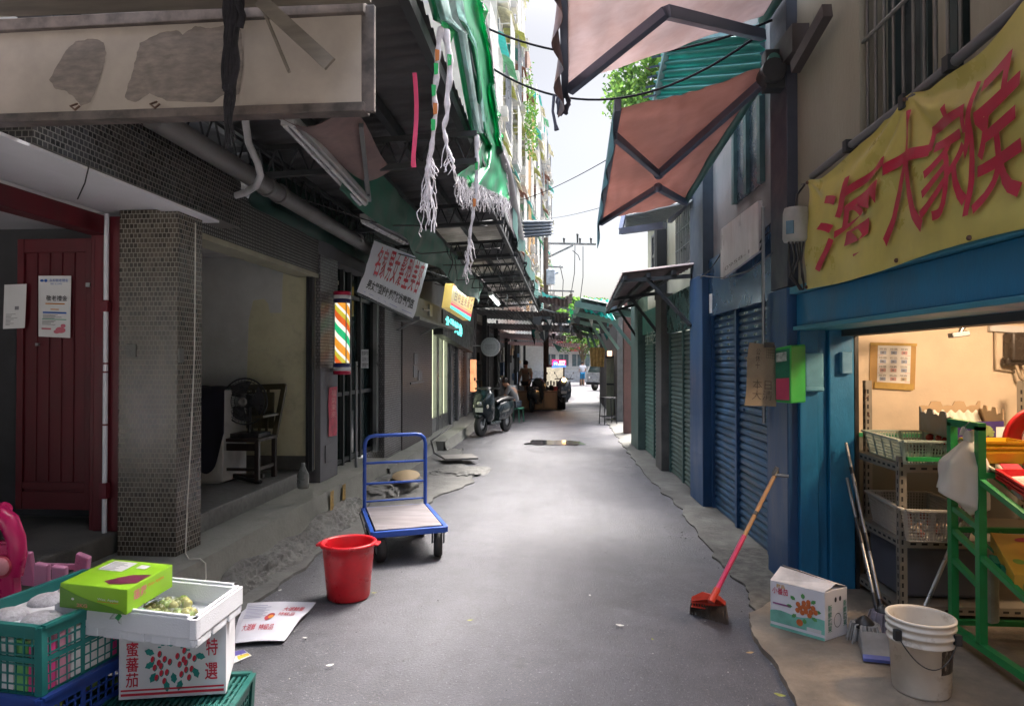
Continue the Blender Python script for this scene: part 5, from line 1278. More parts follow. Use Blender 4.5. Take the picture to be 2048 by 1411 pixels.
for nm, mt, items in (('print', red_ink, 0), ('print', M('ink_teal', (.01, .22, .2), .6), 1)):
    ink = MB()
    if items == 0:
        write(ink, '蜜\n蕃\n茄', subrect(ff, .065, .185, .17, .80), .012); write(ink, '特', subrect(ff, .81, .92, .56, .80), .012); write(ink, '選', subrect(ff, .80, .92, .22, .46), .012)
        patch(ink, subrect(ff, .02, .98, .115, .14)); patch(ink, subrect(ff, .02, .98, .05, .085))
        r4 = random.Random(4)
        for cu, cv in ((.39, .42), (.62, .45)):
            for k in range(11):
                a = k * 2.39; r_ = .037 * math.sqrt(k); disc(ink, lambda u, v: ff(u, v) - V((0, .0012, 0)), cu + r_ * math.cos(a) * .8, cv + 1.9 * r_ * math.sin(a) + .03, .017, .044, -.12)
    else:
        for cu, cv in ((.39, .42), (.62, .45)):
            for k in range(11):
                a = k * 2.39; r_ = .037 * math.sqrt(k); disc(ink, lambda u, v: ff(u, v) - V((0, .0006, 0)), cu + r_ * math.cos(a) * .8 + .006, cv + 1.9 * r_ * math.sin(a) + .02, .018, .046, -.12)
        for cu, cv, rot in ((.33, .62, 2.8), (.33, .5, 3.6), (.34, .36, 4.2), (.44, .24, 4.8), (.52, .74, 2.9), (.58, .24, 4.4), (.70, .40, -1.2), (.71, .58, -.3), (.66, .73, .3), (.5, .35, 4.9)): leafshape(ink, ff, cu, cv, .10, .03, rot, asp)
        for k in range(10): u = .36 + .03 * k; patch(ink, subrect(ff, u, u + .03, .70 + .06 * math.sin(k * .5), .72 + .06 * math.sin(k * .5)))
    ob(nm, ink, mt, t)
# styrofoam box
foam = M('styrofoam', (.68, .69, .74), .8, var=.05, bump=.25, bscale=150, dirt=.12, dirtcol=(.4, .38, .36))
q0, q1, q2 = onz(108, 1262, .585), onz(392, 1298, .585), onz(486, 1222, .585)
q3 = q0 + (q2 - q1)
t = thing('foam_box', 'open white styrofoam box holding bagged green fruit, on the tomato carton', 'box', (q0 + q2) / 2)
ctr = (q0 + q1 + q2 + q3) / 4
b = MB(); lo = [ctr + (q - ctr) * .95 for q in (q0, q1, q2, q3)]; hi = [q0, q1, q2, q3]
H = .115
def wallseg(a, c, n_, z0, z1, th): b.hexa([a + V((0, 0, z0)), c + V((0, 0, z0)), c + n_ * th + V((0, 0, z0)), a + n_ * th + V((0, 0, z0)), a + V((0, 0, z1)), c + V((0, 0, z1)), c + n_ * th + V((0, 0, z1)), a + n_ * th + V((0, 0, z1))])
b.prism([p + V((0, 0, .0)) for p in lo], (0, 0, .02))
for i in range(4):
    a, c = hi[i], hi[(i + 1) % 4]; n_ = V((0, 0, 1)).cross(c - a).normalized()
    wallseg(a, c, n_, .035, H, .03)
    # notched skirt below
    k = 6 if i % 2 == 0 else 3
    for j in range(k):
        s0, s1 = j / k + .022, (j + 1) / k - .022
        wallseg(a.lerp(c, s0) + n_ * .004, a.lerp(c, s1) + n_ * .004, n_, 0, .0355, .026)
    wallseg(a + n_ * .008, c + n_ * .008, n_, .01, .034, .018)
    wallseg(a.lerp(c, .06) + n_ * .004, a.lerp(c, .94) + n_ * .004, n_, H, H + .012, .014)
ob('shell', b, foam, t, bevel=.004)
# bags of fruit in it
plast, nt, bs, out = new_mat('bag_film'); bs.inputs['Base Color'].default_value = (.8, .85, .8, 1); bs.inputs['Roughness'].default_value = .12; bs.inputs['Transmission Weight'].default_value = .9; bs.inputs['IOR'].default_value = 1.1; bs.inputs['Alpha'].default_value = .5
def fruitbag(c, rz, n, label, seed, sx=.10, sy=.06):
    r5 = random.Random(seed); f = frame_of(c, rz); t = thing('fruit_bag', label, 'bag', c)
    b = MB()
    for k in range(n): b.m = k % 3; b.ball(f((r5.random() - .5) * 1.6 * sx, (r5.random() - .5) * 1.6 * sy, .018 + .03 * r5.random()), .017 + .006 * r5.random(), 10, 7)
    ob('jujube', b, [M('jujube_green', (.20, .28, .05), .3, var=.3), M('jujube_olive', (.16, .17, .04), .35, var=.3), M('jujube_yellow', (.32, .3, .09), .35, var=.3)], t)
    b = MB(); b.ball(f(0, 0, .034), .036, 16, 10, (sx / .034, sy / .034, 1.05)); b.tube([f(-sx * .9, 0, .04), f(-sx * 1.25, .01, .07), f(-sx * 1.4, .02, .085)], [.03, .01, .025], 8)
    ob('bag', b, plast, t); b = MB(); b.tube([f(-sx * 1.22, .0, .066), f(-sx * 1.3, .012, .076)], .013, 8); ob('tie', b, M('tie_green', (.02, .25, .08), .4), t)
e0 = (q1 - q0).normalized(); e1 = (q3 - q0).normalized()
base = q0 + V((0, 0, .022))
fruitbag(base + e0 * .51 + e1 * .13, R(20), 34, 'clear bag of olive green fruit nearest the front right corner of the foam box', 1)
fruitbag(base + e0 * .40 + e1 * .24, R(35), 26, 'clear bag of fruit in the middle of the foam box', 2)
fruitbag(base + e0 * .37 + e1 * .10, R(70), 22, 'clear bag of fruit beside the green box inside the foam box', 3, .08, .05)
# green apple box tilted on the foam box
g0, g1 = onz(120, 1212, .702), onz(254, 1228, .702)
gD = onz(345, 1172, .70) - g1
lime = M('box_lime', (.25, .50, .02), .4, var=.06)
t, gf = carton('fruit_box', 'lime green printed fruit box resting on the left end of the foam box', g0, g1, .098, gD, lime)
up = V((0, 0, .098))
gs = bil(g1, g1 + gD, g1 + gD + up, g1 + up, (g1 - g0).normalized() * .002)
gt_ = bil(g0 + up, g1 + up, g1 + gD + up, g0 + gD + up, (0, 0, .002))
ink = MB()
pts = [(0, .0)] + [(.0 + k / 12, .86 * (1 - k / 12) ** .8 * (1 - .25 * math.sin(math.pi * k / 12)) + .02) for k in range(12)] + [(1, 0)]
ink.add([gf(*p) for p in pts], [tuple(range(len(pts)))])
ob('print', ink, M('box_olive', (.10, .24, .02), .45, var=.08), t)
ink = MB(); o2 = V((0, -.001, 0))
write(ink, '2KG', subrect(lambda u, v: gf(u, v) + o2, .26, .42, .10, .24), .02); ob('print', ink, M('ink_salmon', (.75, .25, .2), .5), t)
ink = MB(); write(ink, 'Wax. Apples', subrect(lambda u, v: gf(u, v) + o2, .57, .88, .44, .56), .012); disc(ink, lambda u, v: gf(u, v) + o2, .2, .40, .022, .05); ob('print', ink, white_paint, t)
ink = MB(); patch(ink, subrect(lambda u, v: gf(u, v) + o2, .57, .88, .40, .425)); write(ink, 'Wax Apples', subrect(gs, .42, .78, .6, .78), .015); ob('print', ink, orange_ink, t)
ink = MB(); write(ink, '蓮霧', subrect(gs, .12, .40, .42, .82), .01); ob('print', ink, pink_ink, t)
ink = MB(); ink.m = 0; patch(ink, subrect(gt_, .12, .5, .55, .92)); patch(ink, subrect(gt_, .60, .75, .72, .86)); ink.m = 1
poly = [(.52, .18), (.62, .34), (.74, .48), (.97, .55), (.97, .22), (.8, .14), (.66, .10)]; ink.add([gt_(u, v) for u, v in poly], [tuple(range(7))])
ink.m = 2
for k in range(7): patch(ink, subrect(lambda u, v: gt_(u, v) + V((0, 0, .001)), .15, .3 + .18 * rnd.random(), .58 + .045 * k, .595 + .045 * k))
ob('print', ink, [white_paint, M('ink_wine', (.13, .02, .05), .4, var=.5, scale=30), MATS['grey_ink']], t)

# pink plastic stool and hot-pink child chair
pinkp = M('plastic_pink', (.62, .25, .42), .35, var=.08, dirt=.15, dirtcol=(.4, .2, .3))
t = thing('plastic_stool', 'upturned pale pink plastic stool behind the teal crate', 'stool', (-2.3, 3.5, .36))
def pink_legs():
    P_ = [(60, 1168, 1102), (160, 1165, 1108)]
    for px, yb, yt in P_:
        b = MB(); b.bar(ony(px, yb, 3.38), ony(px - 6 + (14 if px > 100 else -4), yt, 3.33), .075, .03, (0, 1, 0)); ob('leg', b, pinkp, t, bevel=.008)
    for px, yb, yt in ((85, 1150, 1125), (120, 1150, 1130)):
        b = MB(); b.bar(ony(px, yb + 30, 3.12), ony(px, yt, 3.1), .07, .03, (0, 1, 0)); ob('leg', b, pinkp, t, bevel=.008)
pink_legs()
b = MB(); a, c = ony(60, 1130, 3.37), ony(160, 1132, 3.37); b.bar(a, c, .02, .03); b.bar(ony(86, 1165, 3.12), ony(122, 1165, 3.12), .02, .03); ob('stretcher', b, pinkp, t, bevel=.005)
b = MB(); a = ony(52, 1210, 3.42); c = ony(165, 1210, 3.1); b.box(a.x, c.x, 3.08, 3.42, a.z - .02, a.z); ob('seat', b, pinkp, t, bevel=.01)
t = thing('child_chair', 'hot pink plastic child chair back at the left edge behind the crate', 'chair', (-2.7, 3.0, .36))
hot = M('plastic_hotpink', (.52, .012, .12), .3, var=.08)
b = MB(); pts = [ony(-40, 1040, 3.1), ony(-5, 1022, 3.1), ony(18, 1040, 3.1), ony(32, 1075, 3.1), ony(36, 1110, 3.1), ony(28, 1148, 3.1)]; b.tube(pts, [.04, .045, .045, .042, .04, .04], 10); b.tube([ony(-20, 1040, 3.12), ony(14, 1012, 3.12)], [.035, .03], 10); ob('backrest', b, hot, t)
b = MB(); b.bar(ony(5, 1080, 3.11), ony(8, 1140, 3.11), .07, .03); ob('splat', b, hot, t)
b = MB(); b.ball(ony(2, 1132, 3.06), .055, 14, 8, (1, .3, 1)); b.m = 1; b.ball(ony(2, 1132, 3.05), .042, 14, 8, (1, .35, 1)); ob('motif', b, [M('motif_red', (.5, .05, .1), .4), M('motif_pink', (.65, .25, .3), .4)], t)
b = MB(); b.bar(ony(-30, 1160, 3.1), ony(34, 1158, 3.1), .06, .35); b.bar(ony(20, 1160, 3.1), ony(24, 1240, 3.1), .05, .05); ob('seat', b, hot, t, bevel=.01)

# flattened cardboard and flyer on the ground
c4 = [onz(462, 1288, .02), onz(568, 1283, .02), onz(632, 1206, .02), onz(488, 1207, .02)]
fn = bil(*c4)
def cf(u, v): p = fn(u, v); p.z = .018 + .03 * (u > .0) * abs(math.sin(u * 2.2 + .4)) * .5 + (.035 * (1 - abs(v - .45) * 3) if abs(v - .45) < .33 else 0) * .5; return p
b = MB(); b.grid(cf, 12, 12, False, thick=(0, 0, .004)); t = solo('cardboard_sheet', b, M('card_lilac', (.50, .50, .56), .75, var=.08, dirt=.15, dirtcol=(.3, .3, .32)), 'flattened white carton panel with red print lying on the asphalt', 'cardboard')
ink = MB(); up1 = lambda u, v: cf(u, v) + V((0, 0, .007))
ink.m = 0; write(ink, '大湖鮮果', subrect(up1, .62, .92, .70, .84), .01); write(ink, '特級品', subrect(up1, .60, .85, .55, .66), .01); write(ink, '大湖鮮', subrect(up1, .12, .34, .22, .36), .01); write(ink, '特級品', subrect(up1, .40, .65, .22, .34), .01); disc(ink, up1, .50, .55, .06, .09); disc(ink, up1, .47, .50, .05, .08)
ink.m = 1
for k in range(9): patch(ink, subrect(up1, .08, .36 + .06 * (k % 2), .5 + .048 * k, .512 + .048 * k))
ink.m = 2; disc(ink, lambda u, v: cf(u, v) + V((0, 0, .0085)), .515, .515, .04, .06)
ob('print', ink, [M('ink_brick', (.42, .05, .07), .7), M('ink_bluegrey', (.16, .18, .32), .7), orange_ink], t)
b = MB(); fn3 = bil(onz(466, 1326, .012), onz(503, 1310, .012), onz(488, 1299, .012), onz(462, 1302, .012)); b.grid(fn3, 1, 1, False, thick=(0, 0, .003)); t = solo('flyer', b, paper, 'small blue and yellow flyer on the ground beside the tomato carton', 'paper')
ink = MB(); ink.m = 0; patch(ink, subrect(lambda u, v: fn3(u, v) + V((0, 0, .005)), .05, .95, .5, .95)); ink.m = 1; patch(ink, subrect(lambda u, v: fn3(u, v) + V((0, 0, .005)), .3, .95, .08, .42)); ob('print', ink, [M('ink_violet', (.12, .1, .35), .6), M('ink_yellow', (.6, .42, .05), .6)], t)

# red bucket
bc = onz(697, 1192, .012); redp = M('plastic_red', (.60, .012, .022), .36, var=.1, scale=9, dirt=.4, dirtcol=(.28, .03, .03), dscale=6)
t = thing('bucket', 'red plastic bucket standing on the asphalt in front of the trolley', 'bucket', bc)
b = MB(); b.lathe(bc, [(.0, .004), (.142, .0), (.150, .012), (.175, .29), (.177, .30), (.181, .375), (.197, .372), (.202, .385), (.198, .398), (.178, .398), (.172, .385), (.168, .29), (.142, .016), (.0, .016)], 48); ob('body', b, redp, t)
b = MB(); b.obox(bc + V((.19, .02, .38)), (.06, .09, .018)); b.obox(bc + V((-.19, -.02, .38)), (.06, .09, .018)); ob('grip', b, redp, t, bevel=.006)

b = MB()
for px, y0, y1 in ((688, 975, 1010), (664, 952, 985)):
    a = onx(px, y0, -2.436); c = onx(px, y1, -2.43); c.z = max(c.z, .06); b.grid(lambda u, v: V((-2.4375 + .002 * (1 - v), a.y - .05 + .1 * u + .015 * mnoise.noise(V((v * 6, u * 3, px))), .345 - .26 * v)), 3, 8, thick=(.002, 0, 0))
many('paint_mark', b, [M('paint_ochre', (.30, .19, .05), .8, var=.4, scale=30, dirt=.5)], 'faded ochre paint stroke down the front face of the pavement behind the red bucket', 'paint mark', 'ochre paint strokes on the pavement front')
# platform trolley
tb = M('trolley_blue', (.02, .085, .42), .4, .1, var=.2, dirt=.45, dirtcol=(.05, .05, .07), chips=((.24, .15, .10), .68, 11))
zD = .285
d0, d1, d2, d3 = onz(745, 1064, zD), onz(892, 1052, zD), onz(846, 1008, zD + .0), onz(734, 1014, zD)
f0_, f1_ = d0, d1
D = ((d2 - d1) + (d3 - d0)) / 2
r2_, r3_ = d1 + D, d0 + D
ux = (d1 - d0).normalized(); uy = D.normalized()
t = thing('platform_trolley', 'blue platform trolley with a tube handle and worn wooden deck on black wheels', 'trolley', (d0 + r2_) / 2 - V((0, 0, zD)))
b = MB(); z_ = V((0, 0, 1))
for a, c in ((d0, d1), (r3_, r2_), (d0, r3_), (d1, r2_)): b.bar(a - z_ * .02, c - z_ * .02, .035, .05)
for s in (.33, .66): b.bar(d0.lerp(d1, s) - z_ * .03, r3_.lerp(r2_, s) - z_ * .03, .03, .03)
ob('deck_frame', b, tb, t, bevel=.004)
b = MB(); m_ = .03; b.prism([d0 + ux * m_ + uy * m_, d1 - ux * m_ + uy * m_, r2_ - ux * m_ - uy * m_, r3_ + ux * m_ - uy * m_], (0, 0, .012)); ob('deck', b, M('deck_wood', (.18, .165, .175), .8, var=.35, scale=9, stretch=(.25, 1, 1), dirt=.4, dirtcol=(.12, .09, .09)), t)
hh = CAMH + (722 - 868) / F * (r2_.y) ; hz = hh - zD
b = MB(); wv = (r2_ - r3_).length; rr = .09; pts = [r3_]
cx = [(0, hz - rr), (.012, hz - .04), (.045, hz - .01), (rr, hz)]
pts = [r3_ + ux * .015] + [r3_ + ux * (.015 + x) + z_ * z for x, z in cx] + [r2_ - ux * (.015 + x) + z_ * z for x, z in cx[::-1]] + [r2_ - ux * .015]
b.tube(pts, .018, 12); ob('handle', b, tb, t)
b = MB()
for s in (.62, .335, .09): b.tube([r3_ + ux * .015 + z_ * hz * s, r2_ - ux * .015 + z_ * hz * s], .009 if s < .2 else .012, 10)
ob('handle_rung', b, tb, t)
def tyre(b, c, ax, r, w):
    ax = ax.normalized(); Mx = Matrix((ax.cross(V((0, 0, 1))), V((0, 0, 1)), ax)).transposed()
    b.lathe(c, [(r * .5, -w / 2), (r * .86, -w / 2), (r * .97, -w * .36), (r, -w * .15), (r, w * .15), (r * .97, w * .36), (r * .86, w / 2), (r * .5, w / 2)], 28, Mx)
    return Mx
wr = .115
for p, swiv in ((d0 + ux * .07 + uy * .10, .12), (d1 - ux * .05 + uy * .10, -.25), (r2_ - ux * .07 - uy * .10, 0), (r3_ + ux * .07 - uy * .10, 0)):
    ax = (ux + uy * swiv).normalized(); c = V((p.x, p.y, wr + .012))
    b = MB(); Mx = tyre(b, c, ax, wr, .075); w = ob('wheel', b, rubber, t)
    b = MB(); b.lathe(c, [(.0, -.03), (.03, -.035), (.058, -.026), (.058, .026), (.03, .035), (0, .03)], 20, Mx); ob('hub', b, steel, w)
    b = MB(); up_ = V((p.x, p.y, zD - .045))
    for s in (-.05, .05): b.bar(c + ax * s, up_ + ax * s, .008, .04)
    b.bar(up_ - ax * .06, up_ + ax * .06, .07, .01); ob('fork', b, steel_dark, t)
b = MB(); b.tube([r3_ - ux * .0 + z_ * .0, r3_ - ux * .03 - z_ * .05, d0 - ux * .02 + uy * .2 - z_ * .12, d0 + uy * .06 - z_ * .06, d0 + ux * .02 + uy * .02 - z_ * .04], .006, 6); ob('brake_rod', b, steel_dark, t)

# rough concrete lumps at the foot of the pavement
rock = M('lump_concrete', (.125, .125, .118), .7, var=.5, scale=5, bump=.8, bscale=22, dirt=.6)
def lump(c, sx, sy, sz, label, seed, rz=0, name='concrete_lump'):
    b = MB(); cr, sr = math.cos(rz), math.sin(rz); c = V(c)
    def fn(u, v):
        a = 2 * math.pi * u; h = v * math.pi / 2; x, y, z = math.cos(a) * math.cos(h), math.sin(a) * math.cos(h), math.sin(h)
        q = V((x * sx + seed, y * sy, z * sz)); k = 1 + .20 * mnoise.noise(q * 3.1) + .12 * mnoise.noise(q * 8) + .07 * mnoise.noise(q * 19) + .03 * mnoise.noise(q * 44)
        x, y = x * abs(x) ** -.3 if x else 0, y * abs(y) ** -.3 if y else 0
        x, y, z = x * sx * k, y * sy * k, max(0, z * sz * k); return c + V((x * cr - y * sr, x * sr + y * cr, z - .01))
    b.grid(fn, 150, 44); return solo(name, b, rock, label, 'rubble')
def skirt(u, v):      # mortar thrown along the foot of the pavement, crumbling towards the road
    y = 4.5 + 3.6 * u; w = .27 + .16 * mnoise.noise(V((y * 1.1, 2, 0))) + .08 * mnoise.noise(V((y * 4, 5, 0))); h = .15 + .08 * mnoise.noise(V((y * 1.7, 8, 0)))
    e = min(1, u * 14, (1 - u) * 10); x = -2.46 + w * v * (.4 + .6 * e); z = h * e * max(0, 1 - v) ** (1.25 if v > .5 else .8) * (1 + .0)
    p = V((x * 1.0, y, z)); n = .03 * mnoise.noise(p * 5) + .034 * abs(mnoise.noise(p * 13)) + .022 * abs(mnoise.noise(p * 31)) + .010 * mnoise.noise(p * 70)
    k = min(1, v * 6) * min(1, (1 - v) * 5 + .15); return (x + n * k * .8, y + .5 * n * k, max(-.02, z + n * k))
b = MB(); b.grid(skirt, 340, 44); solo('mortar_skirt', b, rock, 'rough crumbling mortar skirt along the foot of the pavement behind the red bucket', 'mortar')
lump(onz(920, 945, 0), .42, .5, .085, 'flat cracked concrete slab at the pavement edge behind the trolley', 5, R(-20))
lump(onz(800, 980, 0) + V((-.1, 0, 0)), .3, .7, .2, 'broken concrete ramp behind the trolley handle', 9, R(-6))
b = MB(); q = onz(918, 913, .1); b.obox(q, (.55, .5, .03), R(20)); solo('manhole_plate', b, M('plate_grey', (.22, .21, .2), .6, .2, var=.3, dirt=.4), 'thin grey cover plate lying on the slab behind the trolley', 'plate')
b = MB(); q = onz(812, 952, .22); b.lathe(q, [(.0, .0), (.17, .0), (.18, .01), (.17, .022), (.0, .022)], 24, Matrix.Rotation(R(14), 3, 'X')); solo('wood_disc', b, M('disc_wood', (.36, .27, .16), .7, var=.2, dirt=.3), 'round wooden seat board lying at the pavement edge behind the trolley', 'board')
b = MB(); b.tube([onx(905, 850, -2.3), onx(862, 880, -2.28), onx(868, 905, -2.27), onz(885, 914, .1), onz(900, 914, .1)], .015, 8); solo('water_pipe', b, pvc, 'thin bent water pipe coming down to the slab behind the trolley', 'pipe')

# ================================================================ in the open room on the left
Yc = 6.75
t = thing('carved_chair', 'dark carved wooden chair against the wall of the open room', 'chair', (-3.35, Yc, .5))
dkw = M('wood_black', (.025, .018, .015), .4, var=.4)
xa, xb_ = ony(420, 900, 6.53).x, ony(505, 900, 6.53).x
zs = .5 + .44
b = MB(); b.box(xa, xb_ + .08, Yc - .25, Yc + .2, zs - .035, zs); ob('seat', b, dkw, t, bevel=.008)
for x, y in ((xa + .03, Yc - .22), (xb_ + .05, Yc - .22), (xa + .03, Yc + .17), (xb_ + .05, Yc + .17)):
    b = MB(); b.bar((x, y, .5), (x, y, zs - .035), .045, .045); ob('leg', b, dkw, t, bevel=.006)
b = MB(); b.box(xa + .03, xb_ + .05, Yc - .235, Yc - .21, zs - .12, zs - .05); b.box(xa + .03, xb_ + .05, Yc - .23, Yc - .21, .62, .65); b.box(xb_ + .04, xb_ + .06, Yc - .2, Yc + .17, .62, .65); b.box(xa, xb_ + .05, Yc - .1, Yc - .06, .53, .57); ob('stretcher', b, dkw, t)
b = MB(); b.bar((xb_ + .06, Yc + .17, zs), (xb_ + .14, Yc + .22, zs + .52), .05, .05); b.bar((xa, Yc + .17, zs), (xa - .02, Yc + .22, zs + .5), .05, .05); b.bar((xb_ + .15, Yc + .22, zs + .5), (xa - .02, Yc + .22, zs + .48), .05, .06)
for k in range(5): x = xa + .08 + k * .08; b.bar((x, Yc + .18, zs + .03), (x, Yc + .215, zs + .47), .03, .02)
b.box(xa + .02, xb_ + .04, Yc + .185, Yc + .2, zs + .06, zs + .44); b.box(xb_ - .02, xb_ + .1, Yc - .2, Yc + .18, zs + .2, zs + .225); ob('backrest', b, M('wood_olive', (.045, .04, .018), .45, var=.3), t, bevel=.004)
t = thing('electric_fan', 'black electric fan with a round cage standing on the carved chair', 'fan', (-3.5, Yc - .05, zs)); fc = V((ony(490, 840, 6.63).x, Yc - .12, zs + .36)); Rx = Matrix.Rotation(R(90), 3, 'X')
b = MB()
for rr_ in (.05, .09, .13, .17, .205, .23): b.tube([fc + V((rr_ * math.cos(k * math.pi / 16), -.05 * (1 - (rr_ / .24) ** 2), rr_ * math.sin(k * math.pi / 16))) for k in range(33)], .003 if rr_ < .22 else .008, 4)
for k in range(40): a = k * math.pi / 20; b.tube([fc + V((.04 * math.cos(a), -.05, .04 * math.sin(a))), fc + V((.15 * math.cos(a), -.03, .15 * math.sin(a))), fc + V((.23 * math.cos(a), 0, .23 * math.sin(a)))], .0022, 4, False)
ob('cage', b, steel_dark, t)
b = MB()
for k in range(3):
    a0 = k * 2.094
    b.grid(lambda u, v: fc + V(((.04 + .16 * u) * math.cos(a0 + (v - .5) * 1.5 * (.5 + .6 * u)), .02 - .03 * v, (.04 + .16 * u) * math.sin(a0 + (v - .5) * 1.5 * (.5 + .6 * u)))), 6, 6, thick=(0, .003, 0))
ob('blade', b, M('fan_blade', (.05, .05, .055), .3), t)
b = MB(); b.lathe(fc + V((0, -.06, 0)), [(.0, -.005), (.045, -.005), (.05, .01), (.03, .012)], 20, Rx); ob('badge', b, M('badge_grey', (.22, .22, .22), .35, .4), t)
b = MB(); b.tube([fc + V((0, .04, 0)), fc + V((0, .2, 0))], .07, 14); b.tube([fc + V((0, .1, 0)), (fc.x, fc.y + .1, zs + .03)], .02, 8); b.box(fc.x - .16, fc.x + .16, fc.y - .04, fc.y + .24, zs, zs + .04); ob('stand', b, black_plastic, t)
# white tub / washing machine under a black cloth
t = thing('white_cabinet', 'white cabinet half hidden behind the tiled pillar and draped in black', 'cabinet', (-3.6, 6.7, .5)); CX = ony(452, 900, 6.45).x
b = MB(); b.box(CX - .52, CX - .03, 6.45, 6.95, .52, 1.42); b.box(CX - .48, CX - .07, 6.46, 6.9, .5, .52); ob('body', b, M('cabinet_white', (.5, .5, .48), .5, dirt=.3), t, bevel=.015)
b = MB(); b.box(CX - .48, CX - .08, 6.44, 6.449, .62, 1.3); ob('door', b, M('cabinet_white2', (.46, .46, .44), .5, dirt=.3), t)
def clothf(u, v):
    x = CX - .56 + .56 * u; drop = .60 + .16 * math.sin(u * 3.1) + .10 * math.sin(u * 11)
    if u > .8: drop *= 1 - (u - .8) * .7
    if v < .3: return (x, 6.95 - .5 * v / .3, 1.44 + .012 * mnoise.noise(V((u * 5, v * 5, 0))))
    w = (v - .3) / .7; return (x + .03 * w * math.sin(u * 9), 6.435 - .02 - .03 * abs(math.sin(u * 8)) * w, 1.44 - drop * w)
b = MB(); b.grid(clothf, 40, 24, thick=(0, -.004, .003)); solo('black_cloth', b, M('cloth_navy', (.012, .012, .022), .95, var=.4), 'black cloth draped over the white cabinet in the open room', 'cloth')
b = MB(); b.tube([onz(455, 945, .5) + V((0, .02, .0)), (-3.3, 6.65, .54), (-3.15, 6.6, .52), (-2.98, 6.5, .52)], .02, 8); solo('black_hose', b, rubber, 'black hose lying on the room floor under the carved chair', 'hose')
b = MB(); q = onz(606, 975, .5); b.lathe((q.x, q.y, .5), [(.0, 0), (.05, 0), (.055, .02), (.055, .13), (.03, .18), (.018, .21), (.018, .24), (0, .24)], 16); t = solo('bottle', b, M('bottle_grey', (.13, .14, .13), .3, var=.2), 'pale plastic bottle standing in the corner of the open room step', 'bottle')
# barber pole
pc0, pc1 = onx(684, 748, -2.58), onx(685, 583, -2.58)
pr = .10
t = thing('barber_pole', 'lit barber pole with spiral stripes between red, white and blue caps', 'barber pole', pc0)
h = pc1.z - pc0.z; o = V((pc0.x, pc0.y, pc0.z))
pm, nt, bs, out = new_mat('barber_stripes'); tc = nt.nodes.new('ShaderNodeTexCoord'); sx_ = nt.nodes.new('ShaderNodeSeparateXYZ'); nt.links.new(tc.outputs['Object'], sx_.inputs[0])
at = nt.nodes.new('ShaderNodeMath'); at.operation = 'ARCTAN2'; nt.links.new(sx_.outputs['Y'], at.inputs[0]); nt.links.new(sx_.outputs['X'], at.inputs[1])
d1_ = nt.nodes.new('ShaderNodeMath'); d1_.operation = 'DIVIDE'; d1_.inputs[1].default_value = 2 * math.pi; nt.links.new(at.outputs[0], d1_.inputs[0])
z1_ = nt.nodes.new('ShaderNodeMath'); z1_.operation = 'MULTIPLY_ADD'; z1_.inputs[1].default_value = 1.9; nt.links.new(sx_.outputs['Z'], z1_.inputs[0]); nt.links.new(d1_.outputs[0], z1_.inputs[2])
fr_ = nt.nodes.new('ShaderNodeMath'); fr_.operation = 'FRACT'; nt.links.new(z1_.outputs[0], fr_.inputs[0])
cr_ = nt.nodes.new('ShaderNodeValToRGB'); cr_.color_ramp.interpolation = 'CONSTANT'; nt.links.new(fr_.outputs[0], cr_.inputs[0])
els = [(0, (.7, .28, .03)), (.2, (.85, .8, .7)), (.34, (.02, .42, .16)), (.52, (.85, .8, .7)), (.64, (.6, .10, .02)), (.8, (.5, .42, .04)), (.92, (.85, .8, .7))]
while len(cr_.color_ramp.elements) < len(els): cr_.color_ramp.elements.new(.5)
for e, (p_, c_) in zip(cr_.color_ramp.elements, els): e.position = p_; e.color = (*c_, 1)
nt.links.new(cr_.outputs[0], bs.inputs['Base Color']); nt.links.new(cr_.outputs[0], bs.inputs['Emission Color']); bs.inputs['Emission Strength'].default_value = .22; bs.inputs['Roughness'].default_value = .15
b = MB(); b.lathe(o, [(pr * .86, h * .14), (pr * .86, h * .86)], 40); ob('cylinder', b, pm, t)
cap_r = M('cap_red', (.42, .01, .05), .3); cap_w = M('cap_white', (.6, .6, .62), .3); cap_b = M('cap_navy', (.03, .03, .12), .3)
for z0, z1, mt in ((0, .045, cap_r), (.045, .09, cap_w), (.09, .14, cap_b), (.86, .91, cap_b), (.91, .955, cap_w), (.955, 1, cap_r)):
    b = MB(); b.lathe(o, [(.0, h * z0), (pr, h * z0), (pr, h * z1), (0, h * z1)], 36); ob('cap', b, mt, t)
b = MB()
for k in range(4): a = .8 + k * math.pi / 2; b.tube([o + V((pr * .97 * math.cos(a), pr * .97 * math.sin(a), h * .12)), o + V((pr * .97 * math.cos(a), pr * .97 * math.sin(a), h * .88))], .006, 6)
b.bar(o + V((0, 0, h * .05)), o + V((-.15, 0, h * .05)), .04, .04); b.bar(o + V((0, 0, h * .95)), o + V((-.15, 0, h * .95)), .04, .04); ob('rail', b, steel, t)

# hair salon banner
B4 = [ony(714, 583, 8.1), ony(824, 635, 10.0), ony(857, 522, 10.1), ony(747, 480, 8.1)]
bf = bil(*B4); bn = (B4[1] - B4[0]).cross(B4[3] - B4[0]).normalized()
def salon(u, v, off=0): return bf(u, v) + bn * (.025 * math.sin(u * 7 + v * 2) * (1 - v * .5) + .015 * mnoise.noise(V((u * 6, v * 4, 0))) + off)
t = thing('shop_banner', 'white hair salon banner with stretched red and black characters hanging under the left roof', 'banner', salon(.5, 0))
b = MB(); b.grid(lambda u, v: salon(u, v, -.004), 40, 20); b.grid(lambda u, v: salon(u, v, 0), 40, 20); ob('sheet', b, M('banner_white', (.80, .80, .84), .5, var=.06, dirt=.15, dirtcol=(.35, .35, .38), trans=.25), t)
ink = MB()
for i, ch in enumerate('名家男女髮型美容'): dense_write(ink, ch, (lambda i: lambda u, v: salon(.10 + .108 * i + .085 * u, .40 + .55 * v, .004))(i), .012, 0, 1)
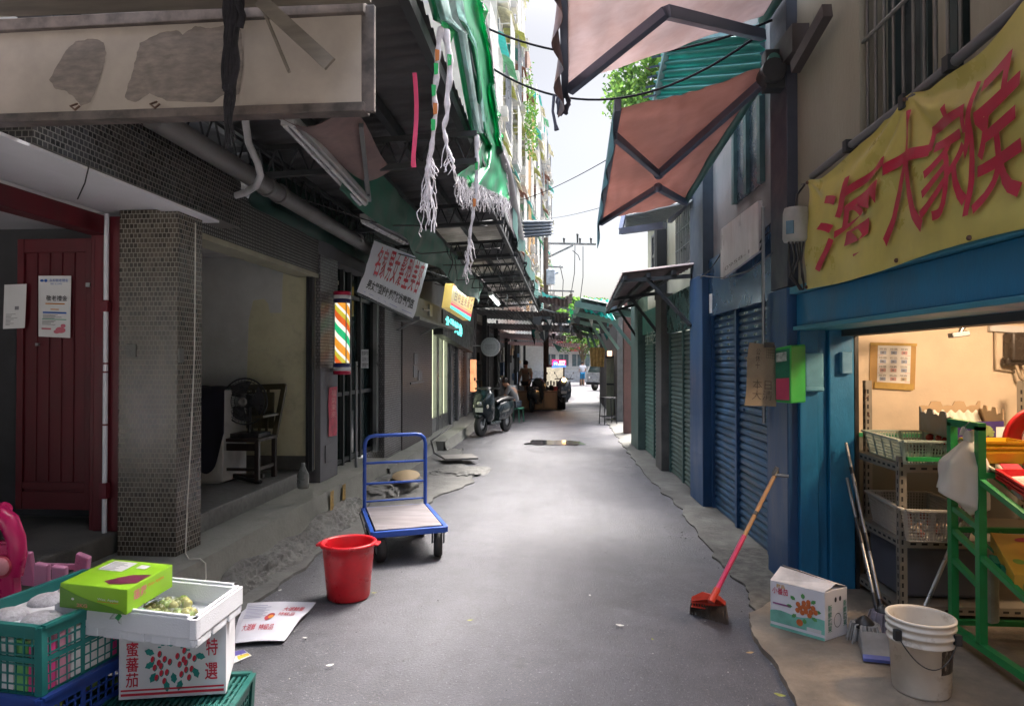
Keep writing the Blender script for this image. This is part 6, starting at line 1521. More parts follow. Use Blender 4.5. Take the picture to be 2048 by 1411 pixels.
ob('lettering', ink, M('salon_red', (.50, .02, .04), .6), t)
ink = MB(); dense_write(ink, '男女髮型設計.剪燙技術專門店', lambda u, v: salon(.07 + .86 * u, .13 + .18 * v, .004), .03, 0, 1); ob('lettering', ink, black_ink, t)
ink = MB()
for u in (.06, .3, .54, .78): patch(ink, lambda a, c, u=u: salon(u + .16 * a, .055 + .008 * c, .004))
patch(ink, lambda a, c: salon(.5 + .42 * a, .965 + .008 * c, .004)); ob('border', ink, M('border_violet', (.25, .25, .5), .6), t)
b = MB()
for k in range(15): p = salon(k / 14, 0, 0); strand(b, [p, p + V((-.02, 0, -.02)), p + V((-.03, .02, .02))], .004, 4, .01, k)
b.bar(B4[0] + V((0, 0, -.025)), B4[1] + V((0, 0, -.025)), .025, .025); ob('lashing', b, steel_dark, t)
# grey casing behind, yellow lightbox, led sign
b = MB(); b.box(-2.72, -2.3, 10.7, 14.6, 2.36, 2.42); b.box(-2.7, -2.45, 10.8, 14.4, 2.42, 2.78); sc_ = solo('shop_casing', b, M('casing_grey', (.15, .15, .15), .6, .3, dirt=.4), 'grey metal casing over the chocolate tiled wall beyond the hair salon banner', 'casing', bevel=.01)
b = MB()
for y in (10.8, 12.6, 14.4): b.bar((-2.7, y, 2.2), (-2.32, y, 2.38), .03, .03)
b.tube([(-2.44, 11.6, 2.6), (-2.44, 12.1, 2.62)], .02, 6); b.obox((-2.43, 12.2, 2.62), (.03, .25, .2)); ob('bracket', b, steel, sc_)
Y4 = [onx(900, 614, -1.88), onx(940, 640, -1.88), onx(952, 584, -1.88), onx(907, 566, -1.88)]
yf = bil(*Y4); t = thing('lightbox_sign', 'lit yellow lightbox sign with brown characters under the left roof', 'sign', Y4[0])
b = MB(); b.grid(yf, 2, 2, False, thick=(-.14, 0, 0)); ym = M('lightbox_yellow', (.60, .42, .12), .35, var=.1, scale=1.5, emit=.1); ob('panel', b, ym, t)
ink = MB(); yo = lambda u, v: yf(u, v) + V((.004, 0, 0))
ink.m = 0
for i, ch in enumerate('台哈堂美髮坊'): write(ink, ch, subrect(yo, .10 + .145 * i, .215 + .145 * i, .34, .80), .01)
ink.m = 1; patch(ink, subrect(yo, 0, 1, .12, .2)); patch(ink, subrect(yo, .02, .98, .92, .94)); patch(ink, subrect(yo, .02, .98, .25, .265)); ink.m = 2; patch(ink, subrect(yo, 0, 1, -.02, .1))
ob('lettering', ink, [M('sign_brown', (.30, .07, .03), .5), M('sign_crimson', (.5, .02, .08), .5, emit=.3), M('sign_mint', (.05, .5, .38), .5, emit=.5)], t)
t = thing('led_sign', 'dark sign board with glowing turquoise characters over the lit glass door', 'sign', onx(918, 690, -2.42))
Z4 = [onx(886, 668, -2.42), onx(946, 704, -2.42), onx(946, 655, -2.42), onx(886, 618, -2.42)]; zf = bil(*Z4)
b = MB(); b.grid(zf, 2, 2, False, thick=(-.2, 0, 0)); ob('panel', b, M('sign_black', (.03, .035, .035), .4), t)
ink = MB(); write(ink, '北港魷魚', lambda u, v: zf(.06 + .52 * u, .34 + .5 * v) + V((.004, 0, 0)), .02); ledm, nt, bs, out = new_mat('led_turquoise'); bs.inputs['Base Color'].default_value = (0, .1, .1, 1); bs.inputs['Emission Color'].default_value = (.12, .85, .75, 1); bs.inputs['Emission Strength'].default_value = .8
ob('lettering', ink, ledm, t)
ink = MB(); write(ink, '小吃', lambda u, v: zf(.66 + .22 * u, .40 + .25 * v) + V((.004, 0, 0)), .01); ob('lettering', ink, M('sign_grey', (.12, .12, .12), .5), t)
# round sign
q = ony(981, 693, 17.5); t = thing('round_sign', 'round grey lightbox sign on a bracket above the parked dark scooter', 'sign', q)
b = MB(); b.lathe(q, [(.0, -.06), (.235, -.06), (.25, -.05), (.25, .05), (.235, .06), (.0, .06)], 36, Matrix.Rotation(R(90), 3, 'X')); ob('disc', b, M('round_grey', (.30, .31, .33), .4, var=.08), t)
ink = MB(); ff2 = rect(q + V((-.14, -.064, -.08)), (.28, 0, 0), (0, 0, .16)); write(ink, '咖啡', ff2, .005); 
for k in range(24): a = k * math.pi / 12; disc(ink, lambda u, v: q + V((u, -.063, v)), .2 * math.cos(a), .2 * math.sin(a), .012, .012)
ob('lettering', ink, M('round_print', (.2, .2, .22), .5), t)
b = MB(); b.bar(q + V((-.25, 0, .03)), (-2.75, q.y, q.z + .03), .03, .03); ob('bracket', b, steel, t)

# litter
r6 = random.Random(11); lit = [(748, 1185), (1240, 1250), (940, 1240), (610, 1275), (560, 1180), (1305, 1278), (1180, 1190), (1500, 1305), (1560, 1390), (660, 1330)]
lm_ = [M('leaf_litter', (.25, .27, .06), .7, var=.3), M('litter_white', (.55, .55, .52), .7), M('litter_tan', (.35, .24, .12), .7)]
for i, (x, y) in enumerate(lit):
    q = onz(x, y, .05 if x > 1490 else .022); b = MB(); s = .010 + .013 * r6.random(); a = r6.random() * 6; f = frame_of(q, a)
    b.grid(lambda u, v: f((u - .5) * 2.4 * s, (v - .5) * s * (1.3 - 2 * abs(u - .5)), .004 + .5 * s * (u - .5) ** 2), 4, 2, False, thick=(0, 0, .001))
    k = (0, 1, 0, 1, 1, 0, 1, 2)[i % 8]; tag(ob('litter', b, lm_[k]), ['fallen yellow-green leaf scrap on the asphalt', 'white scrap of paper litter on the asphalt', 'small tan scrap of litter on the asphalt'][k], 'litter', ['leaf scraps on the lane', 'paper scraps on the lane', 'tan scraps on the lane'][k])
# ================================================================ RIGHT SHOP: shelves, baskets, rack and what is on them
angle_st = M('angle_steel', (.30, .28, .24), .55, .5, var=.2, dirt=.35, dirtcol=(.15, .1, .07))
slot_dk = M('slot_dark', (.02, .02, .02), .8)
t = thing('steel_shelf', 'grey slotted angle steel shelf against the cream end wall of the lit shop', 'shelf', (2.6, 4.9, .05))
def slotted(x, y, z0, z1, sx=1):
    b = MB(); b.m = 0; b.box(x, x + .045 * sx, y, y + .004, z0, z1) if sx > 0 else b.box(x + .045 * sx, x, y, y + .004, z0, z1); b.box(x - .002, x + .002, y, y + .045, z0, z1)
    b.m = 1
    k = z0 + .04
    while k < z1 - .05: b.box(x + .016 * sx - .006, x + .016 * sx + .006, y - .001, y, k, k + .03); b.box(x - .003, x - .002, y + .016, y + .028, k, k + .03); k += .055
    ob('post', b, [angle_st, slot_dk], t)
slotted(2.135, 4.56, .05, 1.09); slotted(2.2, 5.2, .05, 1.56); slotted(3.3, 4.56, .05, 1.09, -1); slotted(3.3, 5.2, .05, 1.56, -1)
for z in (1.04, .56, .14):
    b = MB(); b.box(2.14, 3.3, 4.57, 5.24, z - .004, z); b.box(2.14, 3.3, 4.562, 4.566, z - .05, z); b.box(2.137, 2.141, 4.58, 5.2, z - .05, z); b.m = 1
    for k in range(15): b.box(2.2 + .07 * k, 2.235 + .07 * k, 4.5605, 4.562, z - .032, z - .018)
    for k in range(8): b.box(2.1355, 2.137, 4.62 + .07 * k, 4.655 + .07 * k, z - .032, z - .018)
    ob('shelf_board', b, [angle_st, slot_dk], t)
b = MB(); b.box(2.16, 3.4, 4.5, 4.53, 1.07, 1.095); ob('green_rail', b, M('rack_green', (.01, .24, .06), .4, var=.15, dirt=.2), t)
rackg = MATS['rack_green']
bk_pale = M('basket_pale', (.34, .42, .38), .5, var=.15, dirt=.3)
def basket(name, label, c, L, W, H, mat, rz=0):
    tt = thing(name, label, 'basket', c); f = frame_of(c, rz); b = MB()
    bt = [f(x * .86, y * .9, 0) for x, y in ((-L / 2, -W / 2), (L / 2, -W / 2), (L / 2, W / 2), (-L / 2, W / 2))]; tp = [f(x, y, H) for x, y in ((-L / 2, -W / 2), (L / 2, -W / 2), (L / 2, W / 2), (-L / 2, W / 2))]
    for i in range(4):
        j = (i + 1) % 4; up = lambda s, v: bt[i].lerp(bt[j], s).lerp(tp[i].lerp(tp[j], s), v); nr = (bt[j] - bt[i]).cross(V((0, 0, 1))).normalized()
        n = int((bt[j] - bt[i]).length / .017)
        for k in range(n + 1): b.bar(up(k / n, 0), up(k / n, 1), .0075 if k % 8 else .022, .004, nr)
        m = max(4, int(H / .02))
        for k in range(m + 1): b.bar(up(0, k / m), up(1, k / m), .004, .008 if k not in (0, m) else .02, nr)
        b.bar(tp[i] + nr * .01, tp[j] + nr * .01, .03, .012)
    ob('side', b, mat, tt); b = MB(); b.prism(bt, (0, 0, .006)); ob('base', b, mat, tt); return tt
basket('basket', 'pale green plastic basket on the top board of the steel shelf', (2.36, 4.84, 1.045), .40, .66, .15, bk_pale, R(-4))
b = MB(); r7 = random.Random(2)
for k in range(14): q = V((2.42 + .12 * (r7.random() - .5), 4.7 + .2 * r7.random(), 1.07 + .03 * r7.random())); b.tube([q, q + V((r7.random() * .08 - .04, .05, .03)), q + V((.07, r7.random() * .06, 0))], .012, 6)
solo('cable_tangle', b, black_plastic, 'tangle of black plastic straps inside the pale green basket', 'straps')
basket('basket', 'dirty white plastic basket on the middle board of the steel shelf', (2.36, 4.80, .565), .40, .64, .20, M('basket_white', (.42, .41, .38), .5, var=.15, dirt=.35), R(-4))
b = MB()
for k in range(30): b.m = k % 3; b.ball((2.25 + .24 * r7.random(), 4.58 + .4 * r7.random(), .59 + .07 * r7.random()), .022 + .01 * r7.random(), 8, 6)
many('root_vegetable', b, [M('veg_brown', (.2, .12, .08), .7), M('veg_pale', (.4, .35, .28), .6), M('veg_red', (.25, .06, .04), .6)], 'small root vegetable among the others in the dirty white basket', 'vegetable', 'roots in the white basket')
b = MB(); b.box(2.2, 2.7, 4.7, 5.15, .15, .48); solo('storage_box', b, M('box_bluegrey', (.10, .11, .14), .6, var=.2, dirt=.3), 'dark grey box under the steel shelf', 'box', bevel=.02)
# jagged fruit carton on a red net bag
b = MB()
for k in range(60): b.ball((2.55 + .5 * r7.random(), 4.62 + .42 * r7.random(), 1.07 + .13 * r7.random()), .03, 9, 6)
many('tomato', b, [M('tomato_red', (.42, .03, .02), .25, var=.3)], 'red tomato in the heap under the torn fruit carton', 'tomato', 'tomatoes under the torn carton')
def jag(u, k): return .5 + .5 * math.sin(u * k) * math.sin(u * k * .37 + 1)
t = thing('torn_carton', 'open fruit carton with ragged rim and grape print on top of the tomatoes', 'box', (2.7, 4.7, 1.2))
A, Bc, Cc, Dc = ony(1905, 872, 4.45), ony(2008, 868, 4.52), ony(1960, 835, 5.1), ony(1838, 838, 5.05)
zb = 1.215
for q in (A, Bc, Cc, Dc): q.z = zb
for i, (p, q, hgt, am, mats_) in enumerate(((A, Bc, .11, .01, 0), (Bc, Cc, .15, .05, 1), (Cc, Dc, .17, .05, 1), (Dc, A, .13, .06, 2))):
    b = MB(); n = 26; nrm = V((0, 0, 1)).cross(q - p).normalized()
    pts = [p, q] + [q.lerp(p, k / n) + V((0, 0, hgt + .25 * am * (jag(k / n, 23) - .5) + (.035 if (k // 5) % 2 and i else 0))) for k in range(n + 1)]
    b.prism(pts, nrm * .006); ob('side', b, [M('carton_purple', (.05, .03, .16), .5, var=.3), card, M('carton_side', (.08, .10, .12), .5, var=.6, scale=6)][mats_], t)
b = MB(); b.prism([A, Bc, Cc, Dc], (0, 0, .006)); ob('base', b, card, t)
ff = bil(A, Bc, Bc + V((0, 0, .1)), A + V((0, 0, .1)), (0, -.003, 0))
ink = MB()
for k in range(22): disc(ink, lambda u, v: ff(u, v) - V((0, .0008 * (k % 5), 0)), .55 + .22 * r7.random(), .2 + .65 * r7.random(), .05, .1)
ob('print', ink, M('grape_green', (.28, .36, .12), .5, var=.3), t)
ink = MB(); patch(ink, subrect(ff, .84, 1.12, .1, .75)); ink.m = 1; patch(ink, subrect(ff, .0, .35, .8, 1.0)); disc(ink, ff, .3, .35, .09, .14); ob('label', ink, [paper, M('ink_magenta', (.4, .03, .25), .5)], t)
b = MB(); b.grid(lambda u, v: bil(A, Bc, Cc, Dc)(.06 + .88 * u, .08 + .88 * v) + V((0, 0, .04 + .09 * abs(2 * v - 1) ** 2 * v + .012 * math.sin(u * 40))), 40, 12, thick=(0, 0, .004)); ob('liner', b, M('liner_white', (.6, .58, .52), .7, var=.06), t)

# green display rack
t = thing('display_rack', 'green welded steel display rack on castors at the right edge of the shop', 'rack', (2.9, 3.9, .05))
def gb(mb, a, c, w=.03): mb.bar(a, c, w, w)
X0, X1 = 2.26, 3.7
for x in (X0, X1):
    for y, zt in ((4.19, 1.345), (3.92, 1.345)):
        b = MB(); gb(b, (x, y, .16), (x, y, zt), .04); ob('post', b, rackg, t)
b = MB()
for x in (X0, X1):
    gb(b, (x, 4.21, 1.345), (x, 3.90, 1.345), .04); gb(b, (x, 4.3, .15), (x, 3.28, .15), .04)
    for z in (1.03, .62): gb(b, (x, 4.19, z + .1), (x, 3.45, z - .12), .03)
    gb(b, (x, 4.19, .55), (x, 3.92, .47), .03); gb(b, (x, 4.19, .85), (x, 3.92, .79), .03)
for y, z in ((3.45, .91), (3.45, .50), (4.19, 1.13), (4.19, .72), (3.92, 1.08)): gb(b, (X0 + .02, y, z), (X1, y, z))
for z in (.91, .50):
    gb(b, (X0 + .02, 3.43, z + .075), (X1, 3.43, z + .075), .022); gb(b, (X0 + .01, 3.43, z), (X0 + .01, 3.43, z + .08), .022)
gb(b, (X0, 3.3, .15), (X1, 3.3, .15), .03); gb(b, (X0, 4.28, .15), (X1, 4.28, .15), .03); ob('frame', b, rackg, t)
b = MB()
for z in (.91, .50):
    for k in range(9): gb(b, (X0 + .1 + .15 * k, 4.19, z + .215), (X0 + .1 + .15 * k, 3.46, z - .002), .012)
ob('shelf_wire', b, rackg, t)
for x, y in ((X0, 3.32), (X0, 4.26), (X1, 3.32)):
    b = MB(); tyre(b, V((x, y, .10)), V((1, .2, 0)), .05, .03); w = ob('castor', b, rubber, t); b = MB(); b.bar((x - .025, y, .10), (x - .025, y, .15), .008, .04); b.bar((x + .025, y, .10), (x + .025, y, .15), .008, .04); ob('fork', b, steel, w)
# stacks on the rack
def traystack(name, label, c, L, W, n, step, H, mat, rz=0, tilt=0):
    tt = thing(name, label, 'tray', c); f = frame_of(c, rz)
    b = MB()
    for i in range(n):
        z = i * step
        def ring(sx, sy, zz): return [f(x * sx, y * sy, zz + y * tilt) for x, y in ((-L / 2, -W / 2), (L / 2, -W / 2), (L / 2, W / 2), (-L / 2, W / 2))]
        r0, r1, r2, r3 = ring(.8, .8, z), ring(.97, .97, z + H), ring(1.04, 1.05, z + H), ring(1.04, 1.05, z + H - .012)
        for a, c_ in ((r0, r1), (r1, r2), (r2, r3)):
            for k in range(4): b.quad(a[k], a[(k + 1) % 4], c_[(k + 1) % 4], c_[k])
        b.quad(*r0)
    ob('trays', b, mat, tt, bevel=.004); return tt
traystack('tray_stack', 'stack of yellow plastic trays on top of the green rack', V((2.44, 4.10, 1.13)), .26, .2, 3, .028, .07, M('plastic_yellow', (.62, .35, .015), .3, var=.06), 0)
t = thing('basin', 'red plastic basin leaning on its side with a white bowl, beside the yellow trays', 'basin', (2.75, 4.2, 1.12)); q = V((2.74, 4.25, 1.25)); Mx = Matrix.Rotation(R(100), 3, 'X') @ Matrix.Rotation(R(10), 3, 'Y')
b = MB(); b.lathe(q, [(.0, -.06), (.10, -.06), (.165, .0), (.18, .0), (.18, -.012)], 32, Mx); ob('body', b, redp, t)
b = MB(); b.lathe(q + V((-.02, -.06, .01)), [(0, -.03), (.06, -.03), (.085, .01), (.09, .01)], 28, Mx); ob('bowl', b, white_paint, t)
b = MB(); b.box(2.58, 3.0, 3.98, 4.16, 1.115, 1.16); solo('flat_tray', b, redp, 'flat red tray lying on the rack under the leaning basin', 'tray', bevel=.01)
traystack('tray_stack', 'stack of large red trays on the middle tier of the green rack', V((2.52, 3.70, .965)), .40, .34, 3, .02, .075, redp, 0, .25)
traystack('tray_stack', 'white plastic tray behind the red trays on the green rack', V((2.53, 4.0, 1.06)), .42, .22, 1, .02, .08, M('plastic_cream', (.6, .55, .45), .4, var=.06), 0, .2)
# printed packs beside them
b = MB(); f = frame_of((2.42, 3.86, 1.03), R(-12)); b.hexa([f(x, y, z + .28 * y) for z in (0, .06) for x, y in ((-.06, -.16), (.06, -.16), (.06, .16), (-.06, .16))]); tt = solo('snack_pack', b, M('pack_whitegrey', (.5, .48, .45), .35, var=.3, scale=9), 'white and red printed pack tucked left of the large red trays', 'pack', bevel=.012)
b = MB(); b.hexa([f(x, y, z + .28 * y) for z in (.061, .064) for x, y in ((-.04, .0), (.05, .0), (.05, .14), (-.04, .14))]); ob('print', b, red_ink, tt)
# yellow kiwi carton
f = frame_of((2.53, 3.78, .585), R(-16)); tl = .30
KP = lambda x, y, z: f(x, y, z + tl * y)
t = thing('kiwi_carton', 'yellow printed kiwi fruit carton lying sloped on the lower tier of the green rack', 'box', f(0, 0, 0))
b = MB(); b.hexa([KP(x, y, z) for z in (0, .10) for x, y in ((-.22, -.2), (.22, -.2), (.22, .2), (-.22, .2))]); ob('shell', b, M('carton_yellow', (.58, .32, .03), .45, var=.08), t, bevel=.004)
tp = lambda u, v: KP(-.22 + .44 * u, -.2 + .4 * v, .1015); fr2 = lambda u, v: KP(-.22 + .44 * u, -.2015, .1 * v)
ink = MB(); pts = [(.15, .2), (.45, .05), (.98, .05), (.98, .75), (.6, .85), (.3, .6)]; ink.add([tp(*p) for p in pts], [tuple(range(6))]); ink.m = 1; write(ink, 'Zespri', lambda u, v: tp(.52 + .38 * u, .28 + .2 * v) + V((0, 0, .001)), .01); disc(ink, tp, .3, .85, .09, .05, .4); ink.m = 2; disc(ink, lambda u, v: tp(u, v) + V((0, 0, .001)), .45, .62, .09, .07); disc(ink, tp, .12, .3, .06, .06); disc(ink, tp, .42, .93, .08, .05)
ink.m = 2; disc(ink, fr2, .2, .5, .1, .3); disc(ink, fr2, .38, .4, .08, .28); ink.m = 0; patch(ink, subrect(fr2, .6, .9, .2, .7)); ink.m = 3; write(ink, 'KIWI', subrect(lambda u, v: fr2(u, v) + V((0, -.001, 0)), .63, .87, .35, .55), .01)
ob('print', ink, [M('print_cream', (.62, .6, .5), .5), M('print_red', (.5, .02, .06), .5), M('print_leaf', (.2, .34, .04), .5), black_ink], t)
b = MB(); b.grid(lambda u, v: V((2.30 + .5 * u, 3.42 + .5 * v, .50 + .12 * v + .06 * math.sin(u * 5) * math.sin(v * 4) + .03 * mnoise.noise(V((u * 5, v * 5, 0))))), 20, 20, thick=(0, 0, .03)); solo('plastic_bag', b, M('bag_green', (.015, .20, .10), .3, var=.3), 'crumpled green plastic bag under the yellow kiwi carton', 'bag')
crate('black_crate', 'black plastic crate on the floor under the green rack', (2.78, 3.7, .17), .5, .38, .25, R(8), black_plastic, .03)
b = MB(); b.obox((2.42, 4.12, .36), (.07, .08, .3), .3); solo('milk_jug', b, M('jug_pale', (.3, .3, .22), .5), 'pale plastic jug in the dark behind the green rack', 'jug', bevel=.02)
# white carrier bag hanging from the rack
hk = V((2.235, 3.98, 1.31)); t = thing('carrier_bag', 'white plastic carrier bag hanging from the corner of the green rack', 'bag', hk - V((0, 0, .4)))
def bagf(u, v):
    a = 2 * math.pi * u; z = -.04 - .36 * v
    r = .012 + .115 * min(1, (v / .38)) ** .8; r *= 1 + .10 * math.sin(5 * a + 3 * v) * v + .14 * mnoise.noise(V((math.cos(a) * 2, math.sin(a) * 2, v * 3)))
    if v > .94: r *= 1 - (v - .94) * 10
    return hk + V((r * 1.0 * math.cos(a) - .03 * v, r * .62 * math.sin(a) + .02 * v, z - .03 * v * math.cos(a) - .04 * v * v * math.cos(a + 1)))
b = MB(); b.grid(bagf, 48, 30); ob('body', b, M('bag_white', (.74, .73, .70), .4, var=.06, trans=.3), t)
b = MB(); b.ball(hk + V((0, 0, -.03)), .03, 12, 8, (1, .9, 1.3)); b.grid(lambda u, v: hk + V((-.05 + .1 * u, .01 * math.sin(9 * u), -.02 + .05 * v * abs(math.sin(u * 6)))), 12, 4, thick=(0, .003, 0)); ob('knot', b, MATS['bag_white'], t)
b = MB(); b.tube([hk + V((.0, 0, -.02)), hk + V((-.02, 0, .03)), hk + V((0, -.01, .06)), hk + V((.02, 0, .04))], .003, 5); ob('hook', b, steel, t)
# cleaning tools
def pole_tool(name, label, pts, r, mat, head=None): 
    tt = thing(name, label, name.replace('_', ' '), pts[-1]); b = MB(); b.tube(pts, r, 10); ob('handle', b, mat, tt); return tt
m1a, m1b = ony(1692, 885, 5.10), onz(1768, 1238, .12)
t = pole_tool('mop', 'mop with a long silver handle leaning in the shop corner, nearer the shelf', [m1a, m1b], .012, steel)
def mophead(t, q, seed, mat):
    r8 = random.Random(seed); b = MB()
    for k in range(170):
        a = r8.random() * 6.28; rr = .03 + .08 * r8.random(); q0_ = q + V((.03 * math.cos(a), .03 * math.sin(a), .05)); b.tube([q0_, q + V((rr * .7 * math.cos(a), rr * .7 * math.sin(a), .05)), q + V((rr * math.cos(a), rr * math.sin(a), -.09 + .03 * r8.random()))], .0042, 4)
    ob('mop_head', b, mat, t); b = MB(); b.lathe(q + V((0, 0, .03)), [(.0, 0), (.06, 0), (.05, .03), (.02, .06), (0, .07)], 16); ob('clamp', b, black_plastic, t)
mophead(t, m1b, 3, M('mop_grey', (.22, .2, .24), .95, var=.3))
b = MB(); b.tube([m1a.lerp(m1b, .16), m1a.lerp(m1b, .2)], .014, 10); b.tube([m1a.lerp(m1b, .55), m1a.lerp(m1b, .65)], .015, 10); b.tube([m1a.lerp(m1b, .9), m1a.lerp(m1b, 1)], .016, 10); ob('grip', b, black_plastic, t)
m2a, m2b = ony(1694, 955, 5.0), onz(1762, 1252, .10)
t = pole_tool('mop', 'second mop with a silver handle leaning left of the first one', [m2a, m2b], .011, steel); mophead(t, onz(1730, 1262, .10), 4, M('mop_white', (.36, .35, .33), .95, var=.3))
b = MB(); b.tube([m2a.lerp(m2b, .3), m2a.lerp(m2b, .48)], .014, 10); b.tube([m2a.lerp(m2b, .8), m2a.lerp(m2b, 1)], .015, 10); ob('grip', b, black_plastic, t)
ba, bb = onz(1838, 1240, .2), ony(1922, 1045, 4.45)
t = pole_tool('broom', 'upturned broom with a grey metal handle standing behind the white pail', [bb, ba], .012, steel)
b = MB()
for k in range(24): a = r7.random() * 6.28; b.tube([bb, bb + V((.02 * math.cos(a), .02 * math.sin(a), .05)), bb + V((.05 * math.cos(a) + .02, .05 * math.sin(a), .13))], .004, 4)
ob('bristles', b, M('bristle_pink', (.28, .2, .2), .9, var=.3), t)
q = onz(1755, 1312, .05); t = thing('dustpan', 'grey dustpan with a blue lip on the shop floor left of the white pail', 'dustpan', q); f = frame_of(q, R(-10))
b = MB(); b.hexa([f(-.09, -.07, .005), f(.11, -.07, .005), f(.10, .13, .005), f(-.07, .13, .005), f(-.09, -.06, .03), f(.11, -.06, .03), f(.09, .13, .09), f(-.06, .13, .09)]); ob('pan', b, M('pan_grey', (.22, .22, .22), .5), t, bevel=.006)
b = MB(); b.hexa([f(-.093, -.09, .004), f(.113, -.09, .004), f(.112, -.068, .004), f(-.092, -.068, .004), f(-.093, -.09, .02), f(.113, -.09, .02), f(.112, -.068, .034), f(-.092, -.068, .034)]); ob('lip', b, M('pan_blue', (.10, .13, .38), .5), t)
# white paint pail
pc = onz(1842, 1378, .046); t = thing('pail', 'dirty white ribbed paint pail with a wire handle and stained side, on the shop floor', 'pail', pc)
def pail_mat():
    m, nt, bs, out = new_mat('pail_white'); vec = coords(nt)
    n1 = noisef(nt, vec, 5); c = mixc(nt, n1, (.55, .52, .46), (.64, .61, .55)); d = noisef(nt, vec, 7, 9, .75, .56, .68); c = mixc(nt, d, c, (.35, .30, .24))
    # dark torn label on the right front
    sp_x = nt.nodes.new('ShaderNodeSeparateXYZ'); tc_ = nt.nodes.new('ShaderNodeTexCoord'); nt.links.new(tc_.outputs['Object'], sp_x.inputs[0])
    def band(sock, lo, hi):
        a = nt.nodes.new('ShaderNodeMath'); a.operation = 'GREATER_THAN'; a.inputs[1].default_value = lo; nt.links.new(sock, a.inputs[0])
        e = nt.nodes.new('ShaderNodeMath'); e.operation = 'LESS_THAN'; e.inputs[1].default_value = hi; nt.links.new(sock, e.inputs[0])
        g = nt.nodes.new('ShaderNodeMath'); g.operation = 'MULTIPLY'; nt.links.new(a.outputs[0], g.inputs[0]); nt.links.new(e.outputs[0], g.inputs[1]); return g.outputs[0]
    k = noisef(nt, coords(nt, (3, 3, 1)), 8, 8, .8, .34, .46); g1 = band(sp_x.outputs['Z'], .13, .255); g2 = band(sp_x.outputs['X'], .03, .118); g3 = nt.nodes.new('ShaderNodeMath'); g3.operation = 'LESS_THAN'; g3.inputs[1].default_value = 0; nt.links.new(sp_x.outputs['Y'], g3.inputs[0])
    r_ = k
    for g in (g1, g2, g3.outputs[0]):
        mm_ = nt.nodes.new('ShaderNodeMath'); mm_.operation = 'MULTIPLY'; nt.links.new(r_, mm_.inputs[0]); nt.links.new(g, mm_.inputs[1]); r_ = mm_.outputs[0]
    c = mixc(nt, r_, c, (.05, .035, .025)); nt.links.new(c, bs.inputs['Base Color']); bs.inputs['Roughness'].default_value = .45; return m
pailm = pail_mat()
b = MB(); b.lathe(pc, [(0, .004), (.122, .0), (.128, .01), (.143, .25), (.152, .252), (.154, .262), (.146, .268), (.147, .292), (.156, .294), (.157, .304), (.149, .309), (.150, .33), (.158, .333), (.158, .343), (.151, .347), (.152, .362), (.158, .364), (.158, .375), (.146, .375), (.143, .36), (.122, .012), (0, .012)], 48); ob('body', b, pailm, t)
b = MB(); pts = [pc + V((.163 * math.cos(a), .163 * math.sin(a), .30 - .13 * math.sin((a - 3.6) / 1.9 * math.pi))) for a in [3.6 + 1.9 * k / 20 for k in range(21)]]; b.tube(pts, .0028, 6); b.obox(pts[0], (.03, .03, .05), 0); b.obox(pts[-1], (.03, .03, .05)); ob('wire_handle', b, steel_dark, t)
# white carton with orange fruit
k0, k1, k2 = onz(1541, 1250, .046), onz(1650, 1281, .046), onz(1695, 1266, .046); k1 = k0 + (k1 - k0)
kt, kf = carton('orange_carton', 'white carton with orange fruit print and an open flap beside the teal post', k0, k1, .285, k2 - k1, white_card)
rf_ = bil(k1, k2, k2 + V((0, 0, .285)), k1 + V((0, 0, .285)), (k1 - k0).normalized() * .002)
ink = MB(); ink.m = 0; pts = [(0, .12), (0, .36)] + [(k / 10, .36 + .03 * math.sin(k * .9) + .05 * (k / 10)) for k in range(11)] + [(1, .12)]; ink.add([kf(*p) for p in pts], [tuple(range(len(pts)))]); patch(ink, subrect(kf, 0, 1, .0, .06))
ob('print', ink, M('print_mint', (.16, .42, .34), .6), kt)
ink = MB(); o2 = lambda u, v: kf(u, v) + V((0, -.0012, 0)); r9 = random.Random(5)
ink.m = 1
for k in range(8): leafshape(ink, o2, .62 + .2 * math.cos(k * .8), .56 + .2 * math.sin(k * .8), .12, .04, k * .8, 1.0)
ink.m = 0
for k in range(14): a = k * 2.4; r_ = .05 * math.sqrt(k); disc(ink, lambda u, v: kf(u, v) + V((0, -.002 - .0002 * k, 0)), .66 + r_ * math.cos(a), .58 + .9 * r_ * math.sin(a), .042, .055)
disc(ink, lambda u, v: kf(u, v) + V((0, -.003, 0)), .55, .25, .06, .075)
ink.m = 2; write(ink, '小番茄', subrect(o2, .04, .34, .74, .88), .015); ink.m = 3; write(ink, '甜品', subrect(o2, .12, .28, .88, .96), .015); ink.m = 4; patch(ink, subrect(o2, .05, .38, .515, .55)); ink.m = 5; patch(ink, subrect(o2, .68, .94, .12, .2))
ob('print', ink, [M('print_orange', (.48, .12, .03), .5, var=.2), M('print_green', (.08, .28, .08), .6), M('print_red2', (.55, .04, .08), .6), M('print_gold', (.6, .35, .05), .6), M('print_violet', (.3, .1, .25), .6), white_paint], kt)
ink = MB(); write(ink, '新\n鮮\n蔬\n果', subrect(rf_, .12, .3, .15, .72), .01); write(ink, '新\n鮮\n蔬\n果', subrect(rf_, .8, .95, .2, .75), .01); ob('print', ink, M('print_green2', (.06, .26, .16), .6), kt)
ink = MB()
for k in range(32): a = k * math.pi / 16; a2 = (k + 1) * math.pi / 16; ink.quad(rf_(.55 + .16 * math.cos(a), .36 + .15 * math.sin(a)), rf_(.55 + .16 * math.cos(a2), .36 + .15 * math.sin(a2)), rf_(.55 + .145 * math.cos(a2), .36 + .137 * math.sin(a2)), rf_(.55 + .145 * math.cos(a), .36 + .137 * math.sin(a)))
disc(ink, rf_, .46, .8, .05, .055); disc(ink, rf_, .66, .8, .05, .055); ob('print', ink, black_ink, kt)
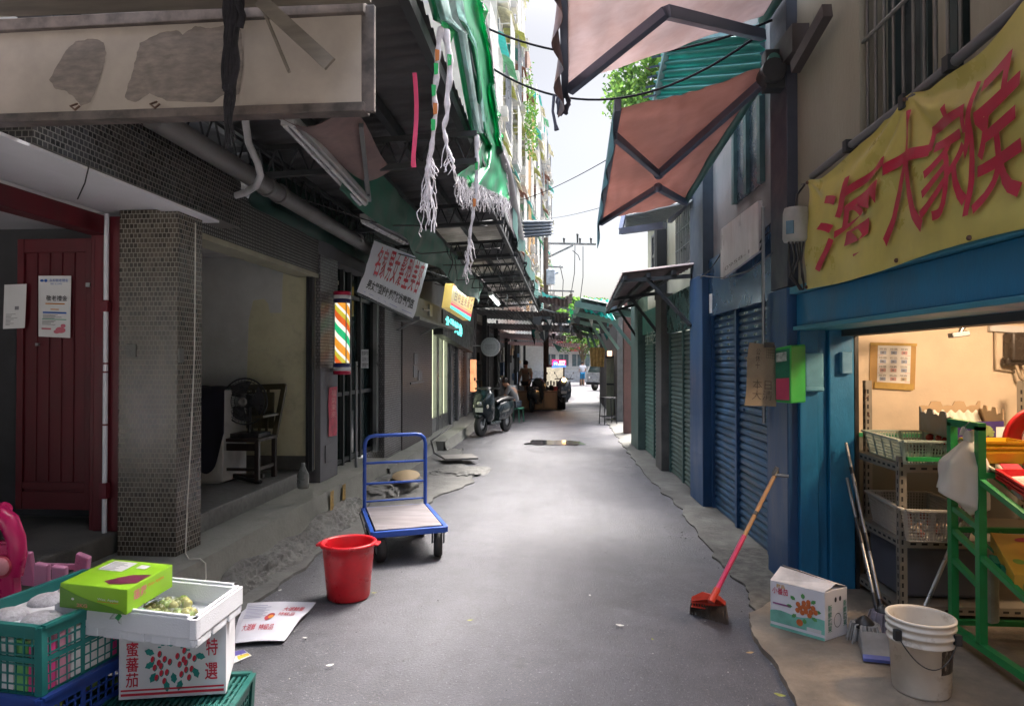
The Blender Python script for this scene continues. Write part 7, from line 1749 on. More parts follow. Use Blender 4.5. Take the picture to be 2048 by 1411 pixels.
b = MB(); tz = V((0, 0, .287)); dd = k2 - k1
b.add([k0 + tz, k1 + tz, k1 + dd * .5 + tz + V((0, 0, .035)), k0 + dd * .45 + tz + V((0, 0, .07))], [(0, 1, 2, 3)]); b.add([k0 + dd + tz, k1 + dd + tz, k1 + dd * .55 + tz + V((0, 0, .03)), k0 + dd * .5 + tz + V((0, 0, .08))], [(3, 2, 1, 0)]); ob('flap', b, M('card_flap', (.55, .53, .52), .8), kt)
# red broom leaning on the shutters
h0, h1 = rp(5.2, .88, .12), onz(1427, 1192, .20)
h0 = ony(1550, 948, 5.02)
t = thing('broom', 'red headed broom with a wood and red handle leaning against the blue pillar', 'broom', onz(1420, 1235, .02))
b = MB(); b.tube([h0, h0.lerp(h1, .55)], .014, 12); ob('handle', b, M('handle_wood', (.36, .20, .08), .5, var=.2, scale=12, dirt=.2), t)
b = MB(); b.tube([h0.lerp(h1, .53), h0.lerp(h1, 1)], .0165, 12); ob('handle_sleeve', b, M('sleeve_red', (.5, .02, .10), .4, var=.15), t)
b = MB(); d = (h1 - h0).normalized(); b.tube([h0.lerp(h1, .33), h0.lerp(h1, .36)], .0155, 12); b.tube([h0 - d * .035, h0 + d * .02], .018, 10); ob('grip', b, black_plastic, t)
b = MB(); b.tube([h0 + V((-.02, .0, .0)), h0 + V((.085, -.03, -.005))], .012, 10); b.tube([h0 + V((-.012, .0, .0)), h0 + V((.012, -.01, .055))], .016, 8); ob('hook', b, steel, t)
hd = [onz(1383, 1196, .125), onz(1452, 1206, .105)]; top = h1; bt0, bt1 = onz(1380, 1222, .02), onz(1456, 1246, .02)
nb_ = (hd[1] - hd[0]).cross(top - hd[0]).normalized(); nb_ = nb_ if nb_.y < 0 else -nb_
b = MB(); mid = [top + (hd[0] - top) * .5 + V((0, 0, .022)), top + (hd[1] - top) * .5 + V((0, 0, .012))]
hull = [hd[0], hd[1], mid[1], top + V((.02, 0, 0)), top + V((-.02, 0, 0)), mid[0]]
b.prism([p + nb_ * .015 for p in hull], -nb_ * .030)
for k in range(13): p = hd[0].lerp(hd[1], (k + .5) / 13); b.bar(p + nb_ * .017 + V((0, 0, .012)), p + nb_ * .017 + V((0, 0, -.03)), .008, .005)
b.bar(hd[0] + nb_ * .019, hd[1] + nb_ * .019, .012, .012); b.bar(hd[0] + nb_ * .019 - V((0, 0, .03)), hd[1] + nb_ * .019 - V((0, 0, .03)), .012, .01); b.tube([top - d * .06, top + d * .04], .022, 10); ob('broom_head', b, M('broom_red', (.55, .045, .02), .4, var=.12), t, bevel=.004)
b = MB()
for k in range(640):
    u = rnd.random(); w = (rnd.random() - .5) * .036; p = hd[0].lerp(hd[1], u) + nb_ * w + V((0, 0, -.01)); q = bt0.lerp(bt1, u) + nb_ * (w * 1.6) + V(((rnd.random() - .5) * .015, 0, rnd.random() * .012 - .005)); b.tube([p, p.lerp(q, .5), q], [.0022, .002, .001], 3, False)
ob('bristles', b, M('bristle_dark', (.09, .07, .055), .9, var=.5), t)
# green box and cardboard on the blue pillar
gA = ony(1550, 700, 5.02); gB = ony(1582, 688, 4.92); gC = ony(1612, 684, 5.06)
t = thing('letter_box', 'bright green plastic box with a pink sticker strapped to the blue pillar', 'box', (gB.x, gB.y, 1.38))
gz0, gz1 = 1.405, 1.815
def V2(p, z): return V((p.x, p.y, z))
back = V((.02, .2, 0))
b = MB(); b.hexa([V2(gA, gz0 + .005), V2(gB, gz0), V2(gC, gz0), V2(gA + (gC - gB), gz0), V2(gA, gz1 - .02), V2(gB, gz1), V2(gC, gz1 + .01), V2(gA + (gC - gB), gz1)]); ob('body', b, M('plastic_green', (.03, .34, .06), .4, var=.12, dirt=.15), t, bevel=.012)
lf = bil(V2(gA, gz0), V2(gB, gz0), V2(gB, gz1), V2(gA, gz1 - .02)); nl = (gB - gA).cross(V((0, 0, 1))).normalized(); nl = nl if nl.y < 0 else -nl
ink = MB(); g_ = lambda u, v: lf(u, v) + nl * .003
ink.m = 0; patch(ink, subrect(g_, .04, .92, .05, .95)); ink.m = 1; patch(ink, subrect(lambda u, v: g_(u, v) + nl * .002, .08, .9, .06, .44)); disc(ink, lambda u, v: g_(u, v) + nl * .003, .5, .2, .12, .04); ink.m = 2; patch(ink, subrect(lambda u, v: g_(u, v) + nl * .002, .1, .75, .74, .9))  # first patch paints the left face's shade in darker green, stickers above it
ob('sticker', ink, [M('green_shade', (.02, .14, .08), .4, var=.3), M('sticker_pink', (.45, .06, .12), .4, var=.15), M('sticker_clear', (.35, .4, .36), .2, var=.4, scale=20)], t)
cA, cB, cC, cD = ony(1489, 810, 5.0), ony(1552, 812, 5.06), ony(1552, 690, 5.06), ony(1499, 684, 5.0)
b = MB(); cfn = lambda u, v: bil(cA, cB, cC, cD)(u, v) + V((.006 * math.sin(6 * v), .008 * math.sin(3 * u + 4 * v), 0))
b.grid(cfn, 12, 14, False, thick=(0, .006, 0)); t = solo('cardboard_sheet', b, M('card_grey', (.27, .23, .17), .9, var=.15, scale=8, dirt=.5, dirtcol=(.15, .12, .09)), 'brown cardboard sheet with black handwriting hung beside the green box', 'cardboard')
ink = MB(); co = lambda u, v: cfn(u, v) + V((0, -.003, 0))
write(ink, '公\n休\n十', subrect(co, .28, .44, .60, .92)); write(ink, '本日\n大清', subrect(co, .2, .85, .10, .42), -.012)
for k in range(5): patch(ink, subrect(co, .66, .99, .78 + .045 * k, .785 + .045 * k)); patch(ink, subrect(co, .66 + .08 * k, .668 + .08 * k, .78, .965))
ob('lettering', ink, M('ink_faint', (.06, .05, .045), .8), t)
b = MB(); b.obox(ony(1538, 689, 4.99), (.07, .02, .035)); ob('clip', b, black_plastic, t)
# on the cream wall: price sheet, meter, black box, lamp clip
WY = 5.498
b = MB(); f = bil(ony(1738, 776, WY), ony(1829, 778, WY), ony(1832, 686, WY), ony(1740, 684, WY), (0, -.004, 0)); b.grid(lambda u, v: f(u, v) + V((0, -.008 * math.sin(3 * u), 0)), 8, 8, False, thick=(0, .004, 0)); t = solo('price_sheet', b, M('card_tan', (.42, .26, .09), .6, var=.12), 'price sheet of small product pictures taped on a tan board on the cream wall', 'notice')
ink = MB(); fo = lambda u, v: f(u, v) + V((0, -.008 * math.sin(3 * u) - .003, 0)); ink.m = 0; ink.grid(subrect(fo, .16, .88, .12, .94), 8, 1, False)
fo2 = lambda u, v: f(u, v) + V((0, -.008 * math.sin(3 * u) - .005, 0)); r9 = random.Random(8)
for r_ in range(4):
    for c_ in range(3):
        u0 = .19 + .23 * c_; v0 = .17 + .19 * r_; ink.m = 1; write(ink, r9.choice(['特價', '現貨', '優惠', '新品']), subrect(fo2, u0, u0 + .16, v0 + .10, v0 + .145)); ink.m = 2 + r9.randrange(3); patch(ink, subrect(fo2, u0 + .02, u0 + .15, v0 + .01, v0 + .085)); ink.m = 1; patch(ink, subrect(lambda u, v: fo2(u, v) + V((0, -.001, 0)), u0 + .05, u0 + .1, v0 + .03, v0 + .06))
    ink.m = 5; patch(ink, subrect(fo2, .17, .87, .155 + .19 * r_, .16 + .19 * r_))
ob('print', ink, [paper, MATS['grey_ink'], M('pp_pink', (.5, .3, .3), .6), M('pp_blue', (.3, .36, .5), .6), M('pp_sand', (.5, .42, .32), .6), MATS['print_red2']], t)
b = MB(); b.bar(f(0, .97) + V((0, -.012, 0)), f(1, .97) + V((0, -.012, 0)), .004, .02); b.bar(f(.1, .08) + V((0, -.012, 0)), f(.95, .05) + V((0, -.012, 0)), .004, .05); ob('tape', b, M('tape', (.5, .35, .12), .15), t)
t = thing('electric_meter', 'black electricity meter with grey cables on the cream wall inside the shop', 'meter', ony(2030, 720, 5.4))
a, c = ony(2004, 722, WY), ony(2085, 665, WY); b = MB(); b.box(a.x, c.x, 5.37, 5.488, a.z, c.z); b.box(a.x - .02, c.x + .02, 5.40, 5.489, a.z - .03, a.z + .03); ob('case', b, M('meter_brown', (.05, .04, .035), .3), t, bevel=.015)
b = MB(); b.box(a.x + .12, c.x - .02, 5.362, 5.3695, a.z + .1, c.z - .03); ob('dial', b, M('meter_face', (.45, .38, .3), .3, var=.4, scale=40), t)
b = MB()
for k in range(5): p = V((a.x + .05 + .05 * k, 5.42, a.z - .02)); b.tube([p, p + V((.02, -.02, -.1 - .01 * k)), p + V((.15, 0, -.17)), p + V((.4, 0, -.18 + .02 * k))], .012, 6)
b.tube([(a.x - .06, 5.48, c.z + .05), (a.x - .06, 5.48, a.z - .06), (a.x + .08, 5.48, a.z - .08)], .008, 6); ob('cable', b, M('cable_cream', (.42, .34, .25), .5), t)
a, c = ony(2034, 640, WY), ony(2090, 585, WY); b = MB(); b.box(a.x, c.x, 5.40, 5.488, a.z, c.z); t = solo('fuse_box', b, black_plastic, 'black fuse box above the meter at the right edge', 'box', bevel=.01)
b = MB(); b.box(a.x + .05, a.x + .13, 5.393, 5.3995, a.z + .05, a.z + .09); ob('switch', b, M('switch_red', (.4, .12, .06), .4), t)
b = MB(); p0, p1 = ony(1975, 655, WY), ony(2090, 662, WY); b.bar(p0 + V((0, -.02, 0)), p1 + V((0, -.02, 0)), .03, .05); solo('trunking', b, white_paint, 'short white cable trunking under the fuse box', 'trunking')
lt = thing('clamp_lamp', 'small grey clamp lamp hanging under the shop lintel', 'lamp', ony(1925, 680, 4.9))
b = MB(); b.tube([ony(1862, 645, 4.9), ony(1880, 638, 4.9), ony(1905, 642, 4.9), ony(1925, 638, 4.9), ony(1935, 632, 4.9)], [.028, .03, .022, .018, .018], 10); ob('clamp', b, steel_dark, lt)
b = MB(); b.tube([ony(1932, 634, 4.9), ony(1928, 650, 4.88), ony(1920, 664, 4.87)], [.022, .018, .012], 10); q = ony(1918, 668, 4.87); b.obox(q, (.12, .06, .035), 0, 0, R(-8)); ob('head', b, steel, lt, bevel=.006)
b = MB(); b.tube([ony(1940, 636, 5.0), ony(1990, 640, 5.3), ony(2060, 642, 5.45)], .004, 5); b.tube([ony(1880, 640, 4.9), ony(1885, 652, 4.9), ony(1895, 656, 4.9), ony(1900, 648, 4.9)], .003, 5); ob('cord', b, MATS['cable_white'], lt)
b = MB(); b.tube([(2.2, 5.15, 1.33), (2.19, 5.12, 1.30), (2.17, 5.1, 1.32)], .004, 5); b.tube([(2.2, 5.15, 1.45), (2.16, 5.13, 1.42), (2.16, 5.1, 1.5)], .004, 5); solo('wall_hook', b, rust, 'small wire hooks on the tall back post of the steel shelf', 'hook')
# ================================================================ FAR: scooters, people, stalls, truck
def scooter(name, label, loc, rz, body_mat, head_on=False, group='scooters along the lane'):
    t = thing(name, label, 'scooter', loc, group); f = frame_of(loc, rz)     # x = forwards
    def tb_(mb, pts, r, n=8): mb.tube([f(*p) for p in pts], r, n)
    fw = f(1, 0, 0) - f(0, 0, 0); lt = f(0, 1, 0) - f(0, 0, 0)
    for x in (.62, -.62):
        b = MB(); Mx = tyre(b, f(x, 0, .25), lt, .25, .11); w = ob('wheel', b, rubber, t); b = MB(); b.lathe(f(x, 0, .25), [(0, -.05), (.05, -.05), (.13, -.03), (.13, .03), (.05, .05), (0, .05)], 16, Mx); ob('rim', b, steel, w)
    def loft(mb, secs):   # secs: (x, z0, z1, halfwidth)
        vs = []; n = 10
        for x, z0, z1, hw in secs:
            for k in range(n): a = 2 * math.pi * k / n; ca, sa = math.cos(a), math.sin(a); vs.append(f(x, hw * math.copysign(abs(ca) ** .6, ca), (z0 + z1) / 2 + (z1 - z0) / 2 * math.copysign(abs(sa) ** .6, sa)))
        fs = [(i * n + j, i * n + (j + 1) % n, (i + 1) * n + (j + 1) % n, (i + 1) * n + j) for i in range(len(secs) - 1) for j in range(n)]
        mb.add(vs, fs, True); mb.add(vs[:n], [tuple(range(n))]); mb.add(vs[-n:], [tuple(range(n))[::-1]])
    b = MB(); loft(b, [(.30, .3, 1.0, .17), (.40, .28, 1.08, .25), (.52, .32, 1.04, .27), (.62, .45, .92, .22), (.70, .55, .82, .10)]); loft(b, [(.42, .42, .52, .06), (.62, .49, .55, .09), (.82, .42, .48, .07)]); ob('front_shield', b, body_mat, t)
    b = MB(); loft(b, [(-.92, .62, .72, .06), (-.8, .45, .78, .14), (-.5, .32, .78, .19), (-.15, .3, .74, .17), (-.05, .3, .6, .13)]); loft(b, [(-.1, .24, .32, .15), (.2, .22, .3, .17), (.42, .24, .34, .15)]); ob('body', b, body_mat, t)
    b = MB(); loft(b, [(-.85, .76, .82, .1), (-.6, .77, .86, .15), (-.2, .75, .83, .14), (0, .70, .77, .1)]); ob('seat', b, black_plastic, t)
    b = MB(); tb_(b, [(.42, 0, .9), (.36, 0, 1.05)], .03); tb_(b, [(.30, .33, 1.06), (.36, .2, 1.07), (.38, 0, 1.05), (.36, -.2, 1.07), (.30, -.33, 1.06)], .018); loft(b, [(.30, 1.0, 1.08, .12), (.4, .98, 1.12, .15), (.47, 1.02, 1.08, .1)]); ob('handlebar', b, black_plastic, t)
    b = MB(); b.ball(f(.65, 0, .74), .085, 14, 8, (1, 1, .8)); hm_, nt, bs, out = (M('headlight', (.5, .5, .5), .1, .6), None, None, None) if not head_on else new_mat('headlight_lit')
    if head_on: bs.inputs['Emission Color'].default_value = (1, .55, .2, 1); bs.inputs['Emission Strength'].default_value = 12
    if head_on: b = MB(); b.ball(f(.50, 0, 1.03), .075, 14, 8)
    ob('headlight', b, hm_, t)
    for s in (-1, 1):
        b = MB(); b.ball(f(.61, .17 * s, .68), .06, 10, 6, (.6, 1, 1)); ob('indicator', b, M('lens_pale', (.6, .55, .5), .15), t)
        b = MB(); tb_(b, [(.34, .22 * s, 1.08), (.32, .3 * s, 1.25)], .008, 6); b.ball(f(.32, .33 * s, 1.28), .055, 10, 6, (.4, 1.3, .8)); ob('mirror', b, black_plastic, t)
    b = MB(); tb_(b, [(.62, .07, .25), (.5, .07, .55)], .02); tb_(b, [(.62, -.07, .25), (.5, -.07, .55)], .02); ob('fork', b, steel, t)
    b = MB(); b.obox(f(.71, 0, .60), (.005, .2, .1), rz); ob('plate', b, M('plate_white', (.55, .55, .55), .5, var=.3, scale=60), t)
    b = MB(); tb_(b, [(-.2, -.17, .3), (-.6, -.19, .32), (-.85, -.19, .38)], [.03, .045, .05]); ob('exhaust', b, steel_dark, t)
    return t
sc_dark = M('scooter_dark', (.012, .02, .024), .25, .2, var=.2)
scooter('scooter', 'dark teal scooter parked facing the camera on the left of the lane', onz(983, 872) + V((.0, .5, .01)), R(-112), sc_dark)
scooter('scooter', 'black scooter parked in front of the wooden stall counter', onz(1070, 824) + V((0, .7, .01)), R(80), M('scooter_black', (.03, .03, .03), .35, .1, var=.3))
scooter('scooter', 'grey scooter with its headlight on beside the stall under the red sign', onz(1128, 818) + V((0, .6, .01)), R(-90), M('scooter_grey', (.16, .19, .23), .3, .3, var=.2), True)

def skin_body(name, joints, edges, mat, parent):
    me = bpy.data.meshes.new(name); o0 = V(joints[0][:3])
    me.from_pydata([V(j[:3]) - o0 for j in joints], edges, []); tmp = bpy.data.objects.new(name, me); COL.objects.link(tmp)
    tmp.modifiers.new('skin', 'SKIN'); sub_ = tmp.modifiers.new('s', 'SUBSURF'); sub_.levels = sub_.render_levels = 2
    for i, j in enumerate(joints): me.skin_vertices[0].data[i].radius = (j[3], j[4] if len(j) > 4 else j[3])
    me.skin_vertices[0].data[0].use_root = True
    dg = bpy.context.evaluated_depsgraph_get(); dg.update(); m2 = bpy.data.meshes.new_from_object(tmp.evaluated_get(dg)); m2.name = name
    m2.materials.clear(); m2.materials.append(mat)
    for p in m2.polygons: p.use_smooth = True
    bpy.data.objects.remove(tmp); o = bpy.data.objects.new(name, m2); COL.objects.link(o); WL[o] = o0; o.parent = parent; o.location = o0 - WL[parent]; return o
skin = M('skin', (.38, .21, .14), .6, var=.1)
hair = M('hair', (.012, .01, .01), .6)
def person(label, loc, rz, J, shirt, trousers, cat='person', bare=False):
    """J: joint name -> (x, y, z) in the person's frame, y forwards"""
    t = thing('person', label, cat, loc); f = frame_of(loc, rz); P_ = {k: f(*v) for k, v in J.items()}
    names = ['pelvis', 'waist', 'chest', 'neck', 'chin', 'skull', 'sl', 'el', 'wl', 'hl', 'sr', 'er', 'wr', 'hr', 'hipl', 'kl', 'al', 'tl', 'hipr', 'kr', 'ar', 'tr']
    rad = dict(pelvis=(.135, .10), waist=(.125, .095), chest=(.15, .11), neck=(.052,), chin=(.07, .075), skull=(.078, .09), sl=(.062,), el=(.042,), wl=(.028,), hl=(.035, .02), sr=(.062,), er=(.042,), wr=(.028,), hr=(.035, .02), hipl=(.09,), kl=(.06,), al=(.038,), tl=(.035,), hipr=(.09,), kr=(.06,), ar=(.038,), tr=(.035,))
    idx = {n: i for i, n in enumerate(names)}
    E = [('pelvis', 'waist'), ('waist', 'chest'), ('chest', 'neck'), ('neck', 'chin'), ('chin', 'skull'), ('chest', 'sl'), ('sl', 'el'), ('el', 'wl'), ('wl', 'hl'), ('chest', 'sr'), ('sr', 'er'), ('er', 'wr'), ('wr', 'hr'), ('pelvis', 'hipl'), ('hipl', 'kl'), ('kl', 'al'), ('al', 'tl'), ('pelvis', 'hipr'), ('hipr', 'kr'), ('kr', 'ar'), ('ar', 'tr')]
    skin_body('body', [(*P_[n], *rad[n]) for n in names], [(idx[a], idx[b_]) for a, b_ in E], skin, t)
    if shirt:
        ns = ['pelvis', 'waist', 'chest', 'neck', 'sl', 'el', 'sr', 'er']; ii = {n: i for i, n in enumerate(ns)}
        pos = dict(P_); pos['neck'] = P_['chest'].lerp(P_['neck'], .55); pos['el'] = P_['sl'].lerp(P_['el'], .75); pos['er'] = P_['sr'].lerp(P_['er'], .75)
        rr = dict(pelvis=(.15, .115), waist=(.142, .112), chest=(.166, .128), neck=(.075,), sl=(.078,), el=(.066,), sr=(.078,), er=(.066,))
        skin_body('shirt', [(*pos[n], *rr[n]) for n in ns], [(ii[a], ii[b_]) for a, b_ in E if a in ii and b_ in ii], shirt, t)
    if trousers:
        ns = ['pelvis', 'hipl', 'kl', 'hipr', 'kr', 'al', 'ar']; ii = {n: i for i, n in enumerate(ns)}; pos = dict(P_)
        if bare: pos['al'] = P_['kl'] + (P_['al'] - P_['kl']) * .02; pos['ar'] = P_['kr'] + (P_['ar'] - P_['kr']) * .02
        rr = dict(pelvis=(.155, .12), hipl=(.105,), kl=(.08,), hipr=(.105,), kr=(.08,), al=(.06,), ar=(.06,))
        skin_body('trousers', [(*pos[n], *rr[n]) for n in ns], [(ii[a], ii[b_]) for a, b_ in E if a in ii and b_ in ii], trousers, t)
    b = MB(); hd_ = P_['skull']; fwd = f(0, 1, 0) - f(0, 0, 0); b.ball(hd_ - fwd * .012 + V((0, 0, .03)), .105, 16, 10, (.9, 1, .95)); ob('hair', b, hair, t)
    b = MB(); ch = P_['chin'].lerp(hd_, .5); sd = f(1, 0, 0) - f(0, 0, 0); b.ball(ch + fwd * .085, .018, 8, 6, (.8, 1.2, 1)); b.m = 1
    for s in (-1, 1): b.ball(ch + fwd * .078 + sd * .032 * s + V((0, 0, .03)), .011, 8, 5)
    b.m = 2; b.ball(ch + fwd * .078 + V((0, 0, -.04)), .02, 8, 5, (1.3, .5, .4)); b.m = 0
    for s in (-1, 1): b.ball(ch + sd * .085 * s, .022, 8, 6, (.4, .8, 1.3))
    ob('face', b, [skin, black_ink, M('lips', (.3, .1, .09), .6)], t); return t
stand = dict(pelvis=(0, 0, .92), waist=(0, .01, 1.08), chest=(0, .02, 1.28), neck=(0, .01, 1.43), chin=(0, .03, 1.5), skull=(0, .03, 1.6), sl=(-.18, 0, 1.38), el=(-.23, .02, 1.1), wl=(-.2, .18, .93), hl=(-.19, .24, .88), sr=(.18, 0, 1.38), er=(.23, .02, 1.1), wr=(.2, .2, .95), hr=(.19, .26, .9), hipl=(-.09, 0, .88), kl=(-.1, .03, .48), al=(-.1, 0, .08), tl=(-.11, .14, .035), hipr=(.09, 0, .88), kr=(.1, .08, .48), ar=(.1, -.02, .08), tr=(.11, .12, .035))
sit = dict(pelvis=(0, 0, .50), waist=(0, .04, .65), chest=(0, .14, .86), neck=(0, .24, .99), chin=(0, .32, 1.03), skull=(0, .36, 1.11), sl=(-.18, .14, .95), el=(-.23, .26, .68), wl=(-.12, .42, .60), hl=(-.06, .48, .58), sr=(.18, .14, .95), er=(.23, .26, .68), wr=(.12, .42, .62), hr=(.06, .48, .6), hipl=(-.1, .05, .48), kl=(-.15, .45, .50), al=(-.14, .42, .09), tl=(-.15, .56, .035), hipr=(.1, .05, .48), kr=(.15, .45, .50), ar=(.14, .42, .09), tr=(.15, .56, .035))
sp_ = onz(1032, 845); sp_.z = .0
person('person in grey shirt sitting bent forward on a green stool behind the dark scooter', sp_ + V((0, .1, .02)), R(70), sit, M('shirt_grey', (.16, .17, .18), .9), M('trousers_navy', (.03, .04, .06), .9))
t = thing('low_stool', 'low green stool under the seated person behind the dark scooter', 'stool', sp_ + V((0, 0, .02))); f = frame_of(sp_ + V((0, .1, .02)), R(70))
b = MB(); b.hexa([f(x, y, z) for z in (.36, .40) for x, y in ((-.17, -.17), (.17, -.17), (.17, .17), (-.17, .17))]); ob('seat', b, M('stool_green', (.03, .16, .10), .5), t, bevel=.01)
for x in (-.14, .14):
    for y in (-.14, .14): b = MB(); b.bar(f(x * 1.15, y * 1.15, 0), f(x, y, .36), .03, .03); ob('leg', b, MATS['stool_green'], t)
person('person in a cream shirt standing behind the far wooden stall counter', ony(1052, 800, 25.2) * V((1, 1, 0)) if False else V((ony(1052, 800, 25.0).x, 25.0, .02)), R(160), stand, M('shirt_cream', (.42, .34, .24), .9), M('trousers_dark', (.05, .05, .05), .9))
person('person in a pale top and bright blue shorts at the bright far end', V((ony(1165, 760, 48).x, 48, 0)), R(10), stand, M('shirt_pale', (.55, .55, .6), .9), M('shorts_blue', (.02, .2, .4), .8), bare=True)
# wooden stall counter
t = thing('stall_counter', 'wooden market stall counter on the left, far down the lane', 'counter', (-1, 23.9, 0))
x0, x1 = ony(1036, 800, 23.8).x, ony(1113, 800, 23.8).x
b = MB(); b.box(x0, x1, 23.8, 24.5, .03, .62); ob('body', b, M('counter_wood', (.50, .27, .13), .5, var=.2, scale=3, stretch=(1, 1, .3)), t)
b = MB(); b.box(x0 - .03, x1 + .03, 23.77, 24.53, .62, .68); b.box(x0 - .01, x1 + .01, 23.785, 23.80, .03, .09)
for k in range(4): x = x0 + (x1 - x0) * k / 3; b.box(x - .03, x + .03, 23.783, 23.80, .09, .62)
ob('top', b, M('counter_trim', (.34, .18, .09), .5, var=.2), t)
b = MB(); r9 = random.Random(3)
for k in range(24): b.m = k % 4; x = x0 + .05 + (x1 - x0 - .1) * r9.random(); b.obox((x, 23.9 + .5 * r9.random(), .68 + .06), (.08 + .08 * r9.random(), .1, .12 + .1 * r9.random()), r9.random())
many('stall_jar', b, [steel_dark, M('g_white', (.4, .4, .4), .5), M('g_red', (.3, .05, .05), .5), M('g_brown', (.2, .12, .07), .6)], 'small jar or box laid out on the far wooden stall counter', 'jar', 'jars on the stall counter')
t = thing('display_case', 'glass fronted display case standing behind the wooden counter, lit from inside', 'display case', (-.6, 24.8, 0))
xa, xb_ = ony(1090, 760, 24.8).x, ony(1129, 760, 24.8).x
b = MB(); b.box(xa, xb_, 24.8, 25.3, .02, .75); b.box(xa, xb_, 24.8, 25.3, 1.5, 1.58); b.box(xa, xa + .05, 24.8, 24.85, .75, 1.5); b.box(xb_ - .05, xb_, 24.8, 24.85, .75, 1.5); ob('frame', b, steel_dark, t)
b = MB(); b.box(xa + .05, xb_ - .05, 25.2, 25.25, .78, 1.48); ob('back_panel', b, M('case_back', (.55, .50, .38), .6, var=.2, scale=12, emit=.25), t)
b = MB()
for k in range(5): b.obox((xa + .1 + .11 * k, 25.0, .80 + .1), (.06, .06, .15 + .05 * (k % 2)))
ob('bottle', b, wood_grey, t)
t = thing('led_sign', 'glowing red and blue sign board hanging over the far left stall', 'sign', ony(1118, 726, 24.6))
z4 = [ony(1104, 735, 24.6), ony(1132, 733, 24.6), ony(1132, 719, 24.6), ony(1104, 718, 24.6)]; zf = bil(*z4)
b = MB(); b.grid(zf, 1, 1, False, thick=(0, .1, 0)); ob('panel', b, M('led_red', (.5, .01, .08), .4, emit=.7), t)
ink = MB(); zo = lambda u, v: zf(u, v) + V((0, -.006, 0)); patch(ink, subrect(zo, 0, 1, 0, .28)); disc(ink, zo, .24, .5, .2, .33); ob('band', ink, M('led_blue', (.06, .16, .6), .4, emit=.6), t)
ink = MB(); write(ink, '滷肉飯', subrect(lambda u, v: zf(u, v) + V((0, -.012, 0)), .5, .95, .58, .9), .02); write(ink, '小吃', subrect(lambda u, v: zf(u, v) + V((0, -.012, 0)), .12, .38, .36, .66), .02); write(ink, '營業中', subrect(lambda u, v: zf(u, v) + V((0, -.012, 0)), .45, .9, .3, .48), .02); ob('lettering', ink, M('led_white', (.8, .8, .85), .4, emit=.8), t)
# heater strip shop light on the left
b = MB(); q0, q1 = onx(948, 825, -2.4), onx(956, 775, -2.4); b.box(-2.5, -2.4, q0.y, q0.y + .5, .9, 1.75); b2 = solo('glowing_panel', b, M('panel_glow', (.55, .22, .10), .5, emit=.4), 'small glowing orange display at the shop front behind the dark scooter', 'display')
# right side: boards, stool, crate, hanging sheet
b = MB(); f = bil(ony(1181, 732, 20), ony(1208, 733, 20), ony(1210, 695, 20), ony(1179, 694, 20)); b.grid(lambda u, v: f(u, v) + V((0, .03 * math.sin(u * 25), .01 * math.sin(u * 30) * (1 - v))), 24, 4, thick=(0, .01, 0)); solo('bamboo_blind', b, M('blind_tan', (.34, .22, .08), .8, var=.3, scale=10, trans=.15), 'tan hanging sheet under the far right canopy above the truck', 'blind')
t = thing('stall_hoarding', 'pale grey-green boards of a closed stall on the right, behind the tall stool', 'stall', (1.5, 20.5, 0)); xa, xb_ = ony(1213, 760, 20.5).x, ony(1247, 760, 20.5).x
b = MB()
for k in range(4): b.box(xa + (xb_ - xa) * k / 4, xa + (xb_ - xa) * (k + .94) / 4, 20.5 + .02 * (k % 2), 20.56 + .02 * (k % 2), .05, 1.8)
ob('panel', b, M('panel_sage', (.24, .26, .20), .7, var=.2, dirt=.4), t)
b = MB(); b.box(xa - .03, xb_ + .03, 20.46, 20.62, 1.8, 1.88); b.box(xa, xb_, 20.47, 20.50, 1.0, 1.05); ob('rail', b, steel_dark, t)
b = MB(); xq = ony(1242, 708, 20.3).x; b.box(xa + .02, xa + .16, 20.44, 20.46, 1.86, 2.02); b.box(xa + .25, xa + .4, 20.44, 20.46, 1.88, 2.0); ob('lamp', b, M('warm_lamp', (.8, .45, .3), .4, emit=.6), t)
t = thing('bar_stool', 'tall black stool beside the wooden crate on the right of the lane', 'stool', onz(1215, 850)); f = frame_of(onz(1216, 848), R(20))
b = MB(); b.hexa([f(x, y, z) for z in (.70, .74) for x, y in ((-.17, -.17), (.17, -.17), (.17, .17), (-.17, .17))]); ob('seat', b, black_plastic, t, bevel=.01)
for x in (-.15, .15):
    for y in (-.15, .15): b = MB(); b.bar(f(x * 1.2, y * 1.2, 0), f(x, y, .7), .025, .025); ob('leg', b, steel_dark, t)
b = MB()
for s in (-1, 1): b.bar(f(-.17, .17 * s, .22), f(.17, .17 * s, .22), .02, .02); b.bar(f(.17 * s, -.17, .22), f(.17 * s, .17, .22), .02, .02)
ob('stretcher', b, steel_dark, t)
q = onz(1238, 832); t = thing('wooden_crate', 'brown wooden crate in front of the sage boards on the right', 'crate', q)
b = MB()
for k in range(5): b.box(q.x - .25, q.x + .27, q.y, q.y + .02, .05 + .115 * k, .155 + .115 * k)
b.box(q.x - .25, q.x + .27, q.y + .02, q.y + .4, .05, .6); ob('slats', b, M('crate_wood', (.30, .17, .07), .7, var=.3, scale=5, dirt=.3), t)
b = MB(); b.box(q.x - .26, q.x - .2, q.y - .02, q.y - .001, .03, .64); b.box(q.x + .22, q.x + .28, q.y - .02, q.y - .001, .03, .64); ob('batten', b, wood, t)
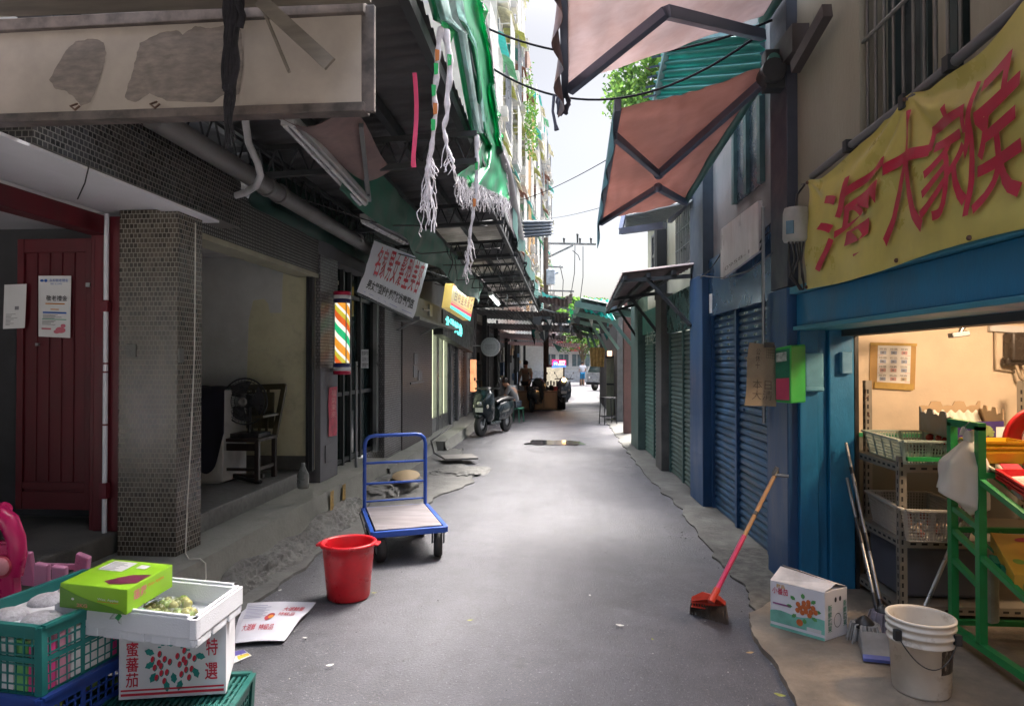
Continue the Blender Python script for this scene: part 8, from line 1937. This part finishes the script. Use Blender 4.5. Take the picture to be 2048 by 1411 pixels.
# light truck
tc_ = V((2.95, 41, 0)); t = thing('delivery_truck', 'small silver delivery truck with green box body at the bright end of the lane', 'truck', tc_); f = frame_of(V((2.95, 41, 0)), R(-130)) # x forwards
sil = M('truck_silver', (.42, .44, .46), .35, .3, var=.08)
def fb(mb, x0, x1, y0, y1, z0, z1, sl=0): mb.hexa([f(x0, y0, z0), f(x1, y0, z0), f(x1, y1, z0), f(x0, y1, z0), f(x0, y0, z1), f(x1 - sl, y0, z1), f(x1 - sl, y1, z1), f(x0, y1, z1)])
b = MB(); fb(b, .35, 1.75, -.75, .75, .42, 1.05); fb(b, .35, 1.72, -.74, .74, 1.0505, 1.85, .45); ob('cab', b, sil, t, bevel=.04)
b = MB(); fb(b, .55, 1.28, -.752, -.742, 1.1, 1.72, .2); fb(b, .55, 1.28, .742, .752, 1.1, 1.72, .2); b.hexa([f(1.735, -.66, 1.08), f(1.745, -.66, 1.08), f(1.745, .66, 1.08), f(1.735, .66, 1.08), f(1.33, -.6, 1.78), f(1.345, -.6, 1.78), f(1.345, .6, 1.78), f(1.33, .6, 1.78)]); ob('window', b, glass_dark, t)
b = MB(); fb(b, -1.9, .3, -.78, .78, .62, 2.05); ob('cargo_box', b, M('truck_green', (.20, .28, .24), .6, var=.1), t)
b = MB()
for k in range(4): fb(b, -1.5 + .35 * k, -1.46 + .35 * k, -.80, -.782, .9, 1.9); fb(b, -1.5 + .35 * k, -1.46 + .35 * k, .782, .80, .9, 1.9)
for k in range(5): fb(b, -1.5, -.45, -.81, -.802, .9 + .24 * k, .93 + .24 * k); fb(b, -1.5, -.45, .802, .81, .9 + .24 * k, .93 + .24 * k)
ob('lattice', b, white_paint, t)
b = MB(); fb(b, -1.95, .34, -.78, .78, .45, .615); ob('chassis', b, sil, t)
for x in (1.05, -1.2):
    for y in (-.68, .68):
        b = MB(); Mx = tyre(b, f(x, y, .28), f(0, 1, 0) - f(0, 0, 0), .28, .18); w = ob('wheel', b, rubber, t); b = MB(); b.lathe(f(x, y, .28), [(0, -.1), (.13, -.095), (.15, -.07), (.15, .07), (.13, .095), (0, .1)], 16, Mx); ob('rim', b, steel, w)
for y in (-.55, .55): b = MB(); b.ball(f(1.76, y, .72), .1, 12, 8, (.5, 1, 1)); ob('headlight', b, MATS['headlight'], t)
b = MB(); fb(b, 1.755, 1.80, -.74, .74, .36, .5); ob('bumper', b, black_plastic, t)
# bright far buildings at the end
t = thing('far_shop', 'white shop building with a red awning stripe closing the far end of the lane', 'building', (2, 58, 0))
b = MB(); b.box(-9, 12, 58, 66, 0, 5.2); ob('wall', b, M('far_white', (.6, .6, .6), .8, var=.1, dirt=.15, dirtcol=(.4, .4, .4)), t)
b = MB(); b.box(-9, 12, 57.2, 58, 3.1, 3.35); b.box(.4, 1.6, 57.15, 57.2, 2.55, 3.0); ob('awning', b, M('far_red', (.45, .05, .06), .6), t)
for k in range(4): 
    w = MB(); w.box(-1.6 + k * 1.1, -.8 + k * 1.1, 57.93, 57.99, 1.3, 2.3); win = ob('window', w, glz, t); w = MB(); w.box(-1.22 + k * 1.1, -1.17 + k * 1.1, 57.9, 57.93, 1.3, 2.3); w.box(-1.65 + k * 1.1, -.75 + k * 1.1, 57.9, 57.93, 1.22, 1.3); ob('frame', w, white_paint, win)
b = MB(); b.box(-9, 12, 57.6, 57.99, 0, .9); ob('plinth', b, M('far_grey', (.45, .46, .48), .7), t)
for i, (x0, x1, y0, y1, h, lbl) in enumerate(((2.6, 8, 29, 36, 3.7, 'plain grey-green house on the right behind the stall boards'), (6, 14, 47, 56, 6.2, 'pale house beyond the truck at the far right end'))):
    t = thing('far_house', lbl, 'building', ((x0 + x1) / 2, (y0 + y1) / 2, 0)); b = MB(); b.box(x0, x1, y0, y1, 0, h); ob('wall', b, [plaster_cream, wall_c[1]][i], t); b = MB(); b.box(x0 - .2, x1 + .2, y0 - .2, y1 + .2, h, h + .2); ob('roof', b, MATS['roof_slate'], t)
tree('street_tree', (1.2, 50, 0), 4.5, 1.6, 'bright green tree hanging over the truck at the far end of the lane', 1500, 12, .14)
